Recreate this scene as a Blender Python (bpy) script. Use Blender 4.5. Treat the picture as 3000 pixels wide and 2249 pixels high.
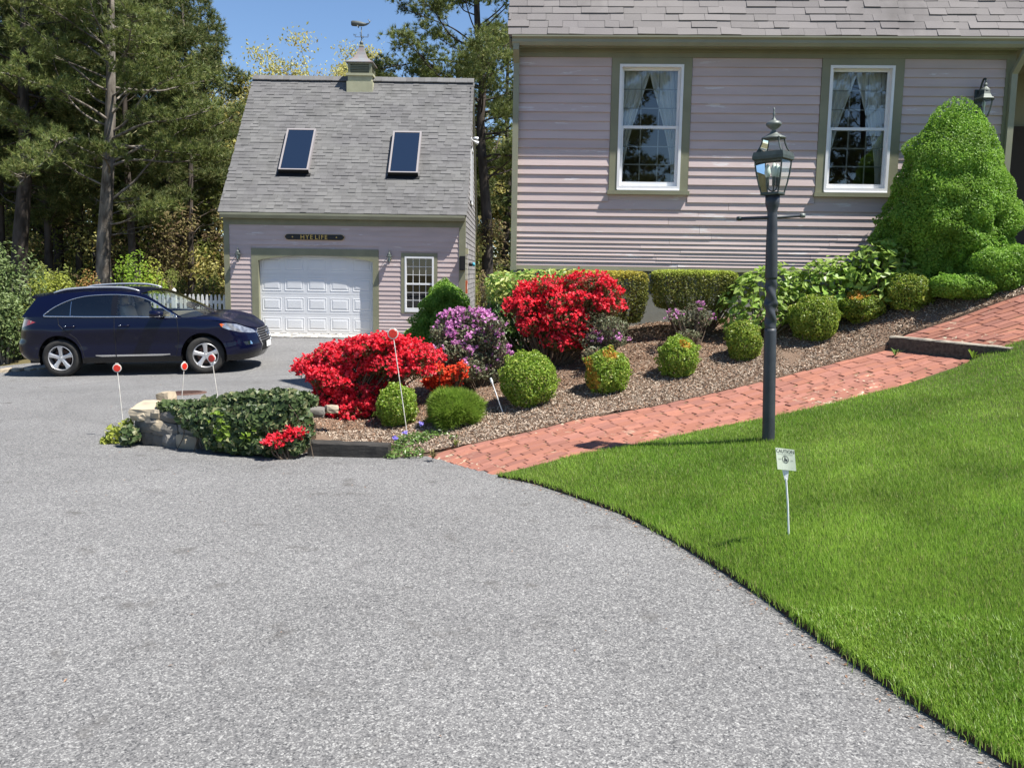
import bpy, bmesh, math, random
import numpy as np
from mathutils import Vector, Matrix
from mathutils.geometry import delaunay_2d_cdt
for o in list(bpy.data.objects): bpy.data.objects.remove(o)
SC = bpy.context.scene
COL = SC.collection
R = math.radians

# ------------------------------------------------------------------ camera
EYE = (0.0, 0.0, 1.65)
FPX, PITCH, ROLL = 2550.0, R(7.3), 0.015          # focal length in photo pixels (3000 wide)
cam_d = bpy.data.cameras.new('camera'); cam = bpy.data.objects.new('camera', cam_d); COL.objects.link(cam)
cam_d.sensor_width = 36.0; cam_d.lens = 36.0 * FPX / 3000.0; cam_d.clip_start = 0.05; cam_d.clip_end = 2000
CAMROT = Matrix.Rotation(math.pi/2 - PITCH, 3, 'X') @ Matrix.Rotation(ROLL, 3, 'Z')
cam.matrix_world = Matrix.Translation(EYE) @ CAMROT.to_4x4()
SC.camera = cam
# ------------------------------------------------------------------ sky and sun
TO_SUN = Vector((0.52, -0.21, 1.0)).normalized()
W = bpy.data.worlds.new('World'); SC.world = W; W.use_nodes = True
wn = W.node_tree.nodes; wn.clear()
sky = wn.new('ShaderNodeTexSky'); sky.sky_type = 'NISHITA'; sky.sun_disc = False
sky.sun_elevation = math.asin(TO_SUN.z); sky.sun_rotation = math.atan2(TO_SUN.x, TO_SUN.y)
sky.altitude = 800; sky.air_density = 1.0; sky.dust_density = 0.0; sky.ozone_density = 5.0
bg = wn.new('ShaderNodeBackground'); bg.inputs[1].default_value = 0.08
wo = wn.new('ShaderNodeOutputWorld')
W.node_tree.links.new(sky.outputs[0], bg.inputs[0]); W.node_tree.links.new(bg.outputs[0], wo.inputs[0])
sun_d = bpy.data.lights.new('sun', 'SUN'); sun_d.energy = 5.0; sun_d.angle = R(0.55); sun_d.color = (1.0, 0.955, 0.88)
sun = bpy.data.objects.new('sun', sun_d); COL.objects.link(sun)
sun.rotation_euler = TO_SUN.to_track_quat('Z', 'Y').to_euler(); sun.location = (8, -4, 16)
SC.view_settings.view_transform = 'Standard'; SC.view_settings.look = 'None'
SC.view_settings.exposure = 1.0; SC.view_settings.gamma = 1.0; SC.view_settings.use_curve_mapping = False
SC.render.engine = 'CYCLES'
SC.cycles.use_denoising = True
SC.cycles.max_bounces = 8; SC.cycles.transparent_max_bounces = 12
SC.cycles.sample_clamp_indirect = 6.0

# ------------------------------------------------------------------ pixels (of the 3000 px photo) to places
def ray(u, v):
    d = CAMROT @ Vector(((u-1500.0)/FPX, -(v-1124.5)/FPX, -1.0))
    return d
def at(u, v, Y):
    d = ray(u, v); t = (Y - EYE[1])/d.y
    return Vector(EYE) + d*t
def on_plane(u, v, p, n):
    d = ray(u, v); t = (Vector(p)-Vector(EYE)).dot(n)/d.dot(n)
    return Vector(EYE) + d*t
def on_ground(u, v, fn, far=60.0):
    d = ray(u, v); d = d/d.y
    t0, prev = 1.0, 1.0
    t = 1.5
    while t < far:
        p = Vector(EYE)+d*t
        if p.z <= fn(p.x, p.y):
            lo, hi = t-0.1, t
            for _ in range(25):
                m = (lo+hi)/2; q = Vector(EYE)+d*m
                if q.z <= fn(q.x, q.y): hi = m
                else: lo = m
            q = Vector(EYE)+d*hi
            return Vector((q.x, q.y, fn(q.x, q.y)))
        t += 0.1
    q = Vector(EYE)+d*far
    return q
def pxm(Y, v=1000):                                   # photo pixels per metre at distance Y
    return FPX/(Y*math.cos(PITCH))
def sstep(a, b, x):
    t = np.clip((np.asarray(x, float)-a)/(b-a), 0, 1); return t*t*(3-2*t)
def lerp(a, b, t): return a+(b-a)*t

# ------------------------------------------------------------------ materials
MATS = {}
def _mix(nt, c1, c2, fac):
    m = nt.nodes.new('ShaderNodeMix'); m.data_type = 'RGBA'
    for sock, c in ((m.inputs[6], c1), (m.inputs[7], c2)):
        if isinstance(c, (tuple, list)): sock.default_value = (*c[:3], 1)
        else: nt.links.new(c, sock)
    if isinstance(fac, (int, float)): m.inputs[0].default_value = fac
    else: nt.links.new(fac, m.inputs[0])
    return m.outputs[2]
def _ramp(nt, val, a, b):
    m = nt.nodes.new('ShaderNodeMapRange'); m.inputs[1].default_value = a; m.inputs[2].default_value = b
    m.clamp = True; nt.links.new(val, m.inputs[0]); return m.outputs[0]
def _noise(nt, vec, scale, detail=3, rough=0.55, dist=0.0):
    n = nt.nodes.new('ShaderNodeTexNoise'); n.inputs['Scale'].default_value = scale
    n.inputs['Detail'].default_value = detail; n.inputs['Roughness'].default_value = rough
    n.inputs['Distortion'].default_value = dist
    if vec is not None: nt.links.new(vec, n.inputs['Vector'])
    return n.outputs[0]
def _pos(nt, scale=(1, 1, 1)):
    g = nt.nodes.new('ShaderNodeNewGeometry')
    if scale == (1, 1, 1): return g.outputs['Position']
    m = nt.nodes.new('ShaderNodeMapping'); m.inputs['Scale'].default_value = scale
    nt.links.new(g.outputs['Position'], m.inputs['Vector']); return m.outputs[0]
def _objc(nt, scale=(1, 1, 1)):
    g = nt.nodes.new('ShaderNodeTexCoord')
    m = nt.nodes.new('ShaderNodeMapping'); m.inputs['Scale'].default_value = scale
    nt.links.new(g.outputs['Object'], m.inputs['Vector']); return m.outputs[0]
def _bump(nt, h, strength, dist=0.01):
    b = nt.nodes.new('ShaderNodeBump'); b.inputs['Strength'].default_value = strength
    b.inputs['Distance'].default_value = dist; nt.links.new(h, b.inputs['Height']); return b.outputs[0]
def newmat(name):
    m = bpy.data.materials.new(name); m.use_nodes = True; MATS[name] = m
    nt = m.node_tree; p = nt.nodes['Principled BSDF']
    return m, nt, p
def pmat(name, c1, c2=None, scale=6.0, rough=0.6, spec=0.4, metal=0.0, bump=0.0, bscale=None, rand=0.0, island=0.0,
         stretch=(1, 1, 1), lo=0.35, hi=0.65, coat=0.0, rough2=None):
    m, nt, p = newmat(name)
    p.inputs['Roughness'].default_value = rough; p.inputs['Metallic'].default_value = metal
    p.inputs['Specular IOR Level'].default_value = spec
    if coat: p.inputs['Coat Weight'].default_value = coat; p.inputs['Coat Roughness'].default_value = 0.04
    pos = _pos(nt, stretch)
    col = None
    if c2 is not None:
        n = _noise(nt, pos, scale, 4)
        f = _ramp(nt, n, lo, hi); col = _mix(nt, c1, c2, f)
    if rand or island:
        if rand:
            oi = nt.nodes.new('ShaderNodeObjectInfo'); rv = oi.outputs['Random']; amt = rand
        else:
            g = nt.nodes.new('ShaderNodeNewGeometry'); rv = g.outputs['Random Per Island']; amt = island
        hs = nt.nodes.new('ShaderNodeHueSaturation')
        mr = nt.nodes.new('ShaderNodeMapRange'); nt.links.new(rv, mr.inputs[0])
        mr.inputs[3].default_value = 1-amt; mr.inputs[4].default_value = 1+amt
        nt.links.new(mr.outputs[0], hs.inputs['Value'])
        if col is None: hs.inputs['Color'].default_value = (*c1, 1)
        else: nt.links.new(col, hs.inputs['Color'])
        col = hs.outputs[0]
    if col is None: p.inputs['Base Color'].default_value = (*c1, 1)
    else: nt.links.new(col, p.inputs['Base Color'])
    if bump:
        n2 = _noise(nt, pos, bscale or scale*6, 4)
        nt.links.new(_bump(nt, n2, bump), p.inputs['Normal'])
    return m
def leafmat(name, c1, c2, trans=0.35, rough=0.5, spec=0.35, c3=None, f3=0.15, nscale=2.5, clump=0.0):
    """leaf: colour varies by leaf (island) and by clump; some light passes through"""
    m, nt, p = newmat(name)
    g = nt.nodes.new('ShaderNodeNewGeometry')
    n = _noise(nt, _pos(nt), nscale, 3)
    fac_ = g.outputs['Random Per Island']
    if clump:
        mx_ = nt.nodes.new('ShaderNodeMix'); mx_.inputs[0].default_value = clump; nt.links.new(fac_, mx_.inputs[2]); nt.links.new(_ramp(nt, _noise(nt, _pos(nt), nscale*.7, 4), .35, .65), mx_.inputs[3]); fac_ = mx_.outputs[0]
    col = _mix(nt, c1, c2, fac_)
    hs = nt.nodes.new('ShaderNodeHueSaturation'); mr = nt.nodes.new('ShaderNodeMapRange')
    nt.links.new(n, mr.inputs[0]); mr.inputs[1].default_value = .3; mr.inputs[2].default_value = .7
    mr.inputs[3].default_value = .78; mr.inputs[4].default_value = 1.22
    nt.links.new(mr.outputs[0], hs.inputs['Value']); nt.links.new(col, hs.inputs['Color']); col = hs.outputs[0]
    if c3 is not None:
        mul = nt.nodes.new('ShaderNodeMath'); mul.operation = 'MULTIPLY'; mul.inputs[1].default_value = 7.31
        fr = nt.nodes.new('ShaderNodeMath'); fr.operation = 'FRACT'; lt = nt.nodes.new('ShaderNodeMath'); lt.operation = 'LESS_THAN'
        nt.links.new(g.outputs['Random Per Island'], mul.inputs[0]); nt.links.new(mul.outputs[0], fr.inputs[0])
        nt.links.new(fr.outputs[0], lt.inputs[0]); lt.inputs[1].default_value = f3
        col = _mix(nt, col, c3, lt.outputs[0])
    nt.links.new(col, p.inputs['Base Color'])
    p.inputs['Roughness'].default_value = rough; p.inputs['Specular IOR Level'].default_value = spec
    tr = nt.nodes.new('ShaderNodeBsdfTranslucent'); nt.links.new(col, tr.inputs['Color'])
    mx = nt.nodes.new('ShaderNodeMixShader'); mx.inputs[0].default_value = trans
    out = nt.nodes['Material Output']
    nt.links.new(p.outputs[0], mx.inputs[1]); nt.links.new(tr.outputs[0], mx.inputs[2]); nt.links.new(mx.outputs[0], out.inputs[0])
    return m
def glassmat(name, tint=(0.9, 0.95, 0.93), refl=1.0, ior=1.5, rough=0.0, minr=0.0):
    m, nt, p = newmat(name); nt.nodes.remove(p)
    tr = nt.nodes.new('ShaderNodeBsdfTransparent'); tr.inputs[0].default_value = (*tint, 1)
    gl = nt.nodes.new('ShaderNodeBsdfGlossy'); gl.inputs['Roughness'].default_value = rough
    gl.inputs['Color'].default_value = (refl, refl, refl, 1)
    fr = nt.nodes.new('ShaderNodeFresnel'); fr.inputs[0].default_value = ior
    mx = nt.nodes.new('ShaderNodeMixShader')
    if minr:
        mr = nt.nodes.new('ShaderNodeMapRange'); nt.links.new(fr.outputs[0], mr.inputs[0]); mr.inputs[3].default_value = minr
        nt.links.new(mr.outputs[0], mx.inputs[0])
    else: nt.links.new(fr.outputs[0], mx.inputs[0])
    nt.links.new(tr.outputs[0], mx.inputs[1]); nt.links.new(gl.outputs[0], mx.inputs[2])
    nt.links.new(mx.outputs[0], nt.nodes['Material Output'].inputs[0])
    return m

# ------------------------------------------------------------------ mesh building
def mk_mesh(name, verts, groups, smooth=False):
    """verts (N,3); groups: list of (faces ndarray (n,k), material)"""
    verts = np.asarray(verts, np.float32)
    me = bpy.data.meshes.new(name)
    ms = []; starts = []; totals = []; loops = []; mi = []
    off = 0
    for faces, mat in groups:
        faces = np.asarray(faces, np.int32)
        if faces.size == 0: continue
        if mat not in ms: ms.append(mat)
        n, k = faces.shape
        loops.append(faces.ravel()); starts.append(off+np.arange(n)*k); totals.append(np.full(n, k)); mi.append(np.full(n, ms.index(mat)))
        off += n*k
    loops = np.concatenate(loops).astype(np.int32); starts = np.concatenate(starts).astype(np.int32)
    totals = np.concatenate(totals).astype(np.int32); mi = np.concatenate(mi).astype(np.int32)
    me.vertices.add(len(verts)); me.vertices.foreach_set('co', verts.ravel())
    me.loops.add(len(loops)); me.loops.foreach_set('vertex_index', loops)
    me.polygons.add(len(starts)); me.polygons.foreach_set('loop_start', starts)
    try: me.polygons.foreach_set('loop_total', totals)
    except Exception: pass
    me.polygons.foreach_set('material_index', mi)
    me.polygons.foreach_set('use_smooth', np.full(len(starts), bool(smooth)))
    me.update(calc_edges=True)
    for m in ms: me.materials.append(MATS[m] if isinstance(m, str) else m)
    return me
def link(name, me, parent=None, label=None, cat=None, group=None, kind=None, loc=None, rot=None):
    o = bpy.data.objects.new(name, me); COL.objects.link(o)
    if parent is not None: o.parent = parent
    if loc is not None: o.location = loc
    if rot is not None: o.rotation_euler = rot
    if label: o['label'] = label
    if cat: o['category'] = cat
    if group: o['group'] = group
    if kind: o['kind'] = kind
    return o
def thing(name, loc, label, cat, group=None, rz=0.0):
    return link(name, None, None, label, cat, group, None, loc, (0, 0, rz))
class MB:
    """collects boxes, tubes, lathes ... and links them as one mesh"""
    def __init__(s): s.v = []; s.g = {}; s.n = 0
    def add(s, verts, faces, mat):
        verts = np.asarray(verts, float).reshape(-1, 3)
        fs = {}
        for f in faces: fs.setdefault(len(f), []).append(f)
        for k, l in fs.items(): s.g.setdefault((mat, k), []).append(np.asarray(l, int)+s.n)
        s.v.append(verts); s.n += len(verts); return s
    def addnp(s, verts, faces, mat):
        faces = np.asarray(faces, int)
        s.g.setdefault((mat, faces.shape[1]), []).append(faces+s.n); s.v.append(np.asarray(verts, float)); s.n += len(verts); return s
    def box(s, x0, x1, y0, y1, z0, z1, mat, M=None):
        v = [(x, y, z) for z in (z0, z1) for y in (y0, y1) for x in (x0, x1)]
        if M is not None: v = [tuple(M @ Vector(p)) for p in v]
        return s.add(v, [(0, 2, 3, 1), (4, 5, 7, 6), (0, 1, 5, 4), (2, 6, 7, 3), (0, 4, 6, 2), (1, 3, 7, 5)], mat)
    def prism(s, poly, axis, a, b, mat):
        """poly of 2D points extruded along axis ('x','y','z') from a to b"""
        n = len(poly)
        def P(p, t):
            return {'x': (t, p[0], p[1]), 'y': (p[0], t, p[1]), 'z': (p[0], p[1], t)}[axis]
        v = [P(p, a) for p in poly]+[P(p, b) for p in poly]
        f = [tuple(range(n))[::-1], tuple(range(n, 2*n))]+[(i, (i+1) % n, n+(i+1) % n, n+i) for i in range(n)]
        return s.add(v, f, mat)
    def tube(s, pts, radii, mat, sides=8, cap=True):
        v, f = tube(pts, radii, sides, cap)
        for k, a in f: s.g.setdefault((mat, k), []).append(a+s.n)
        s.v.append(v); s.n += len(v); return s
    def lathe(s, prof, mat, sides=16, c=(0, 0, 0), axis='z', cap=True):
        prof = np.asarray(prof, float); n = len(prof)
        a = np.arange(sides)/sides*2*math.pi
        r = prof[:, 0][:, None]; z = np.repeat(prof[:, 1][:, None], sides, 1)
        x = r*np.cos(a); y = r*np.sin(a)
        if axis == 'z': V = np.stack([x, y, z], -1)
        elif axis == 'y': V = np.stack([x, z, y], -1)
        else: V = np.stack([z, x, y], -1)
        V = V.reshape(-1, 3)+np.asarray(c, float)
        i = np.arange(n-1)[:, None]*sides; j = np.arange(sides)[None]
        q = np.stack([i+j, i+(j+1) % sides, i+sides+(j+1) % sides, i+sides+j], -1).reshape(-1, 4)
        if axis == 'y': q = q[:, ::-1]
        s.g.setdefault((mat, 4), []).append(q+s.n)
        if cap:
            s.g.setdefault((mat, sides), []).append(np.array([np.arange(sides)[::-1], (n-1)*sides+np.arange(sides)])+s.n)
        s.v.append(V); s.n += len(V); return s
    def mesh(s, name, smooth=False):
        return mk_mesh(name, np.concatenate(s.v), [(np.concatenate(l), k[0]) for k, l in s.g.items()], smooth)
    def build(s, name, parent=None, smooth=False, **kw):
        return link(name, s.mesh(name, smooth), parent, **kw)
def tube(pts, radii, sides=8, cap=True):
    pts = np.asarray([tuple(p) for p in pts], float); n = len(pts)
    if np.isscalar(radii): radii = np.full(n, radii)
    radii = np.asarray(radii, float)
    t = np.gradient(pts, axis=0) if n > 2 else np.repeat((pts[1]-pts[0])[None], 2, 0)
    t /= np.linalg.norm(t, axis=1)[:, None]+1e-9
    ref = np.array([0.0, 0, 1]) if abs(t[:, 2]).mean() < .8 else np.array([1.0, 0, 0])
    a = np.cross(t, ref); a /= np.linalg.norm(a, axis=1)[:, None]+1e-9
    b = np.cross(t, a)
    ang = np.arange(sides)/sides*2*math.pi
    V = (pts[:, None]+radii[:, None, None]*(a[:, None]*np.cos(ang)[None, :, None]+b[:, None]*np.sin(ang)[None, :, None])).reshape(-1, 3)
    i = np.arange(n-1)[:, None]*sides; j = np.arange(sides)[None]
    q = np.stack([i+j, i+(j+1) % sides, i+sides+(j+1) % sides, i+sides+j], -1).reshape(-1, 4)
    F = [(4, q)]
    if cap: F.append((sides, np.array([np.arange(sides)[::-1], (n-1)*sides+np.arange(sides)])))
    return V, F
def inpoly(px, py, poly):
    px = np.asarray(px, float); py = np.asarray(py, float); r = np.zeros(px.shape, bool)
    n = len(poly); j = n-1
    for i in range(n):
        xi, yi = poly[i][:2]; xj, yj = poly[j][:2]
        c = ((yi > py) != (yj > py)) & (px < (xj-xi)*(py-yi)/((yj-yi) if yj != yi else 1e-12)+xi)
        r ^= c; j = i
    return r
def cdt(points, polys, keep):
    """triangulate points + closed polygons; keep(cx, cy) tells which triangles stay"""
    vs = [Vector((float(p[0]), float(p[1]))) for p in points]; es = []
    for poly, closed in polys:
        b = len(vs); vs += [Vector((float(p[0]), float(p[1]))) for p in poly]
        m = len(poly); es += [(b+i, b+(i+1) % m) for i in range(m if closed else m-1)]
    r = delaunay_2d_cdt(vs, es, [], 0, 1e-5)
    V = np.array([(v.x, v.y) for v in r[0]]); F = np.array([f for f in r[2]], int)
    c = V[F].mean(1); F = F[keep(c[:, 0], c[:, 1])]
    return V, F
def resample(pts, step):
    pts = np.asarray(pts, float); d = np.r_[0, np.cumsum(np.linalg.norm(np.diff(pts, axis=0), axis=1))]
    n = max(2, int(round(d[-1]/step))+1); t = np.linspace(0, d[-1], n)
    return np.stack([np.interp(t, d, pts[:, k]) for k in range(pts.shape[1])], 1)
def catmull(P, n=8, closed=False):
    P = np.asarray(P, float); out = []
    m = len(P)
    for i in range(m if closed else m-1):
        p0 = P[(i-1) % m] if (closed or i > 0) else 2*P[0]-P[1]
        p1, p2 = P[i], P[(i+1) % m]
        p3 = P[(i+2) % m] if (closed or i+2 < m) else 2*P[-1]-P[-2]
        for t in np.arange(n)/n:
            out.append(.5*((2*p1)+(-p0+p2)*t+(2*p0-5*p1+4*p2-p3)*t*t+(-p0+3*p1-3*p2+p3)*t**3))
    if not closed: out.append(P[-1])
    return np.array(out)

# ------------------------------------------------------------------ leaves
def unit(v): return v/(np.linalg.norm(v, axis=-1, keepdims=True)+1e-9)
def leaves(P, N, L, Wd, rng, spread=0.6, fold=0.18, jitter=0.3):
    """pointed leaf quads at P, lying about N; returns verts, quads"""
    n = len(P)
    N = unit(N+rng.normal(0, spread, (n, 3)))
    T = unit(np.cross(N, rng.normal(0, 1, (n, 3)))); B = np.cross(N, T)
    l = (L*(1+rng.uniform(-jitter, jitter, n)))[:, None]; w = (Wd*(1+rng.uniform(-jitter, jitter, n)))[:, None]
    V = np.stack([P-T*l*.5, P-T*l*.02+B*w*.5+N*w*fold, P+T*l*.5-N*l*.08, P-T*l*.02-B*w*.5+N*w*fold], 1).reshape(-1, 3)
    return V, np.arange(4*n).reshape(n, 4)
def needles(P, D, cnt, L, Wd, rng, spread=0.55):
    """tufts: at each P a burst of thin triangles along about D"""
    n = len(P); Pn = np.repeat(P, cnt, 0); Dn = unit(np.repeat(D, cnt, 0)+rng.normal(0, spread, (n*cnt, 3)))
    l = (L*rng.uniform(.7, 1.2, n*cnt))[:, None]
    S = unit(np.cross(Dn, rng.normal(0, 1, (n*cnt, 3))))*Wd*.5
    V = np.stack([Pn-S, Pn+S, Pn+Dn*l], 1).reshape(-1, 3)
    return V, np.arange(3*n*cnt).reshape(-1, 3)
def lumps(D, rng, k=40, amp=0.12, w=0.05):
    C = unit(rng.normal(0, 1, (k, 3))); A = rng.uniform(-.6, 1, k)*amp
    r = np.ones(len(D))
    for c, a in zip(C, A): r += a*np.exp(-(1-D@c)/w)
    return r
def blob(n, rad, rng, k=40, amp=0.12, w=0.05, depth=0.35, zmin=-1.0):
    D = unit(rng.normal(0, 1, (int(n*1.6), 3))); D = D[D[:, 2] > zmin][:n]
    r = lumps(D, rng, k, amp, w)*(1-depth*rng.random(len(D))**2.2)
    P = D*r[:, None]*np.asarray(rad)
    N = unit(D/np.asarray(rad))
    return P, N
def ground_sit(o, z): o.location.z = z
# ------------------------------------------------------------------ material list
CLAP = (0.535, 0.435, 0.42); TRIM = (0.235, 0.235, 0.155)
def clap_mat(name, base):
    m, nt, p = newmat(name)
    g = _pos(nt, (1.0, 1.0, 6.0)); n1 = _noise(nt, g, 1.3, 4); n2 = _noise(nt, _pos(nt, (1.6, 1.6, 14.0)), 1.1, 5, .6)
    c = _mix(nt, base, tuple(x*.88 for x in base), _ramp(nt, n1, .35, .65))
    c = _mix(nt, c, (0.60, 0.55, 0.545), _ramp(nt, n2, .64, .67))
    oi = nt.nodes.new('ShaderNodeObjectInfo'); hs = nt.nodes.new('ShaderNodeHueSaturation'); mr = nt.nodes.new('ShaderNodeMapRange')
    nt.links.new(oi.outputs['Random'], mr.inputs[0]); mr.inputs[3].default_value = .95; mr.inputs[4].default_value = 1.05
    nt.links.new(mr.outputs[0], hs.inputs['Value']); nt.links.new(c, hs.inputs['Color'])
    nt.links.new(hs.outputs[0], p.inputs['Base Color']); p.inputs['Roughness'].default_value = .62; p.inputs['Specular IOR Level'].default_value = .3
    nt.links.new(_bump(nt, _noise(nt, _pos(nt, (3, 3, 60)), 3, 4), .25, .004), p.inputs['Normal'])
clap_mat('clap', CLAP)
pmat('trim', TRIM, tuple(x*.85 for x in TRIM), 3, .55, .35, bump=.08, bscale=40)
pmat('white_vinyl', (0.78, 0.78, 0.78), (0.72, 0.73, 0.75), 5, .45, .4)
pmat('white_paint', (0.72, 0.72, 0.70), (0.60, 0.60, 0.57), 4, .6, .3, bump=.1, bscale=60)
pmat('door_white', (0.68, 0.69, 0.71), (0.64, 0.65, 0.67), 2, .45, .35)
pmat('concrete', (0.30, 0.31, 0.29), (0.22, 0.23, 0.22), 3, .9, .2, bump=.2, bscale=50)
pmat('sill_tan', (0.56, 0.50, 0.38), (0.48, 0.43, 0.33), 4, .8, .2)
pmat('dark_room', (0.055, 0.05, 0.045), None, rough=.9, spec=.1)
pmat('room_wall', (0.24, 0.20, 0.16), (0.19, 0.16, 0.13), 1.5, rough=.9, spec=.1)
pmat('curtain', (0.75, 0.75, 0.73), None, rough=.9, spec=.1)
pmat('muntin', (0.34, 0.34, 0.33), None, rough=.6, spec=.2)
pmat('drape_dark', (0.035, 0.05, 0.035), None, rough=.9, spec=.1)
glassmat('win_glass', (0.90, 0.93, 0.92), 1.0, 1.52, minr=.075)
glassmat('garage_glass', (0.5, 0.55, 0.55), 1.0, 1.5, minr=.035)
glassmat('lamp_glass', (0.93, 0.97, 0.96), 1.0, 1.35)
glassmat('skylight_glass', (0.30, 0.34, 0.36), 1.0, 1.6, minr=.24)
def shingle_mat(name, a, b, c, rand=.16):
    m, nt, p = newmat(name)
    pos = _pos(nt); n = _noise(nt, pos, .9, 3); col = _mix(nt, a, b, _ramp(nt, n, .35, .65))
    g = nt.nodes.new('ShaderNodeNewGeometry'); oi = nt.nodes.new('ShaderNodeObjectInfo')
    ad = nt.nodes.new('ShaderNodeMath'); ad.operation = 'ADD'; fr = nt.nodes.new('ShaderNodeMath'); fr.operation = 'FRACT'
    nt.links.new(g.outputs['Random Per Island'], ad.inputs[0]); nt.links.new(oi.outputs['Random'], ad.inputs[1]); nt.links.new(ad.outputs[0], fr.inputs[0])
    hs = nt.nodes.new('ShaderNodeHueSaturation'); mr = nt.nodes.new('ShaderNodeMapRange'); nt.links.new(fr.outputs[0], mr.inputs[0])
    mr.inputs[3].default_value = 1-rand; mr.inputs[4].default_value = 1+rand
    nt.links.new(mr.outputs[0], hs.inputs['Value']); nt.links.new(col, hs.inputs['Color'])
    sp = _noise(nt, pos, 260, 2, .7); col2 = _mix(nt, hs.outputs[0], c, _ramp(nt, sp, .55, .75))
    st = _noise(nt, _pos(nt, (1, 1, .35)), 1.6, 3); col2 = _mix(nt, col2, tuple(x*.62 for x in a), _ramp(nt, st, .58, .80))
    nt.links.new(col2, p.inputs['Base Color']); p.inputs['Roughness'].default_value = .92; p.inputs['Specular IOR Level'].default_value = .2
    nt.links.new(_bump(nt, sp, .35, .003), p.inputs['Normal'])
shingle_mat('shingle', (0.152, 0.150, 0.145), (0.125, 0.122, 0.123), (0.20, 0.197, 0.192), .15)
shingle_mat('shingle_house', (0.185, 0.172, 0.167), (0.16, 0.148, 0.148), (0.245, 0.235, 0.225), .11)
pmat('cedar', (0.27, 0.255, 0.25), (0.19, 0.18, 0.18), 5, .9, .15, island=.22)
pmat('gutter', (0.27, 0.27, 0.19), (0.235, 0.235, 0.165), 2, .4, .4)
pmat('black_metal', (0.018, 0.020, 0.024), (0.028, 0.030, 0.033), 6, .42, .5)
pmat('post_paint', (0.026, 0.030, 0.038), (0.040, 0.045, 0.053), 9, .5, .5, bump=.05, bscale=90)
pmat('verdigris', (0.075, 0.095, 0.085), (0.045, 0.055, 0.05), 12, .55, .5, metal=.3)
pmat('verdigris_pale', (0.16, 0.18, 0.165), (0.10, 0.115, 0.105), 12, .5, .5, metal=.3)
pmat('copper_roof', (0.20, 0.215, 0.225), (0.225, 0.175, 0.17), 1.6, .6, .3, stretch=(2, 2, .8))
pmat('whale_metal', (0.13, 0.14, 0.13), (0.09, 0.095, 0.085), 8, .55, .4, metal=.4)
pmat('candle', (0.62, 0.68, 0.62), None, rough=.5)
pmat('cream_trim', (0.42, 0.41, 0.27), (0.36, 0.35, 0.23), 4, .6, .3)
pmat('gold', (0.62, 0.42, 0.13), None, rough=.4, metal=.6)
pmat('sign_black', (0.012, 0.012, 0.014), None, rough=.45)
pmat('sign_white', (0.50, 0.55, 0.46), (0.45, 0.50, 0.41), 30, .5, .3)
pmat('ink', (0.02, 0.025, 0.035), None, rough=.6)
pmat('ink_soft', (0.16, 0.19, 0.18), None, rough=.6)
pmat('plastic_white', (0.80, 0.81, 0.82), None, rough=.4)
pmat('rod_white', (0.70, 0.68, 0.63), (0.55, 0.52, 0.46), 14, .5, .3)
pmat('reflector_red', (0.62, 0.035, 0.02), (0.50, 0.03, 0.018), 40, .3, .5)
pmat('orange_red', (0.42, 0.10, 0.045), None, rough=.5)
pmat('teal', (0.05, 0.32, 0.42), None, rough=.3)
pmat('lamp_cover', (0.75, 0.76, 0.78), None, rough=.35)
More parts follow.
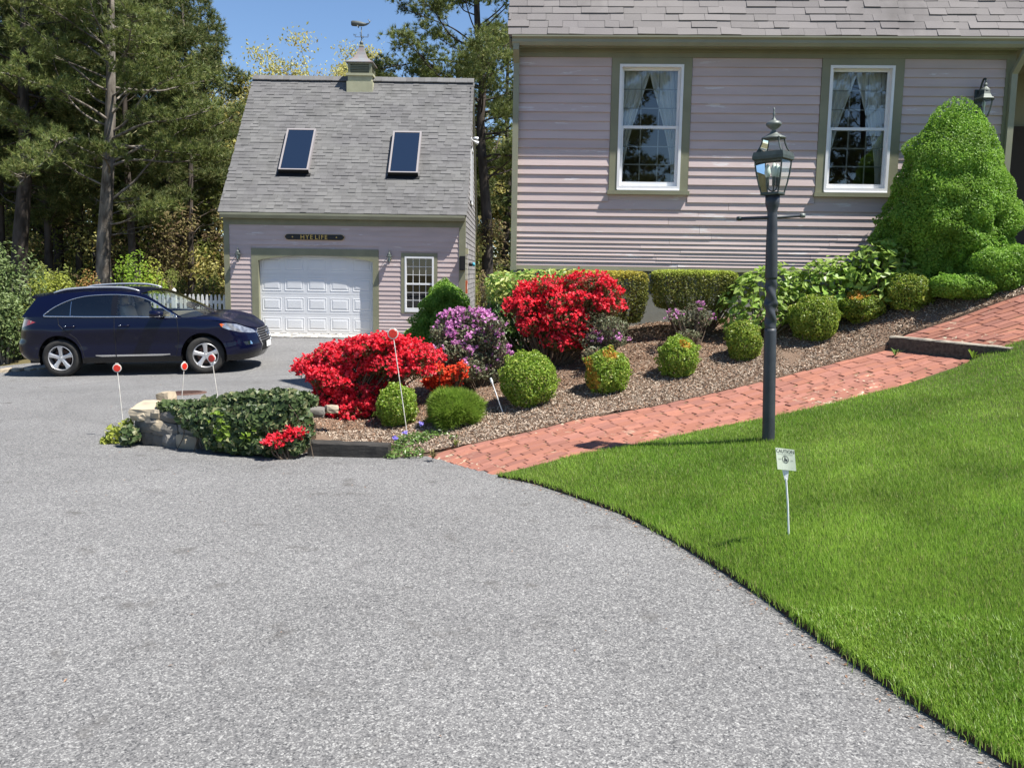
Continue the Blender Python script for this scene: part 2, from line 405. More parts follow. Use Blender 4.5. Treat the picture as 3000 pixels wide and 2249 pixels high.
# ground
def asphalt():
    m, nt, p = newmat('asphalt'); pos = _pos(nt)
    vo = nt.nodes.new('ShaderNodeTexVoronoi'); vo.inputs['Scale'].default_value = 165; nt.links.new(pos, vo.inputs['Vector'])
    bw = nt.nodes.new('ShaderNodeRGBToBW'); nt.links.new(vo.outputs['Color'], bw.inputs[0])
    vo2 = nt.nodes.new('ShaderNodeTexVoronoi'); vo2.inputs['Scale'].default_value = 80; nt.links.new(pos, vo2.inputs['Vector'])
    bw2 = nt.nodes.new('ShaderNodeRGBToBW'); nt.links.new(vo2.outputs['Color'], bw2.inputs[0])
    ma = nt.nodes.new('ShaderNodeMix'); ma.inputs[0].default_value = .32; nt.links.new(bw.outputs[0], ma.inputs[2]); nt.links.new(bw2.outputs[0], ma.inputs[3])
    f = ma.outputs[0]
    c = _mix(nt, (0.105, 0.104, 0.105), (0.160, 0.158, 0.157), _ramp(nt, f, .25, .58))
    c = _mix(nt, c, (0.36, 0.357, 0.345), _ramp(nt, f, .57, .86))
    c = _mix(nt, c, (0.058, 0.059, 0.062), _ramp(nt, f, .33, .20))
    big = _noise(nt, pos, .55, 4); mid = _noise(nt, pos, 3.5, 3)
    hs = nt.nodes.new('ShaderNodeHueSaturation'); mr = nt.nodes.new('ShaderNodeMapRange'); nt.links.new(big, mr.inputs[0])
    mr.inputs[1].default_value = .3; mr.inputs[2].default_value = .7; mr.inputs[3].default_value = .88; mr.inputs[4].default_value = 1.12
    nt.links.new(c, hs.inputs['Color']); nt.links.new(mr.outputs[0], hs.inputs['Value'])
    c = _mix(nt, hs.outputs[0], (0.075, 0.07, 0.065), _ramp(nt, mid, .62, .82))
    for (cx_, cy_, rr_, st_) in ((-2.5, 13.0, 3.8, .30), (-2.5, 13.0, 5.35, .18), (-1.0, 3.5, 4.6, .12), (-1.0, 3.5, 6.1, .10)):      # faint tyre scuffs
        vm = nt.nodes.new('ShaderNodeVectorMath'); vm.operation = 'DISTANCE'; vm.inputs[1].default_value = (cx_, cy_, 0); nt.links.new(pos, vm.inputs[0])
        s1 = nt.nodes.new('ShaderNodeMath'); s1.operation = 'SUBTRACT'; s1.inputs[1].default_value = rr_; nt.links.new(vm.outputs['Value'], s1.inputs[0])
        s2 = nt.nodes.new('ShaderNodeMath'); s2.operation = 'ABSOLUTE'; nt.links.new(s1.outputs[0], s2.inputs[0])
        s3 = nt.nodes.new('ShaderNodeMath'); s3.operation = 'MULTIPLY'; nt.links.new(_ramp(nt, s2.outputs[0], .14, .02), s3.inputs[0]); nt.links.new(_ramp(nt, big, .40, .60), s3.inputs[1])
        s4 = nt.nodes.new('ShaderNodeMath'); s4.operation = 'MULTIPLY'; s4.inputs[1].default_value = st_; nt.links.new(s3.outputs[0], s4.inputs[0]); c = _mix(nt, c, (0.06, 0.058, 0.056), s4.outputs[0])
    nt.links.new(c, p.inputs['Base Color']); p.inputs['Roughness'].default_value = .88; p.inputs['Specular IOR Level'].default_value = .25
    nt.links.new(_bump(nt, f, .55, .006), p.inputs['Normal'])
asphalt()
def mulch(name, a, b, c):
    m, nt, p = newmat(name); pos = _pos(nt, (1, 1, 1))
    n1 = _noise(nt, pos, 55, 4, .7, 1.5); n2 = _noise(nt, pos, 1.3, 3)
    col = _mix(nt, a, b, _ramp(nt, n1, .35, .7)); col = _mix(nt, col, c, _ramp(nt, n2, .42, .62))
    nt.links.new(col, p.inputs['Base Color']); p.inputs['Roughness'].default_value = .95; p.inputs['Specular IOR Level'].default_value = .1
    nt.links.new(_bump(nt, n1, .8, .02), p.inputs['Normal'])
mulch('mulch', (0.125, 0.080, 0.055), (0.26, 0.185, 0.135), (0.21, 0.15, 0.11))
pmat('chip_pale', (0.46, 0.385, 0.31), (0.33, 0.265, 0.205), 40, .9, .1, island=.45)
pmat('chip_brown', (0.31, 0.195, 0.13), (0.20, 0.12, 0.078), 40, .9, .1, island=.4)
pmat('soil', (0.055, 0.038, 0.026), (0.09, 0.062, 0.042), 30, .95, .1, bump=.6, bscale=40)
pmat('turf', (0.050, 0.080, 0.020), (0.075, 0.085, 0.03), 30, .95, .1, bump=.4, bscale=60)
pmat('forest_floor', (0.14, 0.105, 0.06), (0.085, 0.085, 0.035), 1.2, .95, .1, bump=.5, bscale=9)
leafmat('grass', (0.145, 0.285, 0.028), (0.290, 0.430, 0.066), .40, .42, .35, c3=(0.36, 0.37, 0.14), f3=.06, nscale=1.6, clump=.55)
def brickmat():
    m, nt, p = newmat('brick'); pos = _pos(nt)
    oi = nt.nodes.new('ShaderNodeObjectInfo'); g = nt.nodes.new('ShaderNodeNewGeometry')
    ad = nt.nodes.new('ShaderNodeMath'); ad.operation = 'ADD'; fr = nt.nodes.new('ShaderNodeMath'); fr.operation = 'FRACT'
    nt.links.new(g.outputs['Random Per Island'], ad.inputs[0]); nt.links.new(oi.outputs['Random'], ad.inputs[1]); nt.links.new(ad.outputs[0], fr.inputs[0])
    c = _mix(nt, (0.325, 0.138, 0.094), (0.275, 0.125, 0.097), fr.outputs[0])
    hs = nt.nodes.new('ShaderNodeHueSaturation'); mr = nt.nodes.new('ShaderNodeMapRange')
    mu = nt.nodes.new('ShaderNodeMath'); mu.operation = 'MULTIPLY'; mu.inputs[1].default_value = 5.37; f2 = nt.nodes.new('ShaderNodeMath'); f2.operation = 'FRACT'
    nt.links.new(fr.outputs[0], mu.inputs[0]); nt.links.new(mu.outputs[0], f2.inputs[0]); nt.links.new(f2.outputs[0], mr.inputs[0])
    mr.inputs[3].default_value = .82; mr.inputs[4].default_value = 1.15
    nt.links.new(mr.outputs[0], hs.inputs['Value']); nt.links.new(c, hs.inputs['Color']); c = hs.outputs[0]
    n1 = _noise(nt, pos, 22, 4); c = _mix(nt, c, (0.25, 0.11, 0.085), _ramp(nt, n1, .52, .75))
    n2 = _noise(nt, pos, 13, 4, .6, .4); n3 = _noise(nt, pos, .9, 2)
    mm = nt.nodes.new('ShaderNodeMath'); mm.operation = 'MULTIPLY'
    nt.links.new(_ramp(nt, n2, .60, .64), mm.inputs[0]); nt.links.new(_ramp(nt, n3, .52, .66), mm.inputs[1])
    c = _mix(nt, c, (0.52, 0.50, 0.36), mm.outputs[0])
    nt.links.new(c, p.inputs['Base Color']); p.inputs['Roughness'].default_value = .9; p.inputs['Specular IOR Level'].default_value = .2
    nt.links.new(_bump(nt, n1, .4, .006), p.inputs['Normal'])
brickmat()
pmat('joint', (0.20, 0.125, 0.085), (0.15, 0.14, 0.06), 9, .95, .1)
pmat('moss', (0.16, 0.19, 0.05), (0.24, 0.23, 0.11), 14, .95, .1)
pmat('timber_dark', (0.055, 0.052, 0.048), (0.032, 0.030, 0.028), 6, .9, .15, bump=.4, bscale=30, stretch=(1, 6, 6))
pmat('timber_top_lit', (0.36, 0.325, 0.27), (0.24, 0.21, 0.17), 9, .9, .15, bump=.5, bscale=40, stretch=(1, 4, 4))  # paler copy: sunlight on the step's top put into the colour
pmat('timber_grey', (0.13, 0.11, 0.088), (0.065, 0.055, 0.045), 9, .9, .15, bump=.5, bscale=40, stretch=(1, 4, 4))  # shade of the step's front face put into the colour; also entry floor
pmat('stone_tan', (0.42, 0.35, 0.25), (0.30, 0.26, 0.20), 6, .9, .2, rand=.22, bump=.5, bscale=18)
pmat('stone_grey', (0.20, 0.19, 0.175), (0.125, 0.115, 0.10), 6, .9, .2, rand=.3, bump=.5, bscale=18)
pmat('cobble', (0.46, 0.45, 0.42), (0.34, 0.33, 0.31), 7, .9, .2, rand=.2, bump=.4, bscale=30)
pmat('rust_iron', (0.105, 0.062, 0.05), (0.13, 0.08, 0.065), 14, .85, .2, bump=.3, bscale=60)
# plants
pmat('bark_pine', (0.095, 0.08, 0.07), (0.04, 0.033, 0.028), 5, .95, .1, bump=.9, bscale=9, stretch=(1, 1, .35))
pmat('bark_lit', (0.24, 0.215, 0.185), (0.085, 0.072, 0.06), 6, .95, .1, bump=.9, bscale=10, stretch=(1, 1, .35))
pmat('bark_grey', (0.24, 0.22, 0.19), (0.15, 0.135, 0.11), 6, .95, .1, bump=.5, bscale=20)
pmat('twig', (0.15, 0.115, 0.085), (0.09, 0.068, 0.05), 12, .95, .1)
leafmat('pine_needle', (0.085, 0.130, 0.034), (0.215, 0.250, 0.068), .30, .5, .35, c3=(0.27, 0.26, 0.09), f3=.12, nscale=.9)
leafmat('pine_far', (0.060, 0.092, 0.028), (0.150, 0.180, 0.055), .30, .55, .3, c3=(0.27, 0.25, 0.10), f3=.12, nscale=.5)
leafmat('oak_spring', (0.47, 0.44, 0.125), (0.58, 0.55, 0.22), .4, .5, .3, c3=(0.40, 0.30, 0.10), f3=.15, nscale=.6)
leafmat('brush_tan', (0.21, 0.175, 0.08), (0.30, 0.265, 0.11), .35, .7, .2, c3=(0.17, 0.12, 0.07), f3=.3, nscale=.7)
leafmat('brush_green', (0.16, 0.20, 0.045), (0.24, 0.27, 0.07), .4, .6, .25, nscale=.8)
leafmat('chartreuse', (0.30, 0.36, 0.055), (0.44, 0.47, 0.09), .45, .5, .3, nscale=1.2)
leafmat('bright_green', (0.20, 0.33, 0.03), (0.32, 0.46, 0.06), .45, .5, .3, nscale=1.2)
leafmat('orange_brush', (0.36, 0.19, 0.07), (0.44, 0.27, 0.10), .35, .6, .2, c3=(0.25, 0.27, 0.07), f3=.25, nscale=1.5)
leafmat('rhodo_leaf', (0.095, 0.15, 0.045), (0.185, 0.235, 0.085), .25, .5, .3, nscale=1.5)
leafmat('rhodo_small_leaf', (0.125, 0.145, 0.075), (0.215, 0.225, 0.13), .25, .45, .4, c3=(0.16, 0.12, 0.08), f3=.2, nscale=3)
leafmat('box_leaf', (0.170, 0.285, 0.030), (0.31, 0.43, 0.062), .40, .42, .4, c3=(0.42, 0.48, 0.10), f3=.15, nscale=5)
leafmat('box_leaf_deep', (0.160, 0.245, 0.030), (0.28, 0.37, 0.055), .40, .42, .4, c3=(0.40, 0.42, 0.08), f3=.14, nscale=5)
leafmat('box_yellow', (0.55, 0.36, 0.045), (0.48, 0.40, 0.07), .35, .5, .3, c3=(0.60, 0.25, 0.05), f3=.3, nscale=6)
leafmat('soft_leaf', (0.17, 0.29, 0.035), (0.27, 0.38, 0.06), .4, .5, .3, nscale=4)
leafmat('spruce_leaf', (0.150, 0.300, 0.035), (0.28, 0.45, 0.07), .40, .5, .35, nscale=3.5)
leafmat('yew_leaf', (0.135, 0.155, 0.030), (0.25, 0.255, 0.055), .3, .45, .35, nscale=4)
leafmat('yew_tip', (0.42, 0.36, 0.055), (0.50, 0.45, 0.08), .35, .5, .3, nscale=5)
leafmat('yew_tip_green', (0.34, 0.42, 0.06), (0.45, 0.52, 0.09), .35, .5, .3, nscale=5)
leafmat('hydrangea_leaf', (0.20, 0.335, 0.05), (0.35, 0.47, 0.11), .4, .42, .4, nscale=3)
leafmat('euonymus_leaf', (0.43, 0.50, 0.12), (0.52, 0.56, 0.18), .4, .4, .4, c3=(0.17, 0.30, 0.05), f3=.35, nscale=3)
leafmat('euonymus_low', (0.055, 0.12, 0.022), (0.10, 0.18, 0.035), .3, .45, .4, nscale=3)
leafmat('ivy_leaf', (0.032, 0.058, 0.019), (0.080, 0.115, 0.038), .22, .45, .3, c3=(0.22, 0.23, 0.11), f3=.16, nscale=4)
leafmat('vinca_leaf', (0.07, 0.14, 0.028), (0.17, 0.27, 0.06), .3, .35, .5, nscale=6)
leafmat('azalea_leaf', (0.115, 0.12, 0.04), (0.18, 0.17, 0.055), .3, .5, .3, c3=(0.20, 0.08, 0.05), f3=.3, nscale=4)
leafmat('petal_red', (0.82, 0.035, 0.065), (0.90, 0.110, 0.150), .38, .5, .25, c3=(0.66, 0.012, 0.030), f3=.25, nscale=6)
leafmat('petal_orange', (0.70, 0.055, 0.025), (0.78, 0.12, 0.045), .35, .5, .25, nscale=6)
leafmat('petal_purple', (0.56, 0.20, 0.48), (0.72, 0.38, 0.64), .4, .5, .25, nscale=6)
leafmat('petal_violet', (0.22, 0.18, 0.62), (0.30, 0.25, 0.7), .3, .5, .25)
# car
m, nt, p = newmat('car_blue')
p.inputs['Base Color'].default_value = (0.0011, 0.0020, 0.017, 1); p.inputs['Roughness'].default_value = .35; p.inputs['Metallic'].default_value = .0
p.inputs['Coat Weight'].default_value = .55; p.inputs['Coat Roughness'].default_value = .015; p.inputs['Specular IOR Level'].default_value = .12
pmat('car_black', (0.012, 0.012, 0.013), None, rough=.6, spec=.3)
pmat('car_gloss_black', (0.008, 0.008, 0.010), None, rough=.12, spec=.5)
pmat('chrome', (0.75, 0.76, 0.78), None, rough=.12, metal=1.0)
pmat('silver_rail', (0.62, 0.63, 0.65), None, rough=.35, metal=.7)
pmat('alloy', (0.60, 0.60, 0.61), (0.55, 0.55, 0.56), 8, .32, .5, metal=.6)
pmat('tyre', (0.028, 0.027, 0.026), (0.045, 0.043, 0.04), 9, .85, .2)
pmat('leather', (0.52, 0.48, 0.40), (0.47, 0.43, 0.36), 5, .6, .3)
glassmat('car_glass', (0.88, 0.93, 0.91), 1.0, 1.5, minr=.05)
glassmat('car_glass_dark', (0.07, 0.075, 0.08), 1.0, 1.5, minr=.05)
pmat('headlight_mat', (0.42, 0.44, 0.48), (0.16, 0.17, 0.20), 14, .12, .8, metal=.5, coat=1.0)
pmat('amber', (0.65, 0.12, 0.02), None, rough=.2, coat=1.0)
pmat('tail_red', (0.32, 0.012, 0.016), (0.45, 0.03, 0.03), 10, .15, .5, coat=1.0)
pmat('plate', (0.72, 0.72, 0.70), None, rough=.5)
# ------------------------------------------------------------------ heights
_DY = np.array([-60, -20, 0, 5, 8.5, 12, 15.2, 16.9, 18.3, 20.2, 22.2, 24, 40, 80, 200])
_DZ = np.array([.6, .2, 0, -.0, -.10, -.245, -.385, -.43, -.36, -.17, -.03, 0.02, .35, 1.2, 3.0])
def zd(x, y):                                                   # driveway and open ground
    x = np.asarray(x, float); y = np.asarray(y, float)
    b = (np.interp(y-.5, _DY, _DZ)+np.interp(y, _DY, _DZ)+np.interp(y+.5, _DY, _DZ))/3
    return b+.032*(np.clip(x, -12, 0)+6.9)*sstep(8, 15, y)*(1-sstep(18.5, 22, y))
def zd1(x, y): return float(zd(x, y))
HOUSE_YAW = -R(2.2)
H0 = at(1500, 780, 11.7); H0.z = 0.0
HE = Vector((math.cos(HOUSE_YAW), math.sin(HOUSE_YAW), 0)); HN = Vector((-math.sin(HOUSE_YAW), math.cos(HOUSE_YAW), 0))
def fac(u, v, depth=0.0):                                       # pixel -> (s along facade, z) on the facade plane
    p = on_plane(u, v, H0+HN*depth, HN); return (p-H0).dot(HE), p.z
# brick walk edges
pA = on_ground(1248, 1336, zd1); pT = on_ground(1458, 1395, zd1)
pB = at(2611, 1022, 9.9); pD = at(2868, 1058, 9.0)
def edge_pts(p, q, pix):
    d = q-p; n = Vector((-d.y, d.x, 0)).normalized()
    return [p]+[on_plane(u, v, p, n) for u, v in pix]+[q]
LEFT = edge_pts(pA, pB, [(1370, 1302), (1533, 1268), (1695, 1228), (1899, 1194), (2116, 1146), (2306, 1099), (2441, 1065)])
RIGHT = edge_pts(pT, pD, [(1668, 1336), (1899, 1295), (2116, 1248), (2251, 1223), (2414, 1187), (2577, 1146), (2740, 1105)])
pB2 = at(2625, 984, 10.0); pD2 = at(2943, 1017, 8.95)
LEFT2 = [pB2, at(2658, 979, 9.93), at(2794, 936, 9.88), at(2957, 875, 9.78), at(3060, 838, 9.7), at(3300, 800, 9.6)]
RIGHT2 = [pD2, at(3000, 995, 8.9), at(3120, 965, 8.85), at(3300, 935, 8.8), at(3500, 900, 8.75)]
LAWN_PX = [(1075, 1030), (1150, 1043), (1250, 1076), (1350, 1113), (1450, 1166), (1550, 1227), (1650, 1293), (1750, 1368), (1850, 1438),
           (1950, 1507), (2050, 1574), (2130, 1625), (2190, 1660)]
LAWN_EDGE = [on_ground(u*1.3562, v*1.3562, zd1) for u, v in LAWN_PX]
e = LAWN_EDGE[-1]; LAWN_EDGE += [Vector((e.x+.28, e.y-.5, 0)), Vector((e.x+.5, e.y-1.2, 0)), Vector((e.x+.6, e.y-2.5, 0)), Vector((e.x+.6, e.y-5, 0))]
LAMP = at(2251, 1289, 7.2); SIGN = at(2314, 1566, 4.9)
_ctl = [(p.x, p.y, p.z) for p in LEFT[:-1]+RIGHT[:-1]+LEFT2[1:]+RIGHT2[1:]]+[(p.x, p.y, zd1(p.x, p.y)+.03) for p in LAWN_EDGE]
_ctl += [tuple(LAMP), tuple(SIGN), (pB.x, pB.y, pB.z+.05), (pD.x, pD.y, pD.z+.05)]
for u, v in ((1910, 948), (2150, 930), (2500, 900), (2800, 868)):
    s, z = fac(u, v); q = H0+HE*s; _ctl.append((q.x, q.y, z))
q = H0+HE*.1; _ctl.append((q.x, q.y, .72)); q = H0+HE*8.0; _ctl.append((q.x, q.y, 1.5))
_ctl += [(at(3000, 1300, 6.3).x, 6.3, at(3000, 1300, 6.3).z), (3.4, 4.2, .33), (8, 6, 1.0), (8, 2, .6), (7, 9.3, 1.35)]
_ctl += [(-3.5, 9.25, .17), (-2.6, 9.15, .14), (-1.8, 9.2, .02), (-1.2, 8.7, -.02), (-2.4, 11.0, .0), (-1.9, 13.5, -.02), (-1.6, 16.5, .02), (-.9, 16.8, .15), (-.7, 20, .12),
         (.6, 14, .6), (.3, 18, .45), (-.9, 11.5, .35), (-1.6, 21.5, .0), (-3.9, 9.6, -.02), (-3.0, 10.2, -.05)]
for u, v, Yc in ((2394, 1005, 10.25), (2533, 950, 10.35), (2672, 908, 10.22), (2850, 884, 10.0), (2186, 1066, 9.95)): _ctl.append(tuple(at(u, v, Yc)))
_C = np.array(_ctl, float)
def _phi(d2): return np.sqrt(d2+.02)
_K = _phi(((_C[:, None, :2]-_C[None, :, :2])**2).sum(-1))+np.eye(len(_C))*(-.06)
_n = len(_C); _P = np.c_[np.ones(_n), _C[:, :2]]
_A = np.block([[_K, _P], [_P.T, np.zeros((3, 3))]]); _w = np.linalg.solve(_A, np.r_[_C[:, 2], 0, 0, 0])
def zt(x, y):                                                   # raised ground: bed, walk and lawn
    x = np.asarray(x, float); y = np.asarray(y, float); sh = np.broadcast(x, y).shape
    q = np.stack([np.broadcast_to(x, sh).ravel(), np.broadcast_to(y, sh).ravel()], 1)
    k = _phi(((q[:, None]-_C[None, :, :2])**2).sum(-1))
    z = k@_w[:_n]+_w[_n]+q@_w[_n+1:]
    return np.maximum(z, zd(q[:, 0], q[:, 1])+.02).reshape(sh)
def zt1(x, y): return float(zt(x, y))
# ------------------------------------------------------------------ sheets
def sheet(name, poly, step, zf, mat, dz=0.0, skirt=0.0, skirt_mat=None, kind='structure', wob=0.0, seed=0):
    poly = resample(np.array([(p[0], p[1]) for p in poly]+[(poly[0][0], poly[0][1])]), step)[:-1]
    x0, y0 = poly.min(0); x1, y1 = poly.max(0)
    gx, gy = np.meshgrid(np.arange(x0, x1, step), np.arange(y0, y1, step)); gx = gx.ravel()+.001; gy = gy.ravel()+.002
    inn = inpoly(gx, gy, poly); pts = np.c_[gx, gy][inn]
    V2, F = cdt(pts, [(poly, True)], lambda cx, cy: inpoly(cx, cy, poly))
    z = zf(V2[:, 0], V2[:, 1])+dz
    if wob: z = z+np.random.default_rng(seed).normal(0, wob, len(z))
    V = np.c_[V2, z]
    mb = MB(); 
    a = V[F]; nz = np.cross(a[:, 1]-a[:, 0], a[:, 2]-a[:, 0])[:, 2]; F[nz < 0] = F[nz < 0][:, ::-1]
    mb.addnp(V, F, mat)
    if skirt:
        pz = zf(poly[:, 0], poly[:, 1])+dz; n = len(poly)
        top = np.c_[poly, pz]; bot = np.c_[poly, pz-skirt]
        i = np.arange(n); q = np.stack([i, (i+1) % n, n+(i+1) % n, n+i], 1)
        mb.addnp(np.r_[top, bot], q, skirt_mat or mat)
    return mb.build(name, None, smooth=True, kind=kind)
# open ground to the horizon
gx = np.r_[-220, -140, -90, -60, -45, -35, -28, np.arange(-24, 24.1, 1.0), 28, 35, 45, 60, 90, 140, 220]
gy = np.r_[-160, -100, -60, -40, -30, -22, np.arange(-16, 40.1, 1.0), 45, 52, 60, 75, 95, 130, 200, 330]
X, Y = np.meshgrid(gx, gy); Z = zd(X, Y)-.06-.25*sstep(-3, -1, X)*(1-sstep(12, 14, X))*sstep(0, 3, Y)*(1-sstep(20, 24, Y))
ny, nx = X.shape; i = (np.arange(ny-1)[:, None]*nx+np.arange(nx-1)[None]).ravel()
me = mk_mesh('ground', np.c_[X.ravel(), Y.ravel(), Z.ravel()], [(np.stack([i, i+1, i+nx+1, i+nx], 1), 'forest_floor')], True)
link('ground', me, kind='structure')
# driveway
DRIVE = [(-30, -14), (8, -14), (8, 4), (6, 12), (-.6, 13), (-.6, 22.0), (-6.9, 22.0), (-8.2, 20.6), (-9.6, 19.2), (-10.9, 18.2), (-11.6, 17.2), (-14, 16.2), (-30, 15.5)]
sheet('driveway', DRIVE, .55, zd, 'asphalt')
LAWN = [(p.x, p.y) for p in LAWN_EDGE]+[(10, LAWN_EDGE[-1].y), (10, 8.7)]+[(p.x, p.y) for p in RIGHT2[::-1]]+[(pD.x+.12, pD.y-.06)]+[(p.x, p.y) for p in RIGHT[::-1]][:-1]
sheet('lawn', LAWN, .22, zt, 'turf', dz=.0, skirt=.16, skirt_mat='soil')
hr = H0+HE*9.5; hl = H0
BED = [(p.x, p.y) for p in LEFT]+[(p.x, p.y) for p in LEFT2[1:]]+[(hr.x, hr.y-.9), (hr.x, hr.y+.3), (hl.x+.3, hl.y+.3), (hl.x+.25, 14), (.6, 21.8), (-1.25, 22.1), (-2.3, 21.6),
       (-2.0, 17), (-2.1, 14), (-2.4, 11.6), (-2.9, 10.35), (-3.75, 9.75), (-3.85, 9.25)]
W0 = on_ground(392, 1303, zd1); W1 = on_ground(905, 1338, zd1); W2 = on_ground(1140, 1343, zd1)
wd = (W1-W0); wd.z = 0; wd.normalize(); wn_ = Vector((-wd.y, wd.x, 0))
BED += [tuple((W0+wn_*.25+wd*.1)[:2]), tuple((W1+wn_*.25)[:2]), tuple((W1+wn_*.06)[:2]), tuple((W2+wn_*.06)[:2])]
bed = sheet('mulch_bed', BED, .18, zt, 'mulch', dz=.004, skirt=.12, wob=.010, seed=3)
# wood chips lying on the bed
rng = np.random.default_rng(5)
n = 210000
cx = rng.uniform(-4, 7.5, n); cy = rng.uniform(8.2, 12.2, n)
d_edge = (cx-pA.x)*(-(pB.y-pA.y))+(cy-pA.y)*(pB.x-pA.x); d_edge = d_edge/math.hypot(pB.x-pA.x, pB.y-pA.y)   # metres behind the walk's edge
ok = inpoly(cx, cy, BED) & (rng.random(n) < np.where(d_edge < 1.0, 1.0, .6)); cx, cy, d_edge = cx[ok], cy[ok], d_edge[ok]
n = len(cx); cz = zt(cx, cy)+.012+rng.uniform(0, .012, n)
V, F = leaves(np.c_[cx, cy, cz], np.tile([0, 0, 1.0], (n, 1)), .032, .0105, rng, .45, .05, .5)
pale = rng.random(n) < np.where(d_edge < .95, .78, .30)
link('wood_chips', mk_mesh('wood_chips', V, [(F[pale], 'chip_pale'), (F[~pale], 'chip_brown')]), label='loose shredded bark chips covering the sloping planting bed', cat='mulch', kind='stuff')
# ------------------------------------------------------------------ brick walk
def curve_fn(P):
    P = np.array([tuple(p) for p in P], float); P = resample(P, .05)
    return lambda t: np.array([np.interp(t, np.linspace(0, 1, len(P)), P[:, k]) for k in range(3)])
cl, cr = curve_fn(LEFT), curve_fn(RIGHT); cl2, cr2 = curve_fn(LEFT2), curve_fn(RIGHT2)
def ruled(name, a, b, n, m, dz, mat, parent=None):
    V = []
    for i in range(n+1):
        for j in range(m+1): V.append(lerp(a(i/n), b(i/n), j/m)+np.array([0, 0, dz]))
    i = (np.arange(n)[:, None]*(m+1)+np.arange(m)[None]).ravel()
    return link(name, mk_mesh(name, V, [(np.stack([i+m+1, i+m+2, i+1, i], 1)[:, ::-1], mat)], True), parent, kind=None if parent else 'structure')
walk = ruled('brick_walk', cl, cr, 40, 6, -.009, 'joint')
mb = MB()
def brick_mesh():
    b = MB(); c = .006
    v = [(-.5, -.5, -1), (.5, -.5, -1), (.5, .5, -1), (-.5, .5, -1), (-.5, -.5, -.12), (.5, -.5, -.12), (.5, .5, -.12), (-.5, .5, -.12),
         (-.475, -.45, 0), (.475, -.45, 0), (.475, .45, 0), (-.475, .45, 0)]
    f = [(0, 1, 5, 4), (1, 2, 6, 5), (2, 3, 7, 6), (3, 0, 4, 7), (4, 5, 9, 8), (5, 6, 10, 9), (6, 7, 11, 10), (7, 4, 8, 11), (8, 9, 10, 11)]
    return b.add(v, f, 'brick').mesh('brick')
BRICK = brick_mesh()
bricks = []
rng = np.random.default_rng(11)
def lay(a, b, ncol, blen, seed):
    rngb = np.random.default_rng(seed+50)
    L = np.linalg.norm(a(1)-a(0)); Lr = np.linalg.norm(b(1)-b(0))
    for j in range(ncol):
        t0 = (j+.0)/ncol; tm = (j+.5)/ncol; ln = lerp(L, Lr, tm); off = rngb.random()*blen/ln
        k = 0; s = -off
        while s < 1-1e-6:
            bl = blen*rngb.uniform(.94, 1.06); s0, s1 = max(0, s), min(1, s+bl/ln); s += bl/ln
            if (s1-s0)*ln < .04: continue
            sm = (s0+s1)/2
            c = lerp(a(sm), b(sm), tm); ex = lerp(a(s1), b(s1), tm)-lerp(a(s0), b(s0), tm)
            ey = lerp(a(sm), b(sm), t0+1/ncol)-lerp(a(sm), b(sm), t0)
            bricks.append((c, ex, ey))
lay(cl, cr, 12, .195, 0); n_low = len(bricks); lay(cl2, cr2, 12, .195, 1)
def cam_size(c): return 1/np.linalg.norm(np.array(c)-np.array(EYE))**2
vis = []
for c, ex, ey in bricks:
    d = CAMROT.transposed() @ (Vector(c)-Vector(EYE)); u = d.x/-d.z*FPX+1500
    vis.append(cam_size(c) if -40 < u < 3040 else -1)
order = np.argsort(-np.array(vis)); top = set(order[:300].tolist())
rest = MB(); bv = np.array([v.co for v in BRICK.vertices]); bf = [tuple(p.vertices) for p in BRICK.polygons]
walk2 = ruled('brick_landing', cl2, cr2, 16, 6, -.009, 'joint')
for i, (c, ex, ey) in enumerate(bricks):
    ex = Vector(ex); ey = Vector(ey); ez = ex.cross(ey).normalized(); 
    if ez.z < 0: ez = -ez
    lx = ex.length-.003-rng.uniform(0, .002); ly = 1-(.005+rng.uniform(0, .003))/ey.length
    exn = ex.normalized(); eyn = ez.cross(exn)
    tilt = Matrix.Rotation(rng.normal(0, .013), 3, 'X') @ Matrix.Rotation(rng.normal(0, .009), 3, 'Y') @ Matrix.Rotation(rng.normal(0, .012), 3, 'Z')
    M3 = tilt @ Matrix((exn*lx, ey*ly, ez*.05)).transposed()
    M = Matrix.Translation(Vector(c)+ez*rng.normal(0, .0025)) @ M3.to_4x4()
    if i in top:
        o = link('brick', BRICK, walk if i < n_low else walk2); o.matrix_basis = M
    else:
        Vw = (np.array(M.to_3x3()) @ bv.T).T+np.array(M.translation); rest.add(Vw, bf, 'brick')
if rest.n: rest.build('bricks_far', walk2, kind='stuff')
# step timber across the walk and the dark timber by the drive
def beam(name, p, q, w, h, top_z, mat, label, cat, seed, top_mat=None):
    p = Vector(p); q = Vector(q); d = (q-p); L = d.length; ang = math.atan2(d.y, d.x)
    mb = MB(); rg = np.random.default_rng(seed); n = 14
    prof = [(0, 0), (0, h-.012), (.012, h), (w-.012, h), (w, h-.012), (w, 0)]
    V = []; 
    for i in range(n+1):
        for (yy, zz) in prof: V.append((L*i/n, yy+rg.normal(0, .003), zz+rg.normal(0, .0025)))
    k = len(prof); F = [(i*k+j, (i+1)*k+j, (i+1)*k+(j+1) % k, i*k+(j+1) % k) for i in range(n) for j in range(k)]
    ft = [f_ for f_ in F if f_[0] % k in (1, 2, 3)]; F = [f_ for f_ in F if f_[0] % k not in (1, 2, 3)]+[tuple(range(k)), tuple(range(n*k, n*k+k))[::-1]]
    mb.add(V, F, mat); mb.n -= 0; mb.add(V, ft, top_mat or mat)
    o = mb.build(name, label=label, cat=cat); o.rotation_euler = (0, -math.asin(max(-1, min(1, d.z/L))), ang); o.location = (p.x, p.y, p.z-h)
    return o
tl = at(2604, 984, 9.88); tr = at(2960, 1018, 8.80)
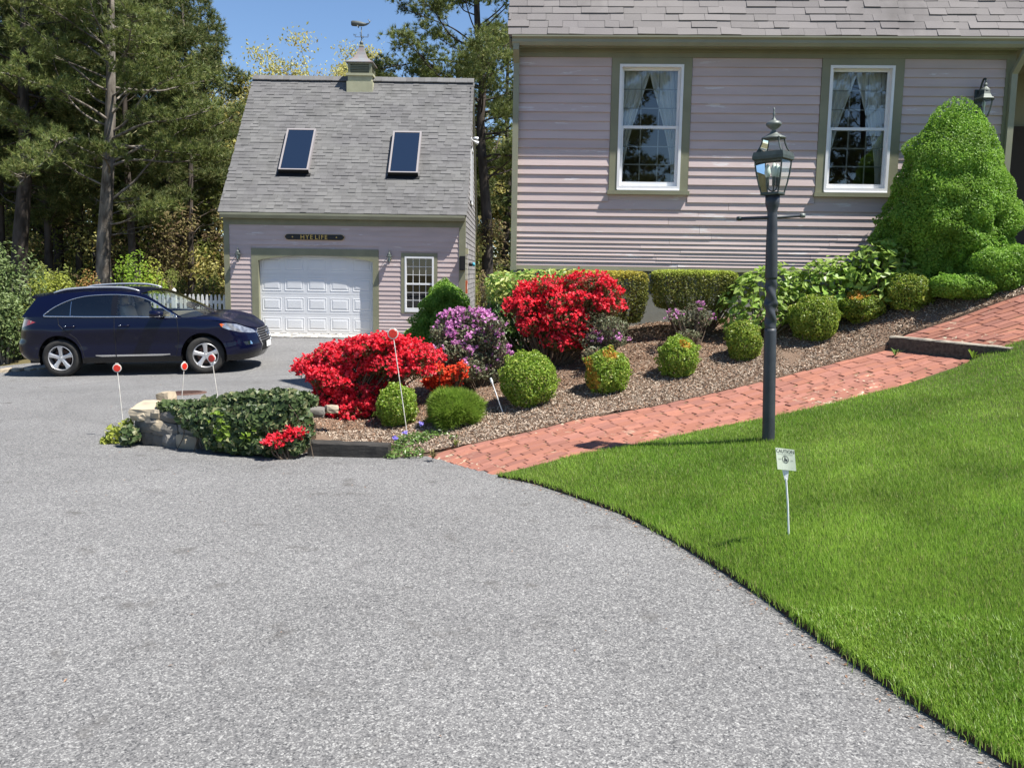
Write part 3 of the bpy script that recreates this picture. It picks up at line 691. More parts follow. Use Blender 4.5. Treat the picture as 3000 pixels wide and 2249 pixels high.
beam('step_timber', tl, tr, .17, .26, 0, 'timber_grey', 'weathered grey square timber forming a step across the brick walk', 'timber', 2, 'timber_top_lit')
t0 = on_ground(900, 1336, zd1); t1 = on_ground(1136, 1342, zd1)
beam('edging_timber', (t0.x, t0.y, t0.z+.135), (t1.x, t1.y, t1.z+.12), .15, .2, 0, 'timber_dark', 'dark tarred edging timber between the driveway and the mulch', 'timber', 4)
# moss and tiny weeds in the joints of the walk's near end are part of the joint sheet
# ------------------------------------------------------------------ lawn grass
def lawn_grass():
    rng = np.random.default_rng(21)
    N = 2700000
    x = rng.uniform(-.3, 7.6, N); y = rng.uniform(1.9, 9.3, N)
    d2 = x*x+y*y
    keep = rng.random(N) < np.clip(15.0/d2, 0, 1); x, y = x[keep], y[keep]
    u = x/y*FPX; keep = (u < 1680) & inpoly(x, y, LAWN); x, y = x[keep], y[keep]
    # blades hanging over the cut edge
    E = resample(np.array([tuple(p)[:2] for p in LAWN_EDGE[:14]]), .0022); E = E+rng.normal(0, .022, E.shape); 
    x = np.r_[x, E[:, 0]]; y = np.r_[y, E[:, 1]]; ne = len(E)
    n = len(x); z = zt(x, y)
    patch = .5+.5*np.sin(x*3.1+1.7*np.sin(y*2.3))*np.sin(y*2.7+1.3*np.sin(x*1.9))
    h = (.022+.017*rng.random(n))*(0.85+.35*patch)*np.where(rng.random(n) < .03, 1.5, 1.0)
    h[-ne:] *= 1.25
    w = .0023*(1+.17*np.hypot(x, y))
    a = rng.uniform(0, 2*math.pi, n); ln = rng.uniform(.1, .75, n)
    dx = np.cos(a)*ln*h; dy = np.sin(a)*ln*h
    b = a+rng.normal(1.57, .5, n); sx = np.cos(b)*w*.5; sy = np.sin(b)*w*.5
    base = np.c_[x, y, z-.004]
    V = np.stack([base-np.c_[sx, sy, 0*sx], base+np.c_[sx, sy, 0*sx], base+np.c_[dx*.35+sx*.8, dy*.35+sy*.8, h*.62], base+np.c_[dx*.35-sx*.8, dy*.35-sy*.8, h*.62], base+np.c_[dx, dy, h]], 1).reshape(-1, 3)
    k = np.arange(n)*5
    nr = np.hypot(x, y) < 4.3; kn, kf = k[nr], k[~nr]
    me = mk_mesh('lawn_grass', V, [(np.stack([kn, kn+1, kn+2, kn+3], 1), 'grass'), (np.stack([kn+3, kn+2, kn+4], 1), 'grass'), (np.stack([kf, kf+1, kf+4], 1), 'grass')])
    link('lawn_grass', me, label='bright green mown grass of the sloping front lawn', cat='grass', kind='stuff')
    return n
NBLADES = lawn_grass()
# ------------------------------------------------------------------ shared building pieces
def shingle_mesh(mat):
    v = [(-.5, 0, 0), (.5, 0, 0), (.5, 1.25, 0), (-.5, 1.25, 0), (-.5, 0, 1), (.5, 0, 1), (.5, 1.25, .12), (-.5, 1.25, .12)]
    f = [(0, 1, 5, 4), (1, 2, 6, 5), (2, 3, 7, 6), (3, 0, 4, 7), (4, 5, 6, 7), (0, 3, 2, 1)]
    return MB().add(v, f, mat).mesh('shingle')
def roof_shingles(parent, x0, x1, org_y, org_z, slope, length, expo, mat, width, seed, single, rows_single=None, holes=()):
    """courses of shingles up a slope; the first `single` are objects, the others one mesh"""
    rg = np.random.default_rng(seed); me = shingle_mesh(mat); rest = MB(); cnt = 0
    base = np.array([v.co for v in me.vertices]); fs = [tuple(p.vertices) for p in me.polygons]
    cs, sn = math.cos(slope), math.sin(slope)
    nrow = int(length/expo)
    for r in range(nrow):
        x = x0-rg.uniform(0, width)
        while x < x1-.01:
            w = width*rg.uniform(.55, 1.25); a, b = max(x, x0+rg.uniform(-.012, .004)), min(x+w, x1+rg.uniform(-.004, .012)); x += w
            if b-a < .03: continue
            th = rg.choice([.0045, .009, .016])*rg.uniform(.85, 1.15); t = r*expo+rg.normal(0, .0025)
            cxm, tm = (a+b)/2, t+expo/2
            if any(h[0] < cxm < h[1] and h[2] < tm < h[3] for h in holes): continue
            S = np.array([b-a-.003, expo, th]); sk = rg.normal(0, .004)
            L = base*S; L[:, 1] += L[:, 0]*sk/(S[0])
            Wv = np.stack([L[:, 0]+(a+b)/2, org_y+(t+L[:, 1])*cs-L[:, 2]*sn, org_z+(t+L[:, 1])*sn+L[:, 2]*cs], 1)
            if cnt < single and (rows_single is None or r < rows_single):
                o = link('shingle', me, parent)
                M = Matrix(((S[0], 0, 0, (a+b)/2), (sk*cs, S[1]*cs, -sn*S[2], org_y+t*cs), (sk*sn, S[1]*sn, cs*S[2], org_z+t*sn), (0, 0, 0, 1)))
                o.matrix_basis = M; cnt += 1
            else: rest.add(Wv, fs, mat)
    if rest.n: rest.build('shingles_upper', parent, kind='stuff')
def clapboard(parent, s0, s1, z0, z1, butt=.017):
    mb = MB(); mb.prism([(0, z0), (0, z1+.012), (-.004, z1+.012), (-butt, z0)], 'x', s0, s1, 'clap'); return mb.build('clapboard', parent)
def rect_minus(mb, x0, x1, z0, z1, holes, y0, y1, mat):
    xs = sorted({x0, x1}|{h[0] for h in holes}|{h[1] for h in holes}); zs = sorted({z0, z1}|{h[2] for h in holes}|{h[3] for h in holes})
    for i in range(len(xs)-1):
        for j in range(len(zs)-1):
            mx, mz = (xs[i]+xs[i+1])/2, (zs[j]+zs[j+1])/2
            if any(h[0] < mx < h[1] and h[2] < mz < h[3] for h in holes): continue
            mb.box(xs[i], xs[i+1], y0, y1, zs[j], zs[j+1], mat)
def frame_boxes(mb, x0, x1, z0, z1, wl, wt, wb, y0, y1, mat):
    mb.box(x0, x0+wl, y0, y1, z0, z1, mat); mb.box(x1-wl, x1, y0, y1, z0, z1, mat)
    mb.box(x0+wl, x1-wl, y0, y1, z1-wt, z1, mat); mb.box(x0+wl, x1-wl, y0, y1, z0, z0+wb, mat)
def curtain_mesh(mb, x0, x1, z0, z1, y, tie, side, mat, seed):
    """tied-back sheer: wide at the top, drawn to one side lower down"""
    rg = np.random.default_rng(seed); n, m = 40, 16; V = []
    for j in range(m+1):
        t = j/m; z = lerp(z1, z0, t)
        k = 1-(1-tie)*(np.sin(min(1, t*1.05)*math.pi/2)**1.2)
        for i in range(n+1):
            a = i/n
            x = x0+(x1-x0)*a*k if side < 0 else x1-(x1-x0)*a*k
            V.append((x, y+.018*math.sin(a*34+1.5*math.sin(3*a))+.006*math.sin(9*t+5*a), z))
    i = (np.arange(m)[:, None]*(n+1)+np.arange(n)[None]).ravel()
    mb.addnp(V, np.stack([i, i+1, i+n+2, i+n+1], 1), mat)
# ------------------------------------------------------------------ the house
house = thing('house', (H0.x, H0.y, 0), 'pale mauve clapboard house with sage trim rising behind the sloping garden bed', 'house', rz=HOUSE_YAW)
SL, SR = 0.0, fac(2948, 450)[0]
CLV = [345, 403, 458, 514, 570, 625, 680, 735, 790, 843, 898, 950, 1005, 1057, 1113, 1167, 1218, 1265, 1307, 1353, 1405, 1437, 1470, 1497, 1522, 1545, 1566, 1585, 1610]
CZ = [fac(1560, v/2.0725)[1] for v in CLV]
Z_TOP, Z_BOT = CZ[0], CZ[-1]
OVER = .165
z_gut = fac(1800, 105, -OVER-.10)[1]; z_gb = z_gut-.125
z_sof = z_gb+.03
WIN = []
for uL, uR, wl, wr in ((1788, 2021, 1811, 1997), (2398, 2637, 2422, 2610)):
    cL, cR = fac(uL, 365)[0], fac(uR, 365)[0]; fL, fR = fac(wl, 365)[0], fac(wr, 365)[0]
    zt_, zb_ = fac(1900, 190)[1], fac(1900, 557)[1]
    WIN.append((cL, cR, fL, fR, zt_, zb_))
holes = [(w[2]+.02, w[3]-.02, w[5]+.02, w[4]-.02) for w in WIN]
mb = MB(); rect_minus(mb, SL, SR, Z_BOT-.05, z_sof+.05, holes, .0, .14, 'clap')
mb.box(SL, SL+.14, .14, 3.6, Z_BOT-.05, z_sof+.05, 'clap')                      # left side wall
mb.box(SR-.14, SR, .14, 1.3, Z_BOT-.05, z_sof+.05, 'trim')                      # return wall of the entry
mb.box(SL+.14, SR, 3.46, 3.6, Z_BOT-.05, z_sof+.05, 'clap')
mb.build('wall', house)
mb = MB(); rw = 'room_wall'                                                      # the room behind the windows
zf, zc = Z_BOT-.02, z_sof+.02
mb.box(SL+.14, SR-.14, 3.4, 3.45, zf, zc, rw); mb.box(SL+.141, SR-.141, .141, 3.4, zf-.03, zf, rw); mb.box(SL+.141, SR-.141, .141, 3.4, zc, zc+.03, rw)
mb.box(SL+.142, SL+.17, .142, 3.4, zf, zc, rw); mb.box(SR-.17, SR-.142, .142, 3.4, zf, zc, rw)
mb.build('room', house)
mb = MB(); mb.box(SL+.02, SR+2.8, .03, 1.2, .2, Z_BOT-.05, 'concrete'); mb.box(SL+.02, SL+.3, 1.2, 3.6, .2, Z_BOT-.05, 'concrete'); mb.build('foundation', house)
CB0, CB1 = SL+.055, fac(2925, 450)[0]
rg = random.Random(3)
for k in range(len(CZ)-1):
    z1, z0 = CZ[k], CZ[k+1]
    segs = []; x = CB0
    for w in WIN:
        if z0 < w[4]+.02 and z1 > w[5]-.05 or k < 2: segs.append((x, w[0]-.004)); x = w[1]+.004
    segs.append((x, CB1))
    out = []
    for a, b in segs:                                                            # butt joints in the long boards
        while b-a > 3.4:
            c = a+rg.uniform(1.6, 2.9); out.append((a, c-.0015)); a = c+.0015
        out.append((a, b))
    for a, b in out: clapboard(house, a, b, z0+rg.uniform(-.0015, .0015), z1, .021+rg.uniform(-.002, .003))
mb = MB(); mb.box(SL-.012, CB0, -.03, .10, Z_BOT-.04, z_sof, 'trim'); mb.build('corner_board', house)
mb = MB(); mb.box(CB1, SR+.012, -.03, .12, Z_BOT-.04, z_sof, 'trim'); mb.build('corner_board', house)
mb = MB()
zfz = Z_TOP-.006
mb.box(CB0, CB1, -.028, -.001, zfz, z_sof, 'trim'); mb.box(CB0, CB1, -.05, -.028, z_sof-.05, z_sof, 'trim'); mb.build('frieze', house)
mb = MB(); mb.box(SL-.02, SR+3.2, -OVER, .0, z_sof, z_sof+.018, 'trim'); mb.box(SR, SR+3.2, 0, 1.4, z_sof, z_sof+.018, 'trim'); mb.build('soffit', house)
mb = MB(); mb.box(SL-.03, SR+3.2, -OVER-.022, -OVER, z_gb, z_gut+.01, 'trim'); mb.build('fascia', house)
mb = MB()                                                                         # K-style gutter
prof = [(-OVER-.023, z_gut-.012), (-OVER-.023, z_gb+.012), (-OVER-.075, z_gb+.012), (-OVER-.098, z_gb+.05), (-OVER-.098, z_gb+.085), (-OVER-.125, z_gut-.018), (-OVER-.125, z_gut),
        (-OVER-.112, z_gut), (-OVER-.112, z_gut-.014), (-OVER-.09, z_gb+.08), (-OVER-.09, z_gb+.05), (-OVER-.07, z_gb+.02), (-OVER-.03, z_gb+.02), (-OVER-.03, z_gut-.012)]
mb.prism(prof, 'x', SL-.03, SR+3.2, 'gutter'); mb.build('gutter', house)
# bottom water table
mb = MB(); mb.prism([(0, Z_BOT-.055), (0, Z_BOT), (-.022, Z_BOT-.01), (-.028, Z_BOT-.055)], 'x', SL, SR, 'trim'); mb.build('water_table', house)
def downspout(x, pts, parent, name='downspout', w=.075, d=.055):
    mb = MB(); P = [Vector(p) for p in pts]
    for a, b in zip(P[:-1], P[1:]):
        dv = (b-a).normalized(); up = Vector((1, 0, 0)); n2 = dv.cross(up).normalized()
        V = []
        for c in (a-dv*.012, b+dv*.012):
            for sx, sn_ in ((-1, -1), (1, -1), (1, 1), (-1, 1)): V.append(tuple(c+up*sx*w/2+n2*sn_*d/2))
        mb.add(V, [(0, 1, 5, 4), (1, 2, 6, 5), (2, 3, 7, 6), (3, 0, 4, 7), (0, 3, 2, 1), (4, 5, 6, 7)], 'gutter')
    zc_ = P[-1].z+.35
    mb.box(x-w/2-.006, x+w/2+.006, P[-1].y-d/2-.006, P[-1].y+d/2+.006, zc_, zc_+.05, 'gutter')
    return mb.build(name, parent)
xl = SL+.022
downspout(xl, [(xl, -OVER-.06, z_gb+.02), (xl, -OVER-.06, z_gb-.03), (xl, -.065, z_gb-.16), (xl, -.065, Z_BOT-.42)], house)
xr = SR-.02
downspout(xr, [(xr+.05, -OVER-.06, z_gb+.02), (xr+.04, -OVER-.06, z_gb-.04), (xr+.0, -.065, z_gb-.26), (xr, -.065, Z_BOT-.42)], house)
# roof
SLOPE = R(55)
ry, rz = -OVER-.055, z_gut+.022
RL = 3.6
mb = MB(); cs, sn = math.cos(SLOPE), math.sin(SLOPE)
V = [(x, ry+t*cs-d*sn*0+d*sn, rz+t*sn-d*cs) for x in (SL-.075, SR+3.2) for t in (0.01, RL) for d in (.004, .05)]
mb.add(V, [(0, 1, 3, 2), (4, 6, 7, 5), (0, 2, 6, 4), (1, 5, 7, 3), (0, 4, 5, 1), (2, 3, 7, 6)], 'shingle_house')
yk, zk = ry+RL*cs, rz+RL*sn                                                        # upper, flatter slope and far side
mb.add([(SL-.075, yk, zk), (SR+3.2, yk, zk), (SR+3.2, yk+2.15, rz), (SL-.075, yk+2.15, rz)],
       [(0, 1, 2, 3)], 'shingle_house')
roof = mb.build('roof', house)
roof_shingles(roof, SL-.085, SR+3.2, ry, rz, SLOPE, RL, .128, 'shingle_house', .30, 7, 290, 9)
mb = MB(); mb.add([(SL-.07, ry+.03+t*cs+d*sn, rz+t*sn-d*cs-.01) for t in (0, RL) for d in (.05, .2)]+[(SL-.045, ry+.03+t*cs+d*sn, rz+t*sn-d*cs-.01) for t in (0, RL) for d in (.05, .2)],
                  [(0, 1, 3, 2), (4, 6, 7, 5), (0, 2, 6, 4), (1, 5, 7, 3), (0, 4, 5, 1), (2, 3, 7, 6)], 'trim'); mb.build('rake_board', house)
mb = MB(); mb.add([(SL+.001, .02, z_sof), (SL+.001, 3.6, z_sof), (SL+.001, yk, zk-.15)], [(0, 1, 2)], 'clap'); mb.build('gable', house)
# windows
def house_window(w, seed, open_w):
    cL, cR, fL, fR, z1, z0 = w
    mb = MB(); zs = z0-.012
    mb.box(cL, fL, -.026, -.001, zs, zfz-.002, 'trim'); mb.box(fR, cR, -.026, -.001, zs, zfz-.002, 'trim'); mb.box(fL, fR, -.026, -.001, z1, zfz-.002, 'trim')
    win = mb.build('window', house)
    mb = MB(); mb.box(cL-.02, cR+.02, -.062, 0, zs-.05, zs, 'trim'); mb.build('sill', win)
    mb = MB(); f = .034
    frame_boxes(mb, fL, fR, z0, z1, f, f, .05, -.034, .0, 'white_vinyl')
    frame_boxes(mb, fL+.012, fR-.012, z0+.012, z1-.012, f-.012, f-.012, .03, .0, .11, 'white_vinyl')
    mb.prism([(-.048, z0-.008), (-.048, z0+.004), (.06, z0+.05), (.06, z0-.008)], 'x', fL+.006, fR-.006, 'white_vinyl')
    mb.build('frame', win)
    zm = lerp(z1, z0, (371-190)/(557-190)); iL, iR = fL+f, fR-f
    mb = MB(); frame_boxes(mb, iL+.001, iR-.001, zm-.02, z1-f, .03, .03, .036, .045, .075, 'white_vinyl'); mb.build('upper_sash', win)
    mb = MB(); frame_boxes(mb, iL+.001, iR-.001, z0+.05, zm+.018, .036, .036, .055, .012, .044, 'white_vinyl'); mb.build('lower_sash', win)
    for (a, b, y) in ((zm+.01, z1-f-.025, .058), (z0+.1, zm-.014, .026)):
        mb = MB(); mb.add([(iL+.028, y, a), (iR-.028, y, a), (iR-.028, y, b), (iL+.028, y, b)], [(0, 1, 2, 3)], 'win_glass'); mb.build('pane', win)
        for k in (1, 2):
            xm = lerp(iL+.03, iR-.03, k/3); mb = MB(); mb.box(xm-.007, xm+.007, y+.004, y+.012, a, b, 'muntin'); mb.build('muntin', win)
            zz = lerp(a, b, k/3); mb = MB(); mb.box(iL+.03, iR-.03, y+.0045, y+.0115, zz-.007, zz+.007, 'muntin'); mb.build('muntin', win)
    mb = MB(); curtain_mesh(mb, iL-.05, (iL+iR)/2+.02, z0-.05, z1+.02, .20, .22, -1, 'curtain', seed); mb.build('curtain', win, smooth=True)
    mb = MB(); curtain_mesh(mb, (iL+iR)/2-.02, iR+.05, z0-.05, z1+.02, .20, .22, 1, 'curtain', seed+1); mb.build('curtain', win, smooth=True)
    mb = MB(); curtain_mesh(mb, iL-.02, (iL+iR)/2, z1-.9, z1+.03, .235, .3, -1, 'drape_dark', seed+2); curtain_mesh(mb, (iL+iR)/2, iR+.02, z1-.9, z1+.03, .235, .3, 1, 'drape_dark', seed+3); mb.build('drape', win, smooth=True)
house_window(WIN[0], 1, .2); house_window(WIN[1], 9, .3)
# entry recess at the right
mb = MB(); mb.box(SR, SR+3.0, 1.3, 1.4, Z_BOT-.3, z_sof+.02, 'trim'); mb.build('entry_wall', house)
mb = MB(); mb.box(SR+.55, SR+1.5, 1.24, 1.297, Z_BOT-.2, Z_BOT+2.05, 'dark_room'); dr = mb.build('door', house)
mb = MB(); mb.lathe([(.0, 0), (.025, 0), (.03, .02), (.02, .04), (0, .042)], 'gold', 12, (SR+.65, 1.2, Z_BOT+.8), 'y'); mb.build('door_knob', dr)
mb = MB(); mb.box(SR-.0, SR+3.0, .05, 1.3, Z_BOT-.38, Z_BOT-.28, 'timber_grey'); mb.build('entry_floor', house)
# ------------------------------------------------------------------ the garage
GY = 22.5
def gat(u, v, dep=0.0):
    p = at(u, v, GY+dep); return p.x-G0x, p.z
G0x = at(660, 800, GY).x
GW = at(1360, 720, GY).x-G0x
GB = at(900, 985, GY).z
garage = thing('garage', (G0x, GY, 0), 'small steep-roofed garage with a white arched overhead door and two skylights', 'garage')
GO = .15                                                    # eave overhang
ge_z = gat(1000, 627, -GO-.09)[1]; gd = 6.2
gr_z = at(1064, 233, GY+gd/2).z
gs_z = ge_z-.11
dL, dR = gat(760, 900)[0], gat(1093, 900)[0]; cLo, cRo = gat(740, 900)[0], gat(1110, 900)[0]
zh = gat(925, 729)[1]; za = gat(925, 749)[1]; zsp = gat(925, 765)[1]; zdb = GB+.05
wx0, wx1 = gat(1186, 840)[0], gat(1271, 840)[0]; wz1, wz0 = gat(1230, 752)[1], gat(1230, 914)[1]
ch = [(dL-.001, dR+.001, GB-.3, za+.02), (wx0+.02, wx1-.02, wz0+.02, wz1-.02)]
mb = MB(); rect_minus(mb, 0, GW, GB-.25, gs_z+.03, ch, 0, .15, 'clap')
mb.box(0, .15, .15, gd, GB-.25, gs_z+.03, 'clap'); mb.box(GW-.15, GW-.012, .15, gd, GB-.25, gs_z+.03, 'clap'); mb.box(0, GW-.012, gd-.15, gd, GB-.25, gs_z+.03, 'clap')
mb.build('wall', garage)
mb = MB(); mb.box(.16, GW-.16, .16, gd-.16, GB-.1, GB-.06, 'concrete'); mb.box(.16, GW-.16, .5, .52, GB-.06, gs_z, 'dark_room'); mb.build('interior', garage)
# clapboards on the front: even courses, finer towards the ground
zs = [gs_z-.17]
zfin = GB+.12
while zs[-1] > zfin:
    t = (zs[-1]-zfin)/(gs_z-zfin); zs.append(zs[-1]-lerp(.075, .125, min(1, max(0, t)*2.2)))
cb = .13
casing_w = (wx0-.09, wx1+.09, wz0-.03, wz1+.09)
for k in range(len(zs)-1):
    z1, z0 = zs[k], zs[k+1]; cuts = []
    if z0 < zh: cuts.append((cLo, cRo))
    if z0 < casing_w[3] and z1 > casing_w[2]: cuts.append((casing_w[0], casing_w[1]))
    x = cb
    for a, b in cuts:
        if a-x > .03: clapboard(garage, x, a-.003, z0, z1, .020)
        x = b+.003
    if GW-cb-x > .03: clapboard(garage, x, GW-cb, z0, z1, .020)
for a, b in ((-.012, cb), (GW-cb, GW+.012)):
    mb = MB(); mb.box(a, b, -.03, .11, GB-.02, gs_z, 'trim'); mb.build('corner_board', garage)
mb = MB(); mb.box(cb, GW-cb, -.027, -.001, zs[0]-.005, gs_z, 'trim'); mb.build('frieze', garage)
mb = MB(); mb.box(-.02, GW+.02, -GO, 0, gs_z, gs_z+.018, 'trim'); mb.box(-.02, GW+.02, gd, gd+GO, gs_z, gs_z+.018, 'trim'); mb.build('soffit', garage)
mb = MB()
mb.prism([(-GO, gs_z-.02), (-GO, ge_z), (-GO-.09, ge_z), (-GO-.09, ge_z-.05), (-GO-.06, gs_z+.0), (-GO-.05, gs_z-.02)], 'x', -.03, GW+.03, 'gutter'); mb.build('gutter', garage)
mb = MB(); mb.box(cb, cLo, -.02, .03, GB-.25, zfin+.02, 'concrete'); mb.box(cRo, GW-cb, -.02, .03, GB-.25, zfin+.02, 'concrete'); mb.build('foundation', garage)
# door surround with its arched head
mb = MB(); mb.box(cLo, dL, -.028, .115, GB-.02, zsp, 'trim'); mb.build('door_jamb', garage)
mb = MB(); mb.box(dR, cRo, -.028, .115, GB-.02, zsp, 'trim'); mb.build('door_jamb', garage)
arc = [(lerp(dL, dR, t), zsp+(za-zsp)*(1-abs(2*t-1)**2.3)) for t in np.linspace(0, 1, 25)]
mb = MB()
V = []; F = []
for x, z in arc: V += [(x, -.028, z), (x, -.028, zh), (x, .115, z), (x, .115, zh)]
n = len(arc)
for i in range(n-1):
    a = 4*i; b = 4*(i+1); F += [(a, b, b+1, a+1), (a+2, a+3, b+3, b+2), (a, a+2, b+2, b), (a+1, b+1, b+3, a+3)]
mb.add(V, F, 'trim'); mb.box(cLo, dL, -.028, .115, zsp, zh, 'trim'); mb.box(dR, cRo, -.028, .115, zsp, zh, 'trim'); mb.build('door_head', garage)
mb = MB(); mb.box(dL, dR, -.05, .30, GB-.25, zdb, 'sill_tan'); mb.build('door_sill', garage)
# overhead door: four sections of five raised panels
ry_ = .12; H = (za+.03)-zdb; sec = H/4
mb = MB()
for k in range(4): mb.box(dL-.02, dR+.02, ry_, ry_+.05, zdb+k*sec+.004, zdb+(k+1)*sec-.004, 'door_white')
mb.box(dL-.02, dR+.02, ry_+.012, ry_+.045, zdb, zdb+H, 'door_white')
gdoor = mb.build('overhead_door', garage)
pw = (dR-dL)/5
mb = MB(); a, b = pw*.42, sec*.33; d1, d2 = .014, .05
rings = [(a, b, 0.001), (a-.006, b-.006, -.006), (a-.016, b-.016, -.006), (a-.03, b-.03, .0005), (a-.075, b-.075, -.008)]
V = []; F = []
for (hx, hz, y) in rings: V += [(-hx, y, -hz), (hx, y, -hz), (hx, y, hz), (-hx, y, hz)]
for i in range(len(rings)-1):
    for j in range(4): F.append((4*i+j, 4*i+(j+1) % 4, 4*i+4+(j+1) % 4, 4*i+4+j))
F.append((16, 17, 18, 19)); mb.add(V, F, 'door_white'); PM = mb.mesh('panel')
for k in range(4):
    for j in range(5):
        link('panel', PM, gdoor, loc=(dL+pw*(j+.5), ry_, zdb+sec*(k+.5)))
mb = MB(); mb.box(dL, dR, ry_-.004, ry_+.03, zdb-.002, zdb+.018, 'car_black'); mb.build('weather_strip', gdoor)
# window with small panes
mb = MB(); frame_boxes(mb, casing_w[0], casing_w[1], casing_w[2], casing_w[3], .09, .09, .03, -.026, -.001, 'trim'); gw = mb.build('window', garage)
mb = MB(); frame_boxes(mb, wx0, wx1, wz0, wz1, .045, .045, .10, -.034, .06, 'white_vinyl'); mb.box(wx0+.04, wx1-.04, -.01, .05, (wz0+wz1)/2-.01, (wz0+wz1)/2+.035, 'white_vinyl'); mb.build('frame', gw)
for (z0, z1) in (((wz0+wz1)/2+.035, wz1-.045), (wz0+.10, (wz0+wz1)/2-.01)):
    mb = MB(); x0, x1 = wx0+.045, wx1-.045
    for i in range(4):
        for j in range(3):
            a, b, c, d = lerp(x0, x1, i/4), lerp(x0, x1, (i+1)/4), lerp(z0, z1, j/3), lerp(z0, z1, (j+1)/3)
            mb = MB(); mb.add([(a, .035, c), (b, .035, c), (b, .035, d), (a, .035, d)], [(0, 1, 2, 3)], 'garage_glass'); mb.build('pane', gw)
    for k in (1, 2, 3): xm = lerp(x0, x1, k/4); mb = MB(); mb.box(xm-.006, xm+.006, .027, .034, z0, z1, 'white_vinyl'); mb.build('muntin', gw)
    for k in (1, 2): zz = lerp(z0, z1, k/3); mb = MB(); mb.box(x0, x1, .026, .033, zz-.006, zz+.006, 'white_vinyl'); mb.build('muntin', gw)
# roof
ey, ez = -GO-.06, ge_z+.015
run = gd/2-ey; rise = gr_z-ez; gsl = math.atan2(rise, run); glen = math.hypot(run, rise)
mb = MB(); cs, sn = math.cos(gsl), math.sin(gsl)
x0, x1 = -.07, GW+.07
yb, zb2 = gd-ey, ez
mb.add([(x0, ey, ez), (x1, ey, ez), (x1, gd/2, gr_z), (x0, gd/2, gr_z), (x1, yb, zb2), (x0, yb, zb2),
        (x0, ey+.05*sn, ez-.05*cs), (x1, ey+.05*sn, ez-.05*cs), (x1, gd/2, gr_z-.08), (x0, gd/2, gr_z-.08), (x1, yb-.05*sn, ez-.05*cs), (x0, yb-.05*sn, ez-.05*cs)],
       [(0, 1, 2, 3), (3, 2, 4, 5), (6, 9, 8, 7), (9, 11, 10, 8), (0, 6, 7, 1), (1, 7, 8, 2), (2, 8, 10, 4), (0, 3, 9, 6), (3, 5, 11, 9)], 'shingle')
groof = mb.build('roof', garage)
def roof_pt(u, v):                                              # pixel on the roof plane -> (x, distance up the slope)
    n = Vector((0, -sn, cs)); p = on_plane(u, v, Vector((G0x, GY+ey, ez)), n); return p.x-G0x, (p.y-GY-ey)/cs
SK = []
for q in ([(846, 387), (927, 389), (906, 511), (817, 507)], [(1155, 395), (1235, 396), (1226, 518), (1137, 517)]):
    c = [roof_pt(*p) for p in q]; SK.append(((c[0][0]+c[3][0])/2, (c[1][0]+c[2][0])/2, (c[2][1]+c[3][1])/2, (c[0][1]+c[1][1])/2))
roof_shingles(groof, x0-.01, x1+.01, ey, ez+.002, gsl, glen-.02, .120, 'shingle', .23, 17, 300)
n = 36
capm = MB().add([(-.5, -.5, -.32), (.5, -.5, -.32), (.5, 0, .10), (-.5, 0, .10), (.5, .5, -.32), (-.5, .5, -.32), (-.5, -.5, -.25), (.5, -.5, -.25), (.5, 0, .2), (-.5, 0, .2), (.5, .5, -.25), (-.5, .5, -.25)],
                [(6, 7, 8, 9), (9, 8, 10, 11), (0, 1, 7, 6), (1, 2, 8, 7), (2, 4, 10, 8), (0, 6, 9, 3), (3, 9, 11, 5), (4, 5, 11, 10)], 'shingle').mesh('ridge_cap')
rg = random.Random(5)
for i in range(n):
    o = link('ridge_cap', capm, groof, loc=(lerp(x0, x1, (i+.5)/n), gd/2, gr_z+.015+rg.uniform(0, .006))); w = (x1-x0)/n
    o.scale = (w*.985, .26, .30); o.rotation_euler = (0, rg.uniform(-.03, .03), 0)
# skylights
def skylight(x0, x1, t0, t1):
    """box raised off the slope"""
    o = link('skylight', None, garage)
    M = Matrix(((1, 0, 0, 0), (0, cs, -sn, ey), (0, sn, cs, ez), (0, 0, 0, 1)))
    mb = MB(); frame_boxes2 = ((x0, x1, t0, t0+.05), (x0, x1, t1-.05, t1), (x0, x0+.045, t0+.05, t1-.05), (x1-.045, x1, t0+.05, t1-.05))
    for a, b, c, d in frame_boxes2: mb.box(a, b, c, d, .0, .135, 'skylight_frame', M)
    mb.build('frame', o)
    mb = MB(); mb.box(x0-.05, x1+.05, t0-.10, t0, .0, .03, 'car_black', M); mb.box(x0-.012, x1+.012, t0-.013, t0, .03, .15, 'car_black', M); mb.build('flashing_and_shade', o)  # apron, then a black panel painting the shade of the lower face
    mb = MB(); V = [tuple(M @ Vector(p)) for p in ((x0+.05, t0+.05, .125), (x1-.05, t0+.05, .125), (x1-.05, t1-.05, .125), (x0+.05, t1-.05, .125))]
    mb.add(V, [(0, 1, 2, 3)], 'skylight_glass'); mb.build('pane', o)
    mb = MB(); mb.box(x0+.05, x1-.05, t0+.05, t1-.05, .002, .03, 'shade_blue', M); mb.build('blind', o)
pmat('skylight_frame', (0.27, 0.25, 0.25), None, rough=.5, spec=.4); pmat('shade_blue', (0.05, 0.058, 0.075), None, rough=.9)
for s in SK: skylight(*s)
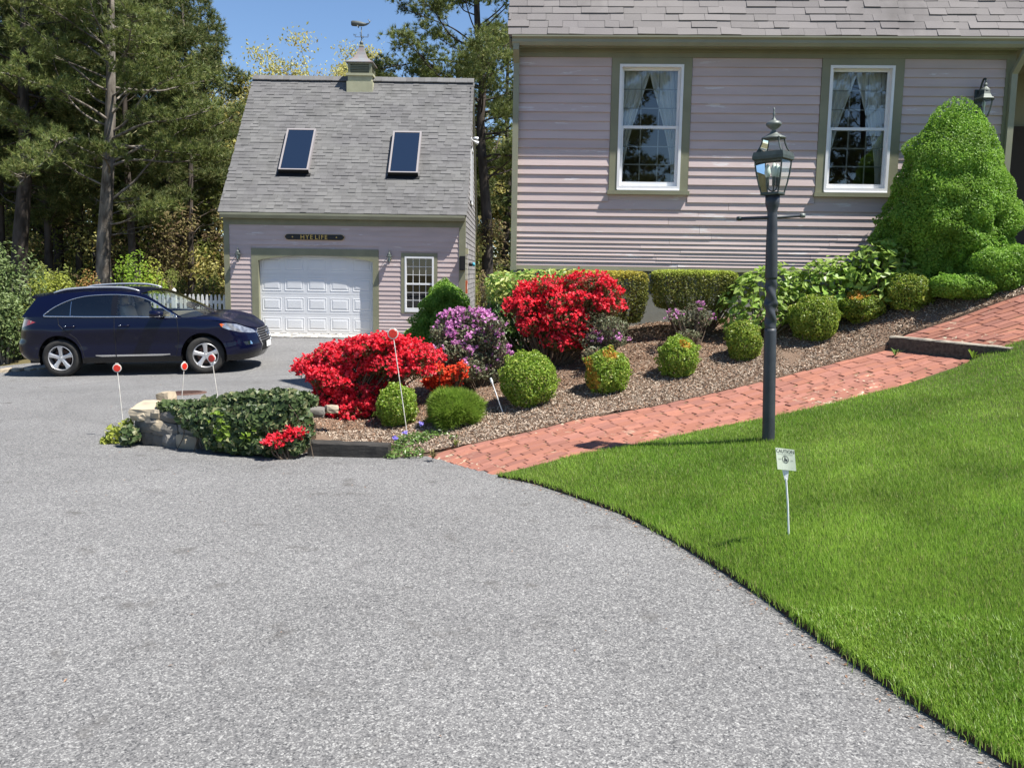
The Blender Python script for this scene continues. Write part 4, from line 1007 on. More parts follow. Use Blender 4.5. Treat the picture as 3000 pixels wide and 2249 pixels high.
# right gable: cedar shingles, rake, window
mb = MB(); xg = GW
mb.add([(xg-.006, 0, gs_z), (xg-.006, gd, gs_z), (xg-.006, gd/2, gr_z-.12)], [(0, 1, 2)], 'cedar')
mb.add([(.006, 0, gs_z), (.006, gd/2, gr_z-.12), (.006, gd, gs_z)], [(0, 1, 2)], 'clap'); mb.build('gable', garage)
rg = np.random.default_rng(8); mb = MB(); z = GB
while z < gr_z-.3:
    y = .11-rg.uniform(0, .1); ymax = gd
    if z > gs_z: k = (z-gs_z)/(gr_z-gs_z)*gd/2; y = max(y, k); ymax = gd-k
    while y < ymax:
        w = rg.uniform(.09, .2); y1 = min(y+w, ymax)
        zz = z+rg.normal(0, .004)
        mb.add([(xg-.004, y, zz), (xg-.004, y1-.005, zz), (xg-.004, y1-.005, zz+.16), (xg-.004, y, zz+.16), (xg+.016, y, zz), (xg+.016, y1-.005, zz), (xg+.001, y1-.005, zz+.16), (xg+.001, y, zz+.16)],
               [(4, 5, 6, 7), (0, 1, 5, 4), (1, 2, 6, 5), (3, 0, 4, 7)], 'cedar'); y = y1
    z += .138
mb.build('wood_shingles', garage, kind='stuff')
mb = MB()
for sg in (0, 1):
    ya, yb_ = (ey+.02, gd/2) if sg == 0 else (gd-ey-.02, gd/2)
    za_, zb_ = ez-.03, gr_z-.05
    for xx in (xg+.018, -.05):
        mb.add([(xx, ya, za_-.16), (xx, yb_, zb_-.2), (xx, yb_, zb_), (xx, ya, za_), (xx+.03, ya, za_-.16), (xx+.03, yb_, zb_-.2), (xx+.03, yb_, zb_), (xx+.03, ya, za_)],
               [(0, 1, 2, 3), (4, 7, 6, 5), (0, 4, 5, 1), (2, 6, 7, 3), (0, 3, 7, 4)], 'trim')
mb.box(xg-.012, xg+.03, gd-.12, gd+.02, GB, gs_z, 'trim'); mb.box(xg+.012, xg+.034, -.03, .10, GB, gs_z, 'trim'); mb.build('rake_board', garage)
zw1, zw0 = at(1384, 435, GY+gd/2).z, at(1378, 600, GY+gd/2).z
mb = MB(); yc = gd/2
for (a, b, c, d) in ((yc-.5, yc+.5, zw1-.08, zw1), (yc-.5, yc+.5, zw0, zw0+.08), (yc-.5, yc-.42, zw0, zw1), (yc+.42, yc+.5, zw0, zw1)): mb.box(xg-.002, xg+.045, a, b, c, d, 'white_vinyl')
sw = mb.build('side_window', garage)
mb = MB(); mb.add([(xg+.02, yc-.42, zw0+.08), (xg+.02, yc+.42, zw0+.08), (xg+.02, yc+.42, zw1-.08), (xg+.02, yc-.42, zw1-.08)], [(0, 1, 2, 3)], 'car_gloss_black'); mb.build('pane', sw)
# cupola on the ridge
cx = at(1060, 245, GY+gd/2).x-G0x
def cz(v, dep=-.35): return at(1060, v, GY+gd/2+dep).z
hb = .365
cup = MB(); zb0, zb1 = cz(272)-.25, cz(239)
cup.box(cx-hb, cx+hb, gd/2-hb, gd/2+hb, zb0, zb1, 'cream_trim')
cup.box(cx-hb+.03, cx+hb-.03, gd/2-hb+.03, gd/2+hb-.03, zb1, cz(222), 'cream_trim')
cup.box(cx-hb-.015, cx+hb+.015, gd/2-hb-.015, gd/2+hb+.015, cz(222), cz(215), 'cream_trim')
zl0, zl1 = cz(215), cz(181); hl = .33
for sx in (-1, 1):
    for sy in (-1, 1): cup.box(cx+sx*(hl-.035)-.035, cx+sx*(hl-.035)+.035, gd/2+sy*(hl-.035)-.035, gd/2+sy*(hl-.035)+.035, zl0, zl1, 'trim')
cup.box(cx-hl+.07, cx+hl-.07, gd/2-hl, gd/2+hl, zl1-.06, zl1, 'trim'); cup.box(cx-hl, cx+hl, gd/2-hl+.07, gd/2+hl-.07, zl1-.06, zl1-.001, 'trim')
cup.box(cx-hl+.09, cx+hl-.09, gd/2-hl+.09, gd/2+hl-.09, zl0, zl1, 'car_black')
cupola = cup.build('cupola', garage)
ns = 5
for k in range(ns):
    zz = lerp(zl0+.02, zl1-.07, (k+.5)/ns)
    for (dx, dy) in ((0, -1), (0, 1), (1, 0), (-1, 0)):
        mb = MB(); hw = hl-.07
        if dy: mb.prism([(gd/2+dy*(hl-.005), zz-.022), (gd/2+dy*(hl-.06), zz+.03), (gd/2+dy*(hl-.06), zz+.042), (gd/2+dy*(hl-.005), zz-.01)], 'x', cx-hw, cx+hw, 'trim')
        else: mb.prism([(cx+dx*(hl-.005), zz-.022), (cx+dx*(hl-.06), zz+.03), (cx+dx*(hl-.06), zz+.042), (cx+dx*(hl-.005), zz-.01)], 'y', gd/2-hw, gd/2+hw, 'trim')
        mb.build('louvre', cupola)
mb = MB(); zr0, zr1 = cz(181), cz(138, 0); V = []; F = []
prof = [(.385, -.02), (.385, .0), (.30, .05), (.21, .13), (.14, .235), (.095, .345), (.07, .43), (.062, .47)]
sc_ = (zr1-zr0)/.47
for r, z in prof: V += [(cx-r, gd/2-r, zr0+z*sc_), (cx+r, gd/2-r, zr0+z*sc_), (cx+r, gd/2+r, zr0+z*sc_), (cx-r, gd/2+r, zr0+z*sc_)]
for i in range(len(prof)-1):
    for j in range(4): F.append((4*i+j, 4*i+(j+1) % 4, 4*i+4+(j+1) % 4, 4*i+4+j))
F.append((0, 3, 2, 1)); mb.add(V, F, 'copper_roof'); zt_ = zr0+.47*sc_; mb.box(cx-.07, cx+.07, gd/2-.07, gd/2+.07, zt_, zt_+.045, 'cream_trim'); mb.build('cupola_roof', cupola)
# weather vane
vz = zt_+.045
vane = thing('weather_vane', (G0x+cx, GY+gd/2, vz), 'grey metal sperm whale weather vane above the garage cupola', 'weather vane')
def vzz(v): return at(1066, v, GY+gd/2).z-vz
mb = MB(); mb.tube([(0, 0, 0), (0, 0, vzz(80))], .011, 'whale_metal', 8)
mb.lathe([(.0, -.02), (.03, -.01), (.05, .02), (.052, .05), (.03, .085), (.012, .11)], 'whale_metal', 14, (0, 0, vzz(127)-.04)); mb.build('rod', vane, smooth=True)
mb = MB(); za2 = vzz(109)
mb.tube([(-.19, 0, za2), (.19, 0, za2)], .008, 'whale_metal', 6); mb.tube([(0, -.19, za2), (0, .19, za2)], .008, 'whale_metal', 6)
mb.lathe([(0, -.03), (.03, 0), (0, .03)], 'whale_metal', 8, (0, 0, za2)); mb.build('direction_arms', vane)
# letters at the arm ends
def text_mesh(txt, size, extrude=.001, align='CENTER', font_shear=0.0, spacing=1.0):
    cu = bpy.data.curves.new('t', 'FONT'); cu.body = txt; cu.size = size; cu.extrude = extrude; cu.align_x = align; cu.align_y = 'CENTER'
    cu.space_character = spacing; cu.resolution_u = 3; cu.shear = font_shear
    ob = bpy.data.objects.new('t', cu); COL.objects.link(ob); bpy.context.view_layer.update()
    me = bpy.data.meshes.new_from_object(ob.evaluated_get(bpy.context.evaluated_depsgraph_get()))
    bpy.data.objects.remove(ob); bpy.data.curves.remove(cu); return me
for ch_, p in (('W', (-.19, 0)), ('E', (.19, 0)), ('N', (0, .19)), ('S', (0, -.19))):
    me = text_mesh(ch_, .09, .006); me.materials.clear(); me.materials.append(MATS['whale_metal'])
    link('letter', me, vane, loc=(p[0], p[1], za2+.045), rot=(math.pi/2, 0, 0))
# whale: head to the left, flukes up at the right
S = [(-.29, .0, .015, .012), (-.285, .005, .055, .05), (-.26, .005, .075, .062), (-.16, .0, .078, .068), (-.05, -.008, .07, .062), (.06, -.02, .052, .045), (.14, -.018, .032, .028),
     (.20, .005, .018, .016), (.245, .045, .010, .010)]
mb = MB(); V = []; zc_ = vzz(70)
for x, z, rz_, ry2 in S:
    for a in np.arange(12)/12*2*math.pi: V.append((x, ry2*math.cos(a), zc_+z+rz_*math.sin(a)))
F = [(i*12+j, i*12+(j+1) % 12, i*12+12+(j+1) % 12, i*12+12+j) for i in range(len(S)-1) for j in range(12)]+[tuple(range(12))[::-1], tuple(range((len(S)-1)*12, len(S)*12))]
mb.add(V, F, 'whale_metal')
for sg in (-1, 1):
    mb.add([(.235, 0, zc_+.035), (.225+.04*sg, .05*sg, zc_+.10), (.20+.09*(sg > 0)+.0, .03*sg, zc_+.115+.0*sg), (.26, 0, zc_+.06), (.24, .012*sg, zc_+.04), (.23+.04*sg, .055*sg, zc_+.095)],
           [(0, 1, 2, 3), (4, 3, 2, 5), (0, 4, 5, 1), (1, 5, 2)], 'whale_metal')
    mb.add([(-.12, .05*sg, zc_-.04), (-.08, .05*sg, zc_-.05), (-.08, .07*sg, zc_-.10), (-.11, .075*sg, zc_-.10)], [(0, 1, 2, 3)], 'whale_metal')
mb.build('whale', vane, smooth=True)
# carved name board
bx0, bz1 = gat(836, 685); bx1, bz0 = gat(1009, 705)
sgn = thing('name_board', (G0x+(bx0+bx1)/2, GY-.02, (bz0+bz1)/2), 'black carved name board with gold letters above the garage door', 'sign')
hw, hh = (bx1-bx0)/2, (bz1-bz0)/2*.92
mb = MB(); pts = [(-hw, -hh*.35), (-hw+.03, -hh*.5), (-hw+.03, -hh*.8), (-hw+.08, -hh), (hw-.08, -hh), (hw-.03, -hh*.8), (hw-.03, -hh*.5), (hw, -hh*.35), (hw, hh*.35), (hw-.03, hh*.5), (hw-.03, hh*.8), (hw-.08, hh), (-hw+.08, hh), (-hw+.03, hh*.8), (-hw+.03, hh*.5), (-hw, hh*.35)]
mb.prism(pts, 'y', -.03, .0, 'sign_black'); mb.build('board', sgn)
mb = MB(); mb.prism([(x*1.012, z*1.07) for x, z in pts], 'y', -.018, -.004, 'gold'); mb.build('gilt_edge', sgn)
for txt, xx in (('HYE', -.20), ('LIFE', .17)):
    me = text_mesh(txt, .155, .004, spacing=1.25); me.materials.clear(); me.materials.append(MATS['gold']); link('lettering', me, sgn, loc=(xx, -.034, -.005), rot=(math.pi/2, 0, 0))
for xx in (-.56, .56):
    mb = MB(); st = [((.024 if k % 2 == 0 else .010)*math.sin(k*math.pi/5), (.024 if k % 2 == 0 else .010)*math.cos(k*math.pi/5)) for k in range(10)]
    mb.prism([(xx+a, b) for a, b in st], 'y', -.036, -.029, 'gold'); mb.build('star', sgn)
# wall lanterns
def wall_lantern(loc, H, label, rz=0.0):
    """carriage lantern on a backplate; H = total height"""
    t = thing('wall_lantern', loc, label, 'wall lantern', 'carriage lanterns on the walls', rz)
    s = H/.5; y = -.15*s
    mb = MB(); mb.box(-.045*s, .045*s, -.02, .0, -.14*s, .14*s, 'verdigris'); mb.build('backplate', t)
    mb = MB(); arm = [(0, -.01, .02*s), (0, -.05*s, .16*s), (0, -.10*s, .235*s), (0, y, .22*s), (0, y, .17*s)]
    mb.tube(catmull(arm, 6), .011*s, 'verdigris', 8); mb.build('arm', t, smooth=True)
    mb = MB(); mb.lathe([(.0, .20), (.012, .19), (.022, .165), (.014, .15), (.035, .13), (.05, .115), (.055, .10)], 'verdigris_pale', 12, (0, y, 0)) if s == 1 else \
        mb.lathe([(a*s, b*s) for a, b in ((.0, .20), (.012, .19), (.022, .165), (.014, .15), (.035, .13), (.05, .115), (.055, .10))], 'verdigris_pale', 12, (0, y, 0))
    mb.lathe([(a*s, b*s) for a, b in ((.105, .0), (.112, .012), (.105, .022), (.092, .024), (.07, .06), (.055, .10), (.05, .10), (.06, .06), (.085, .018))], 'verdigris', 6, (0, y, 0))
    mb.lathe([(a*s, b*s) for a, b in ((.0, -.225), (.012, -.215), (.018, -.20), (.035, -.19), (.05, -.185), (.04, -.175), (0, -.17))], 'verdigris', 12, (0, y, 0))
    prof = [(.088*s, .0), (.086*s, -.05*s), (.076*s, -.10*s), (.06*s, -.15*s), (.046*s, -.18*s)]
    for k in range(6):
        a = k*math.pi/3; mb.tube([(r*math.cos(a), y+r*math.sin(a), z) for r, z in prof], .005*s, 'verdigris', 5)
    mb.build('lantern_frame', t)
    mb = MB(); mb.lathe([(r*.97, z) for r, z in prof], 'lamp_glass', 6, (0, y, 0), cap=False); mb.build('pane', t)
    mb = MB(); mb.lathe([(.0, -.16*s), (.012*s, -.155*s), (.012*s, -.07*s), (.02*s, -.05*s), (.016*s, -.02*s), (0, .0)], 'candle', 10, (0, y, 0)); mb.build('bulb', t)
    return t
lz = gat(700, 735)
for (u, v0, v1, lab) in ((700, 726, 765, 'dark carriage lantern on the garage wall left of the overhead door'), (1142, 733, 772, 'dark carriage lantern between the garage door and the small-paned window')):
    x, z1 = gat(u, v0); _, z0 = gat(u, v1); wall_lantern((G0x+x, GY-.016, (z0+z1)/2), (z1-z0)*1.06, lab)
s1, zz1 = fac(2885, 229, -.15); _, zz0 = fac(2885, 362, -.15); p = H0+HE*s1-HN*.016
wall_lantern((p.x, p.y, (zz0+zz1)/2), (zz1-zz0)*1.02, 'larger carriage lantern on the house wall above the conical spruce', HOUSE_YAW)
# things fixed to the right end of the garage
px_, pz1 = gat(1355, 750, -.08); _, pz0 = gat(1355, 792, -.08)
mb = MB(); mb.box(-.07, .07, -.09, -.0, 0, pz1-pz0, 'sign_black'); mb.box(-.05, .05, -.098, -.09, .03, pz1-pz0-.03, 'car_black'); mb.build('black_wall_box', label='slim black box fixed to the garage corner board', cat='box', loc=(G0x+px_, GY-.031, pz0))
yq = .42
p1 = at(1368, 822, GY+yq); p0 = at(1368, 860, GY+yq)
mb = MB(); mb.box(0, .05, -.13, .13, 0, p1.z-p0.z, 'orange_red'); mb.box(.05, .054, -.03, .03, .1, .25, 'plastic_white'); mb.build('rust_red_panel', label='rust red upright panel low on the shingled garage side', cat='panel', loc=(G0x+GW+.017, GY+yq, p0.z))
p1 = at(1389, 775, GY+2.2)
mb = MB(); mb.lathe([(0, 0), (.05, .0), (.05, .08), (.03, .1), (0, .1)], 'car_black', 12, (0, 0, 0), 'x'); mb.lathe([(0, .1), (.065, .1), (.05, .16), (0, .17)], 'teal', 12, (0, 0, 0), 'x'); mb.build('blue_lamp', smooth=True, label='small blue glass lamp on the shingled garage side', cat='lamp', loc=(G0x+GW+.017, GY+2.2, p1.z))
p1 = at(1368, 738, GY+.5)
mb = MB(); mb.box(0, .06, -.12, .12, -.06, .08, 'cream_trim'); mb.tube([(.03, 0, -.06), (.03, .02, -.4), (.03, -.02, -.7), (.03, .0, -.95)], .012, 'cream_trim', 6); mb.build('meter_box', label='small cream electrical box with a hanging conduit on the garage side', cat='box', loc=(G0x+GW+.017, GY+.5, p1.z))
# twin floodlight under the rake
p1 = at(1389, 406, GY+1.6)
fl = thing('floodlight', (G0x+GW+.05, GY+1.75, p1.z), 'white twin-head floodlight high on the garage gable', 'floodlight')
mb = MB(); mb.lathe([(0, 0), (.06, 0), (.06, .03), (0, .03)], 'lamp_cover', 12, (0, 0, 0), 'x'); mb.build('base', fl)
for sy, sz in ((-.08, .02), (.09, -.05)):
    mb = MB(); mb.tube([(.02, 0, 0), (.08, sy, sz*.5), (.12, sy*1.3, sz), (.20, sy*1.6, sz-.03)], [.012, .014, .03, .055], 'lamp_cover', 12); mb.build('lamp_head', fl, smooth=True)
# ------------------------------------------------------------------ lamp post
def lamp_post():
    base = LAMP; top = at(2268, 315, 7.2); ax = (top-base); L = ax.length; ax.normalize()
    t = thing('lamp_post', base, 'tall black lamp post with a glass lantern on the lawn edge', 'lamp post')
    t.rotation_euler = Vector((0, 0, 1)).rotation_difference(ax).to_euler()
    def h(v): return L*(1289-v)/(1289-315)
    def w(px): return px/354.0
    mb = MB()
    mb.lathe([(.052, -.3), (.052, .0), (.0495, h(960)), (.047, h(952))], 'post_paint', 20, cap=True); 
    mb.lathe([(.047, h(806)), (.0495, h(800)), (.046, h(700)), (.0385, h(615)), (.038, h(612)), (.05, h(596)), (.057, h(588)), (.057, h(562))], 'post_paint', 20)
    # twisted length with its rings
    z0, z1 = h(952), h(806); n, m = 60, 24; V = []
    for i in range(n+1):
        tt = i/n; z = lerp(z0, z1, tt)
        env = min(1, 6*tt, 6*(1-tt)); ring = .008*math.exp(-((tt-.5)/.06)**2)
        for j in range(m):
            a = j/m*2*math.pi; tw = tt*5.2*math.pi
            r = .044+ring+env*.0075*math.sin(2*a+tw); V.append((r*math.cos(a), r*math.sin(a), z))
    i = np.arange(n)[:, None]*m; j = np.arange(m)[None]
    mb.addnp(V, np.stack([i+j, i+(j+1) % m, i+m+(j+1) % m, i+m+j], -1).reshape(-1, 4), 'post_paint')
    mb.build('post', t, smooth=True)
    mb = MB(); zl = h(627); mb.tube([(-.265, .0, zl-.004), (0, 0, zl), (.235, 0, zl+.01)], .014, 'post_paint', 10)
    mb.lathe([(0, -.022), (.017, -.02), (.02, 0), (.017, .02), (0, .022)], 'verdigris_pale', 12, (.245, 0, zl+.01), 'x'); mb.lathe([(0, -.02), (.016, -.018), (.018, 0), (.016, .018), (0, .02)], 'verdigris', 12, (-.27, 0, zl-.004), 'x'); mb.build('ladder_bar', t, smooth=True)
    # lantern: square plan set corner-on, bowed glass
    rot = R(-90+8)
    def ring(r, z): return [(r*math.cos(rot+k*math.pi/2), r*math.sin(rot+k*math.pi/2), z) for k in range(4)]
    def rings(mb, prof, mat, cap=False):
        V = []; F = []
        for r, z in prof: V += ring(r, z)
        for i in range(len(prof)-1):
            for k in range(4): F.append((4*i+k, 4*i+(k+1) % 4, 4*i+4+(k+1) % 4, 4*i+4+k))
        if cap: F += [(0, 3, 2, 1), tuple(4*(len(prof)-1)+k for k in range(4))]
        mb.add(V, F, mat)
    zb, zr0, zr1, zg = h(559), h(461), h(443), h(402)
    low = [(.098, zb+.006), (.122, lerp(zb, zr0, .3)), (.142, lerp(zb, zr0, .6)), (.153, lerp(zb, zr0, .85)), (.154, zr0)]
    up = [(.143, zr1), (.116, lerp(zr1, zg, .35)), (.098, lerp(zr1, zg, .7)), (.092, zg)]
    mb = MB()
    for prof, rr in ((low, .0065), (up, .006)):
        for k in range(4):
            a = rot+k*math.pi/2; mb.tube([(r*math.cos(a), r*math.sin(a), z) for r, z in prof], rr, 'verdigris', 6)
    rings(mb, [(.165, zr0-.012), (.178, zr0-.004), (.18, zr0+.02), (.168, zr1+.004), (.146, zr1+.006), (.146, zr1-.006), (.158, zr0), (.155, zr0-.012)], 'verdigris')
    rings(mb, [(.1, zb-.012), (.106, zb-.004), (.104, zb+.01), (.085, zb+.012), (.085, zb-.012)], 'verdigris', False); rings(mb, [(.103, zb-.006), (.103, zb+.003)], 'verdigris', True)
    for k in range(4):
        a, b = ring(.095, zg)[k], ring(.095, zg)[(k+1) % 4]; mb.tube([a, b], .007, 'verdigris', 6)
    mb.build('lantern_frame', t)
    for prof, nm in ((low, 'pane'), (up, 'roof_pane')):
        for k in range(4):
            mb = MB(); V = []; F = []
            for r, z in prof:
                p = ring(r*.985, z); V += [p[k], p[(k+1) % 4]]
            for i in range(len(prof)-1): F.append((2*i, 2*i+1, 2*i+3, 2*i+2))
            mb.add(V, F, 'lamp_glass'); mb.build(nm, t, smooth=True)
    mb = MB()
    mb.lathe([(.10, zg-.004), (.09, zg+.008), (.062, h(394)), (.036, h(388)), (.018, h(381)), (.016, h(378)), (.045, h(371)), (.061, h(365)), (.062, h(361)), (.05, h(355)), (.02, h(351)),
              (.018, h(349)), (.008, h(343)), (.007, h(338)), (.011, h(333)), (.006, h(328)), (.006, h(324)), (.008, h(319)), (.0, h(315))], 'verdigris_pale', 20); mb.build('finial', t, smooth=True)
    for k in range(3):
        a = k*2.094+.4; c = (.045*math.cos(a), .045*math.sin(a))
        mb = MB(); mb.tube(catmull([(0, 0, zb+.02), (c[0]*.6, c[1]*.6, zb+.03), (c[0], c[1], zb+.06)], 4), .005, 'verdigris', 6)
        mb.lathe([(.0, zb+.06), (.014, zb+.06), (.014, zb+.13), (0, zb+.13)], 'verdigris', 10, (c[0], c[1], 0)); mb.build('candle_holder', t)
        mb = MB(); mb.lathe([(0, zb+.13), (.018, zb+.135), (.026, zb+.17), (.02, zb+.21), (.008, zb+.235), (0, zb+.24)], 'candle', 12, (c[0], c[1], 0)); mb.build('bulb', t, smooth=True)
lamp_post()
# ------------------------------------------------------------------ lawn notice
def lawn_sign():
    t = thing('lawn_sign', SIGN, 'small pale caution notice on a white plastic stake in the lawn', 'sign')
    top = at(2302, 1388, 4.9)-SIGN; c = at(2297, 1346, 4.88)-SIGN
    mb = MB(); d = top; mb.tube([(0, 0, -.08), tuple(d*.5), tuple(d*.93)], .0055, 'plastic_white', 8)
    mb.add([tuple(d*.90+Vector((-.008, -.003, 0))), tuple(d*.90+Vector((.008, -.003, 0))), tuple(d*1.08+Vector((.020, -.003, 0))), tuple(d*1.08+Vector((-.020, -.003, 0))),
            tuple(d*.90+Vector((-.008, .003, 0))), tuple(d*.90+Vector((.008, .003, 0))), tuple(d*1.08+Vector((.020, .003, 0))), tuple(d*1.08+Vector((-.020, .003, 0)))],
           [(0, 1, 2, 3), (4, 7, 6, 5), (0, 4, 5, 1), (1, 5, 6, 2), (2, 6, 7, 3), (3, 7, 4, 0)], 'plastic_white'); mb.build('stake', t)
    # card: pixel corners on its own plane, slightly curled
    P = [at(2272, 1311, 4.86)-SIGN, at(2327, 1317, 4.90)-SIGN, at(2332, 1383, 4.90)-SIGN, at(2278, 1374, 4.86)-SIGN]
    ex = (P[1]-P[0]); w = ex.length; ex.normalize(); ez = (P[0]-P[3]); hgt = ez.length; ez.normalize(); ny = ex.cross(ez).normalized()
    o = P[3]
    def q(a, b, off=0.0): return o+ex*(a*w)+ez*(b*hgt)+ny*off*(-1 if ny.y > 0 else 1)+ny*(.006*math.sin(a*math.pi))*(1 if ny.y > 0 else -1)
    n = 8; mb = MB(); V = []; F = []
    for i in range(n+1):
        for b in (0, 1):
            for off in (0, -.0012): V.append(tuple(q(i/n, b, off)))
    for i in range(n):
        k = 4*i; F += [(k, k+4, k+6, k+2), (k+1, k+3, k+7, k+5), (k+2, k+6, k+7, k+3), (k, k+1, k+5, k+4)]
    mb.add(V, F, 'sign_white'); card = mb.build('card', t)
    def put(txt, size, a, b, mat, sp=1.0):
        me = text_mesh(txt, size, 0.0, spacing=sp); me.materials.clear(); me.materials.append(MATS[mat])
        for v in me.vertices:
            x, y = v.co.x/w, v.co.y/hgt; p = q(a+x, b+y, .0016); v.co = p
        me.update(); link('print', me, card)
    put('CAUTION', .0275, .5, .87, 'ink'); put('PESTICIDE APPLICATION', .0092, .5, .735, 'ink_soft'); put('KEEP', .0105, .20, .49, 'ink_soft'); put('OFF', .0105, .82, .46, 'ink_soft')
    for k in range(3): put('·····  ····', .008, .22, .19-.055*k, 'ink_soft')
    put('·· ····', .008, .82, .10, 'ink_soft')
    # round mark: ring, slash and two little figures
    mb = MB(); V = []; F = []; m = 28; R1, R2 = .022, .019
    def qq(x, y): return tuple(q(.50+x/w, .50+y/hgt, .0017))
    for k in range(m):
        a = k/m*2*math.pi; V += [qq(R1*math.cos(a), R1*math.sin(a)), qq(R2*math.cos(a), R2*math.sin(a))]
    F = [(2*k, 2*((k+1) % m), 2*((k+1) % m)+1, 2*k+1) for k in range(m)]; mb.add(V, F, 'ink')
    for poly in ([(-.004, .012), (.0, .012), (.003, .004), (.001, -.008), (-.007, -.008), (-.006, .003)], [(.004, .002), (.011, .003), (.013, -.009), (.005, -.009)], [(-.014, -.008), (.014, -.010), (.014, -.012), (-.014, -.0105)],
                 [(-.004, .016), (.0005, .0165), (.001, .0125), (-.004, .012)]):
        mb.add([qq(*p) for p in poly], [tuple(range(len(poly)))], 'ink')
    mb.build('mark', card)
lawn_sign()
# ------------------------------------------------------------------ driveway markers
def marker(foot, top_px, Ytop, disc_px, label, yaw, disc_r=None):
    t = thing('driveway_marker', foot, label, 'driveway marker', 'red reflector markers on white rods')
    hd = at(top_px[0], top_px[1], Ytop)-foot
    mb = MB(); mb.tube([tuple(hd*-.12), tuple(hd*.98)], .0048, 'rod_white', 8); mb.build('rod', t)
    r = disc_r or disc_px/2/pxm(Ytop)
    M = Matrix.Translation(hd+hd.normalized()*r*.95) @ Matrix.Rotation(yaw, 4, 'Z')
    def disc(mb, prof, mat):
        b = MB(); b.lathe(prof, mat, 24, (0, 0, 0), 'y'); V = np.concatenate(b.v); V = np.array([tuple(M @ Vector(p)) for p in V]); mb.v.append(V)
        for k, l in b.g.items(): mb.g.setdefault(k, []).extend([a+mb.n for a in l])
        mb.n += len(V)
    mb = MB(); disc(mb, [(0, -.006), (r*1.16, -.006), (r*1.22, 0), (r*1.16, .006), (0, .006)], 'rod_white'); mb.box(-.014, .014, -.005, .005, r*1.05, r*1.42, 'rod_white', M); mb.build('holder', t)
    mb = MB(); disc(mb, [(0, -.0105), (r*.9, -.010), (r*.98, -.0065), (r*.98, -.0058), (0, -.0058)], 'reflector_red'); mb.build('reflector', t)
def topwall(u, v, Y): return at(u, v, Y)
marker(at(360, 1237, 8.95), (344, 1088), 8.95, 21, 'leaning red reflector marker on a white rod at the left end of the stone wall', .15)
marker(at(533, 1160, 9.35), (539, 1082), 9.35, 20, 'red reflector marker turned edge-on, just behind the ivy in front of the rusty cover', R(62))
marker(at(645, 1212, 8.75), (622, 1060), 8.75, 22, 'leaning red reflector marker rising from the ivy in front of the car wheel', -.25)
marker(on_ground(1192, 1265, zt1), (1153, 990), on_ground(1192, 1265, zt1).y, 27, 'tallest red reflector marker, in front of the red azalea and round boxwood', 0)
f = on_ground(1474, 1212, zt1); hd = at(1437, 1107, f.y)-f
t = thing('white_stake', f, 'short white plastic stake leaning in the mulch beside the purple rhododendron', 'stake')
mb = MB(); mb.tube([tuple(hd*-.1), tuple(hd*.85)], .006, 'plastic_white', 8); mb.build('rod', t)
mb = MB(); mb.tube([tuple(hd*.83), tuple(hd*.9), tuple(hd*1.0)], [.007, .014, .010], 'plastic_white', 8); mb.build('head', t)
# ------------------------------------------------------------------ manhole cover, cobbles, fence
p = on_ground(542, 1152, zd1)
mb = MB(); mb.lathe([(0, .012), (.27, .012), (.275, .010), (.28, .004), (.31, .006), (.315, 0), (.315, -.02)], 'rust_iron', 40)
for k in range(10):
    y = -.22+.049*k; hw = math.sqrt(.25**2-y*y); mb.box(-hw, hw, y-.006, y+.006, .012, .016, 'rust_iron')
mb.build('manhole_cover', label='rusty round iron cover set in the driveway behind the ivy', cat='manhole cover', loc=(p.x, p.y, p.z+.004), rot=(R(-1.5), R(-1.5), 0))
apron = MB(); x0, x1 = dL+G0x-.25, dR+G0x+.5
xs = np.linspace(x0, x1, 8); ys = np.linspace(GY-.72, GY-.03, 4); V = [(x, y, zd1(x, y)+.008) for y in ys for x in xs]
i = (np.arange(3)[:, None]*8+np.arange(7)[None]).ravel(); apron.addnp(V, np.stack([i, i+1, i+9, i+8], 1), 'joint'); ap = apron.build('cobble_apron', kind='structure')
rg = np.random.default_rng(14)
cm = MB(); P, N = [], []
v = []
for z, s in ((-.5, 1.0), (.25, 1.0), (.5, .72)): v += [(-.5*s, -.5*s, z), (.5*s, -.5*s, z), (.5*s, .5*s, z), (-.5*s, .5*s, z)]
fs = [(4*i+j, 4*i+(j+1) % 4, 4*i+4+(j+1) % 4, 4*i+4+j) for i in range(2) for j in range(4)]+[(8, 9, 10, 11)]
CM = cm.add(v, fs, 'cobble').mesh('cobblestone')
for r in range(4):
    x = x0; 
    while x < x1:
        w = rg.uniform(.13, .21); yy = GY-.64+.165*r; xx = x+w/2
        o = link('cobblestone', CM, ap, loc=(xx, yy, zd1(xx, yy)+.010+rg.normal(0, .004)), rot=(rg.normal(0, .03), rg.normal(0, .03), rg.normal(0, .06))); o.scale = (w*.93, .15, .06); x += w
# picket fence left of the garage
fx1 = G0x-.03; fx0 = at(250, 900, GY).x; fz = GB+.02
fence = thing('picket_fence', (fx0, GY+.2, fz), 'white picket fence with a turned post beside the garage corner', 'fence')
Lf = fx1-fx0; ph = at(600, 862, GY+.2).z-fz
pk = MB(); hw = .032
pk.prism([(-hw, .06), (hw, .06), (hw, ph-.07), (hw*.55, ph-.05), (hw*.9, ph-.03), (0, ph), (-hw*.9, ph-.03), (-hw*.55, ph-.05), (-hw, ph-.07)], 'y', -.03, -.012, 'white_paint'); PK = pk.mesh('picket')
nP = int(Lf/.112); rg = random.Random(2)
pxp = at(512, 900, GY+.2).x-fx0
for k in range(nP):
    x = .05+k*.112
    if abs(x-pxp) < .075: continue
    o = link('picket', PK, fence, loc=(x, 0, rg.uniform(-.008, .008)), rot=(0, rg.uniform(-.012, .012), 0))
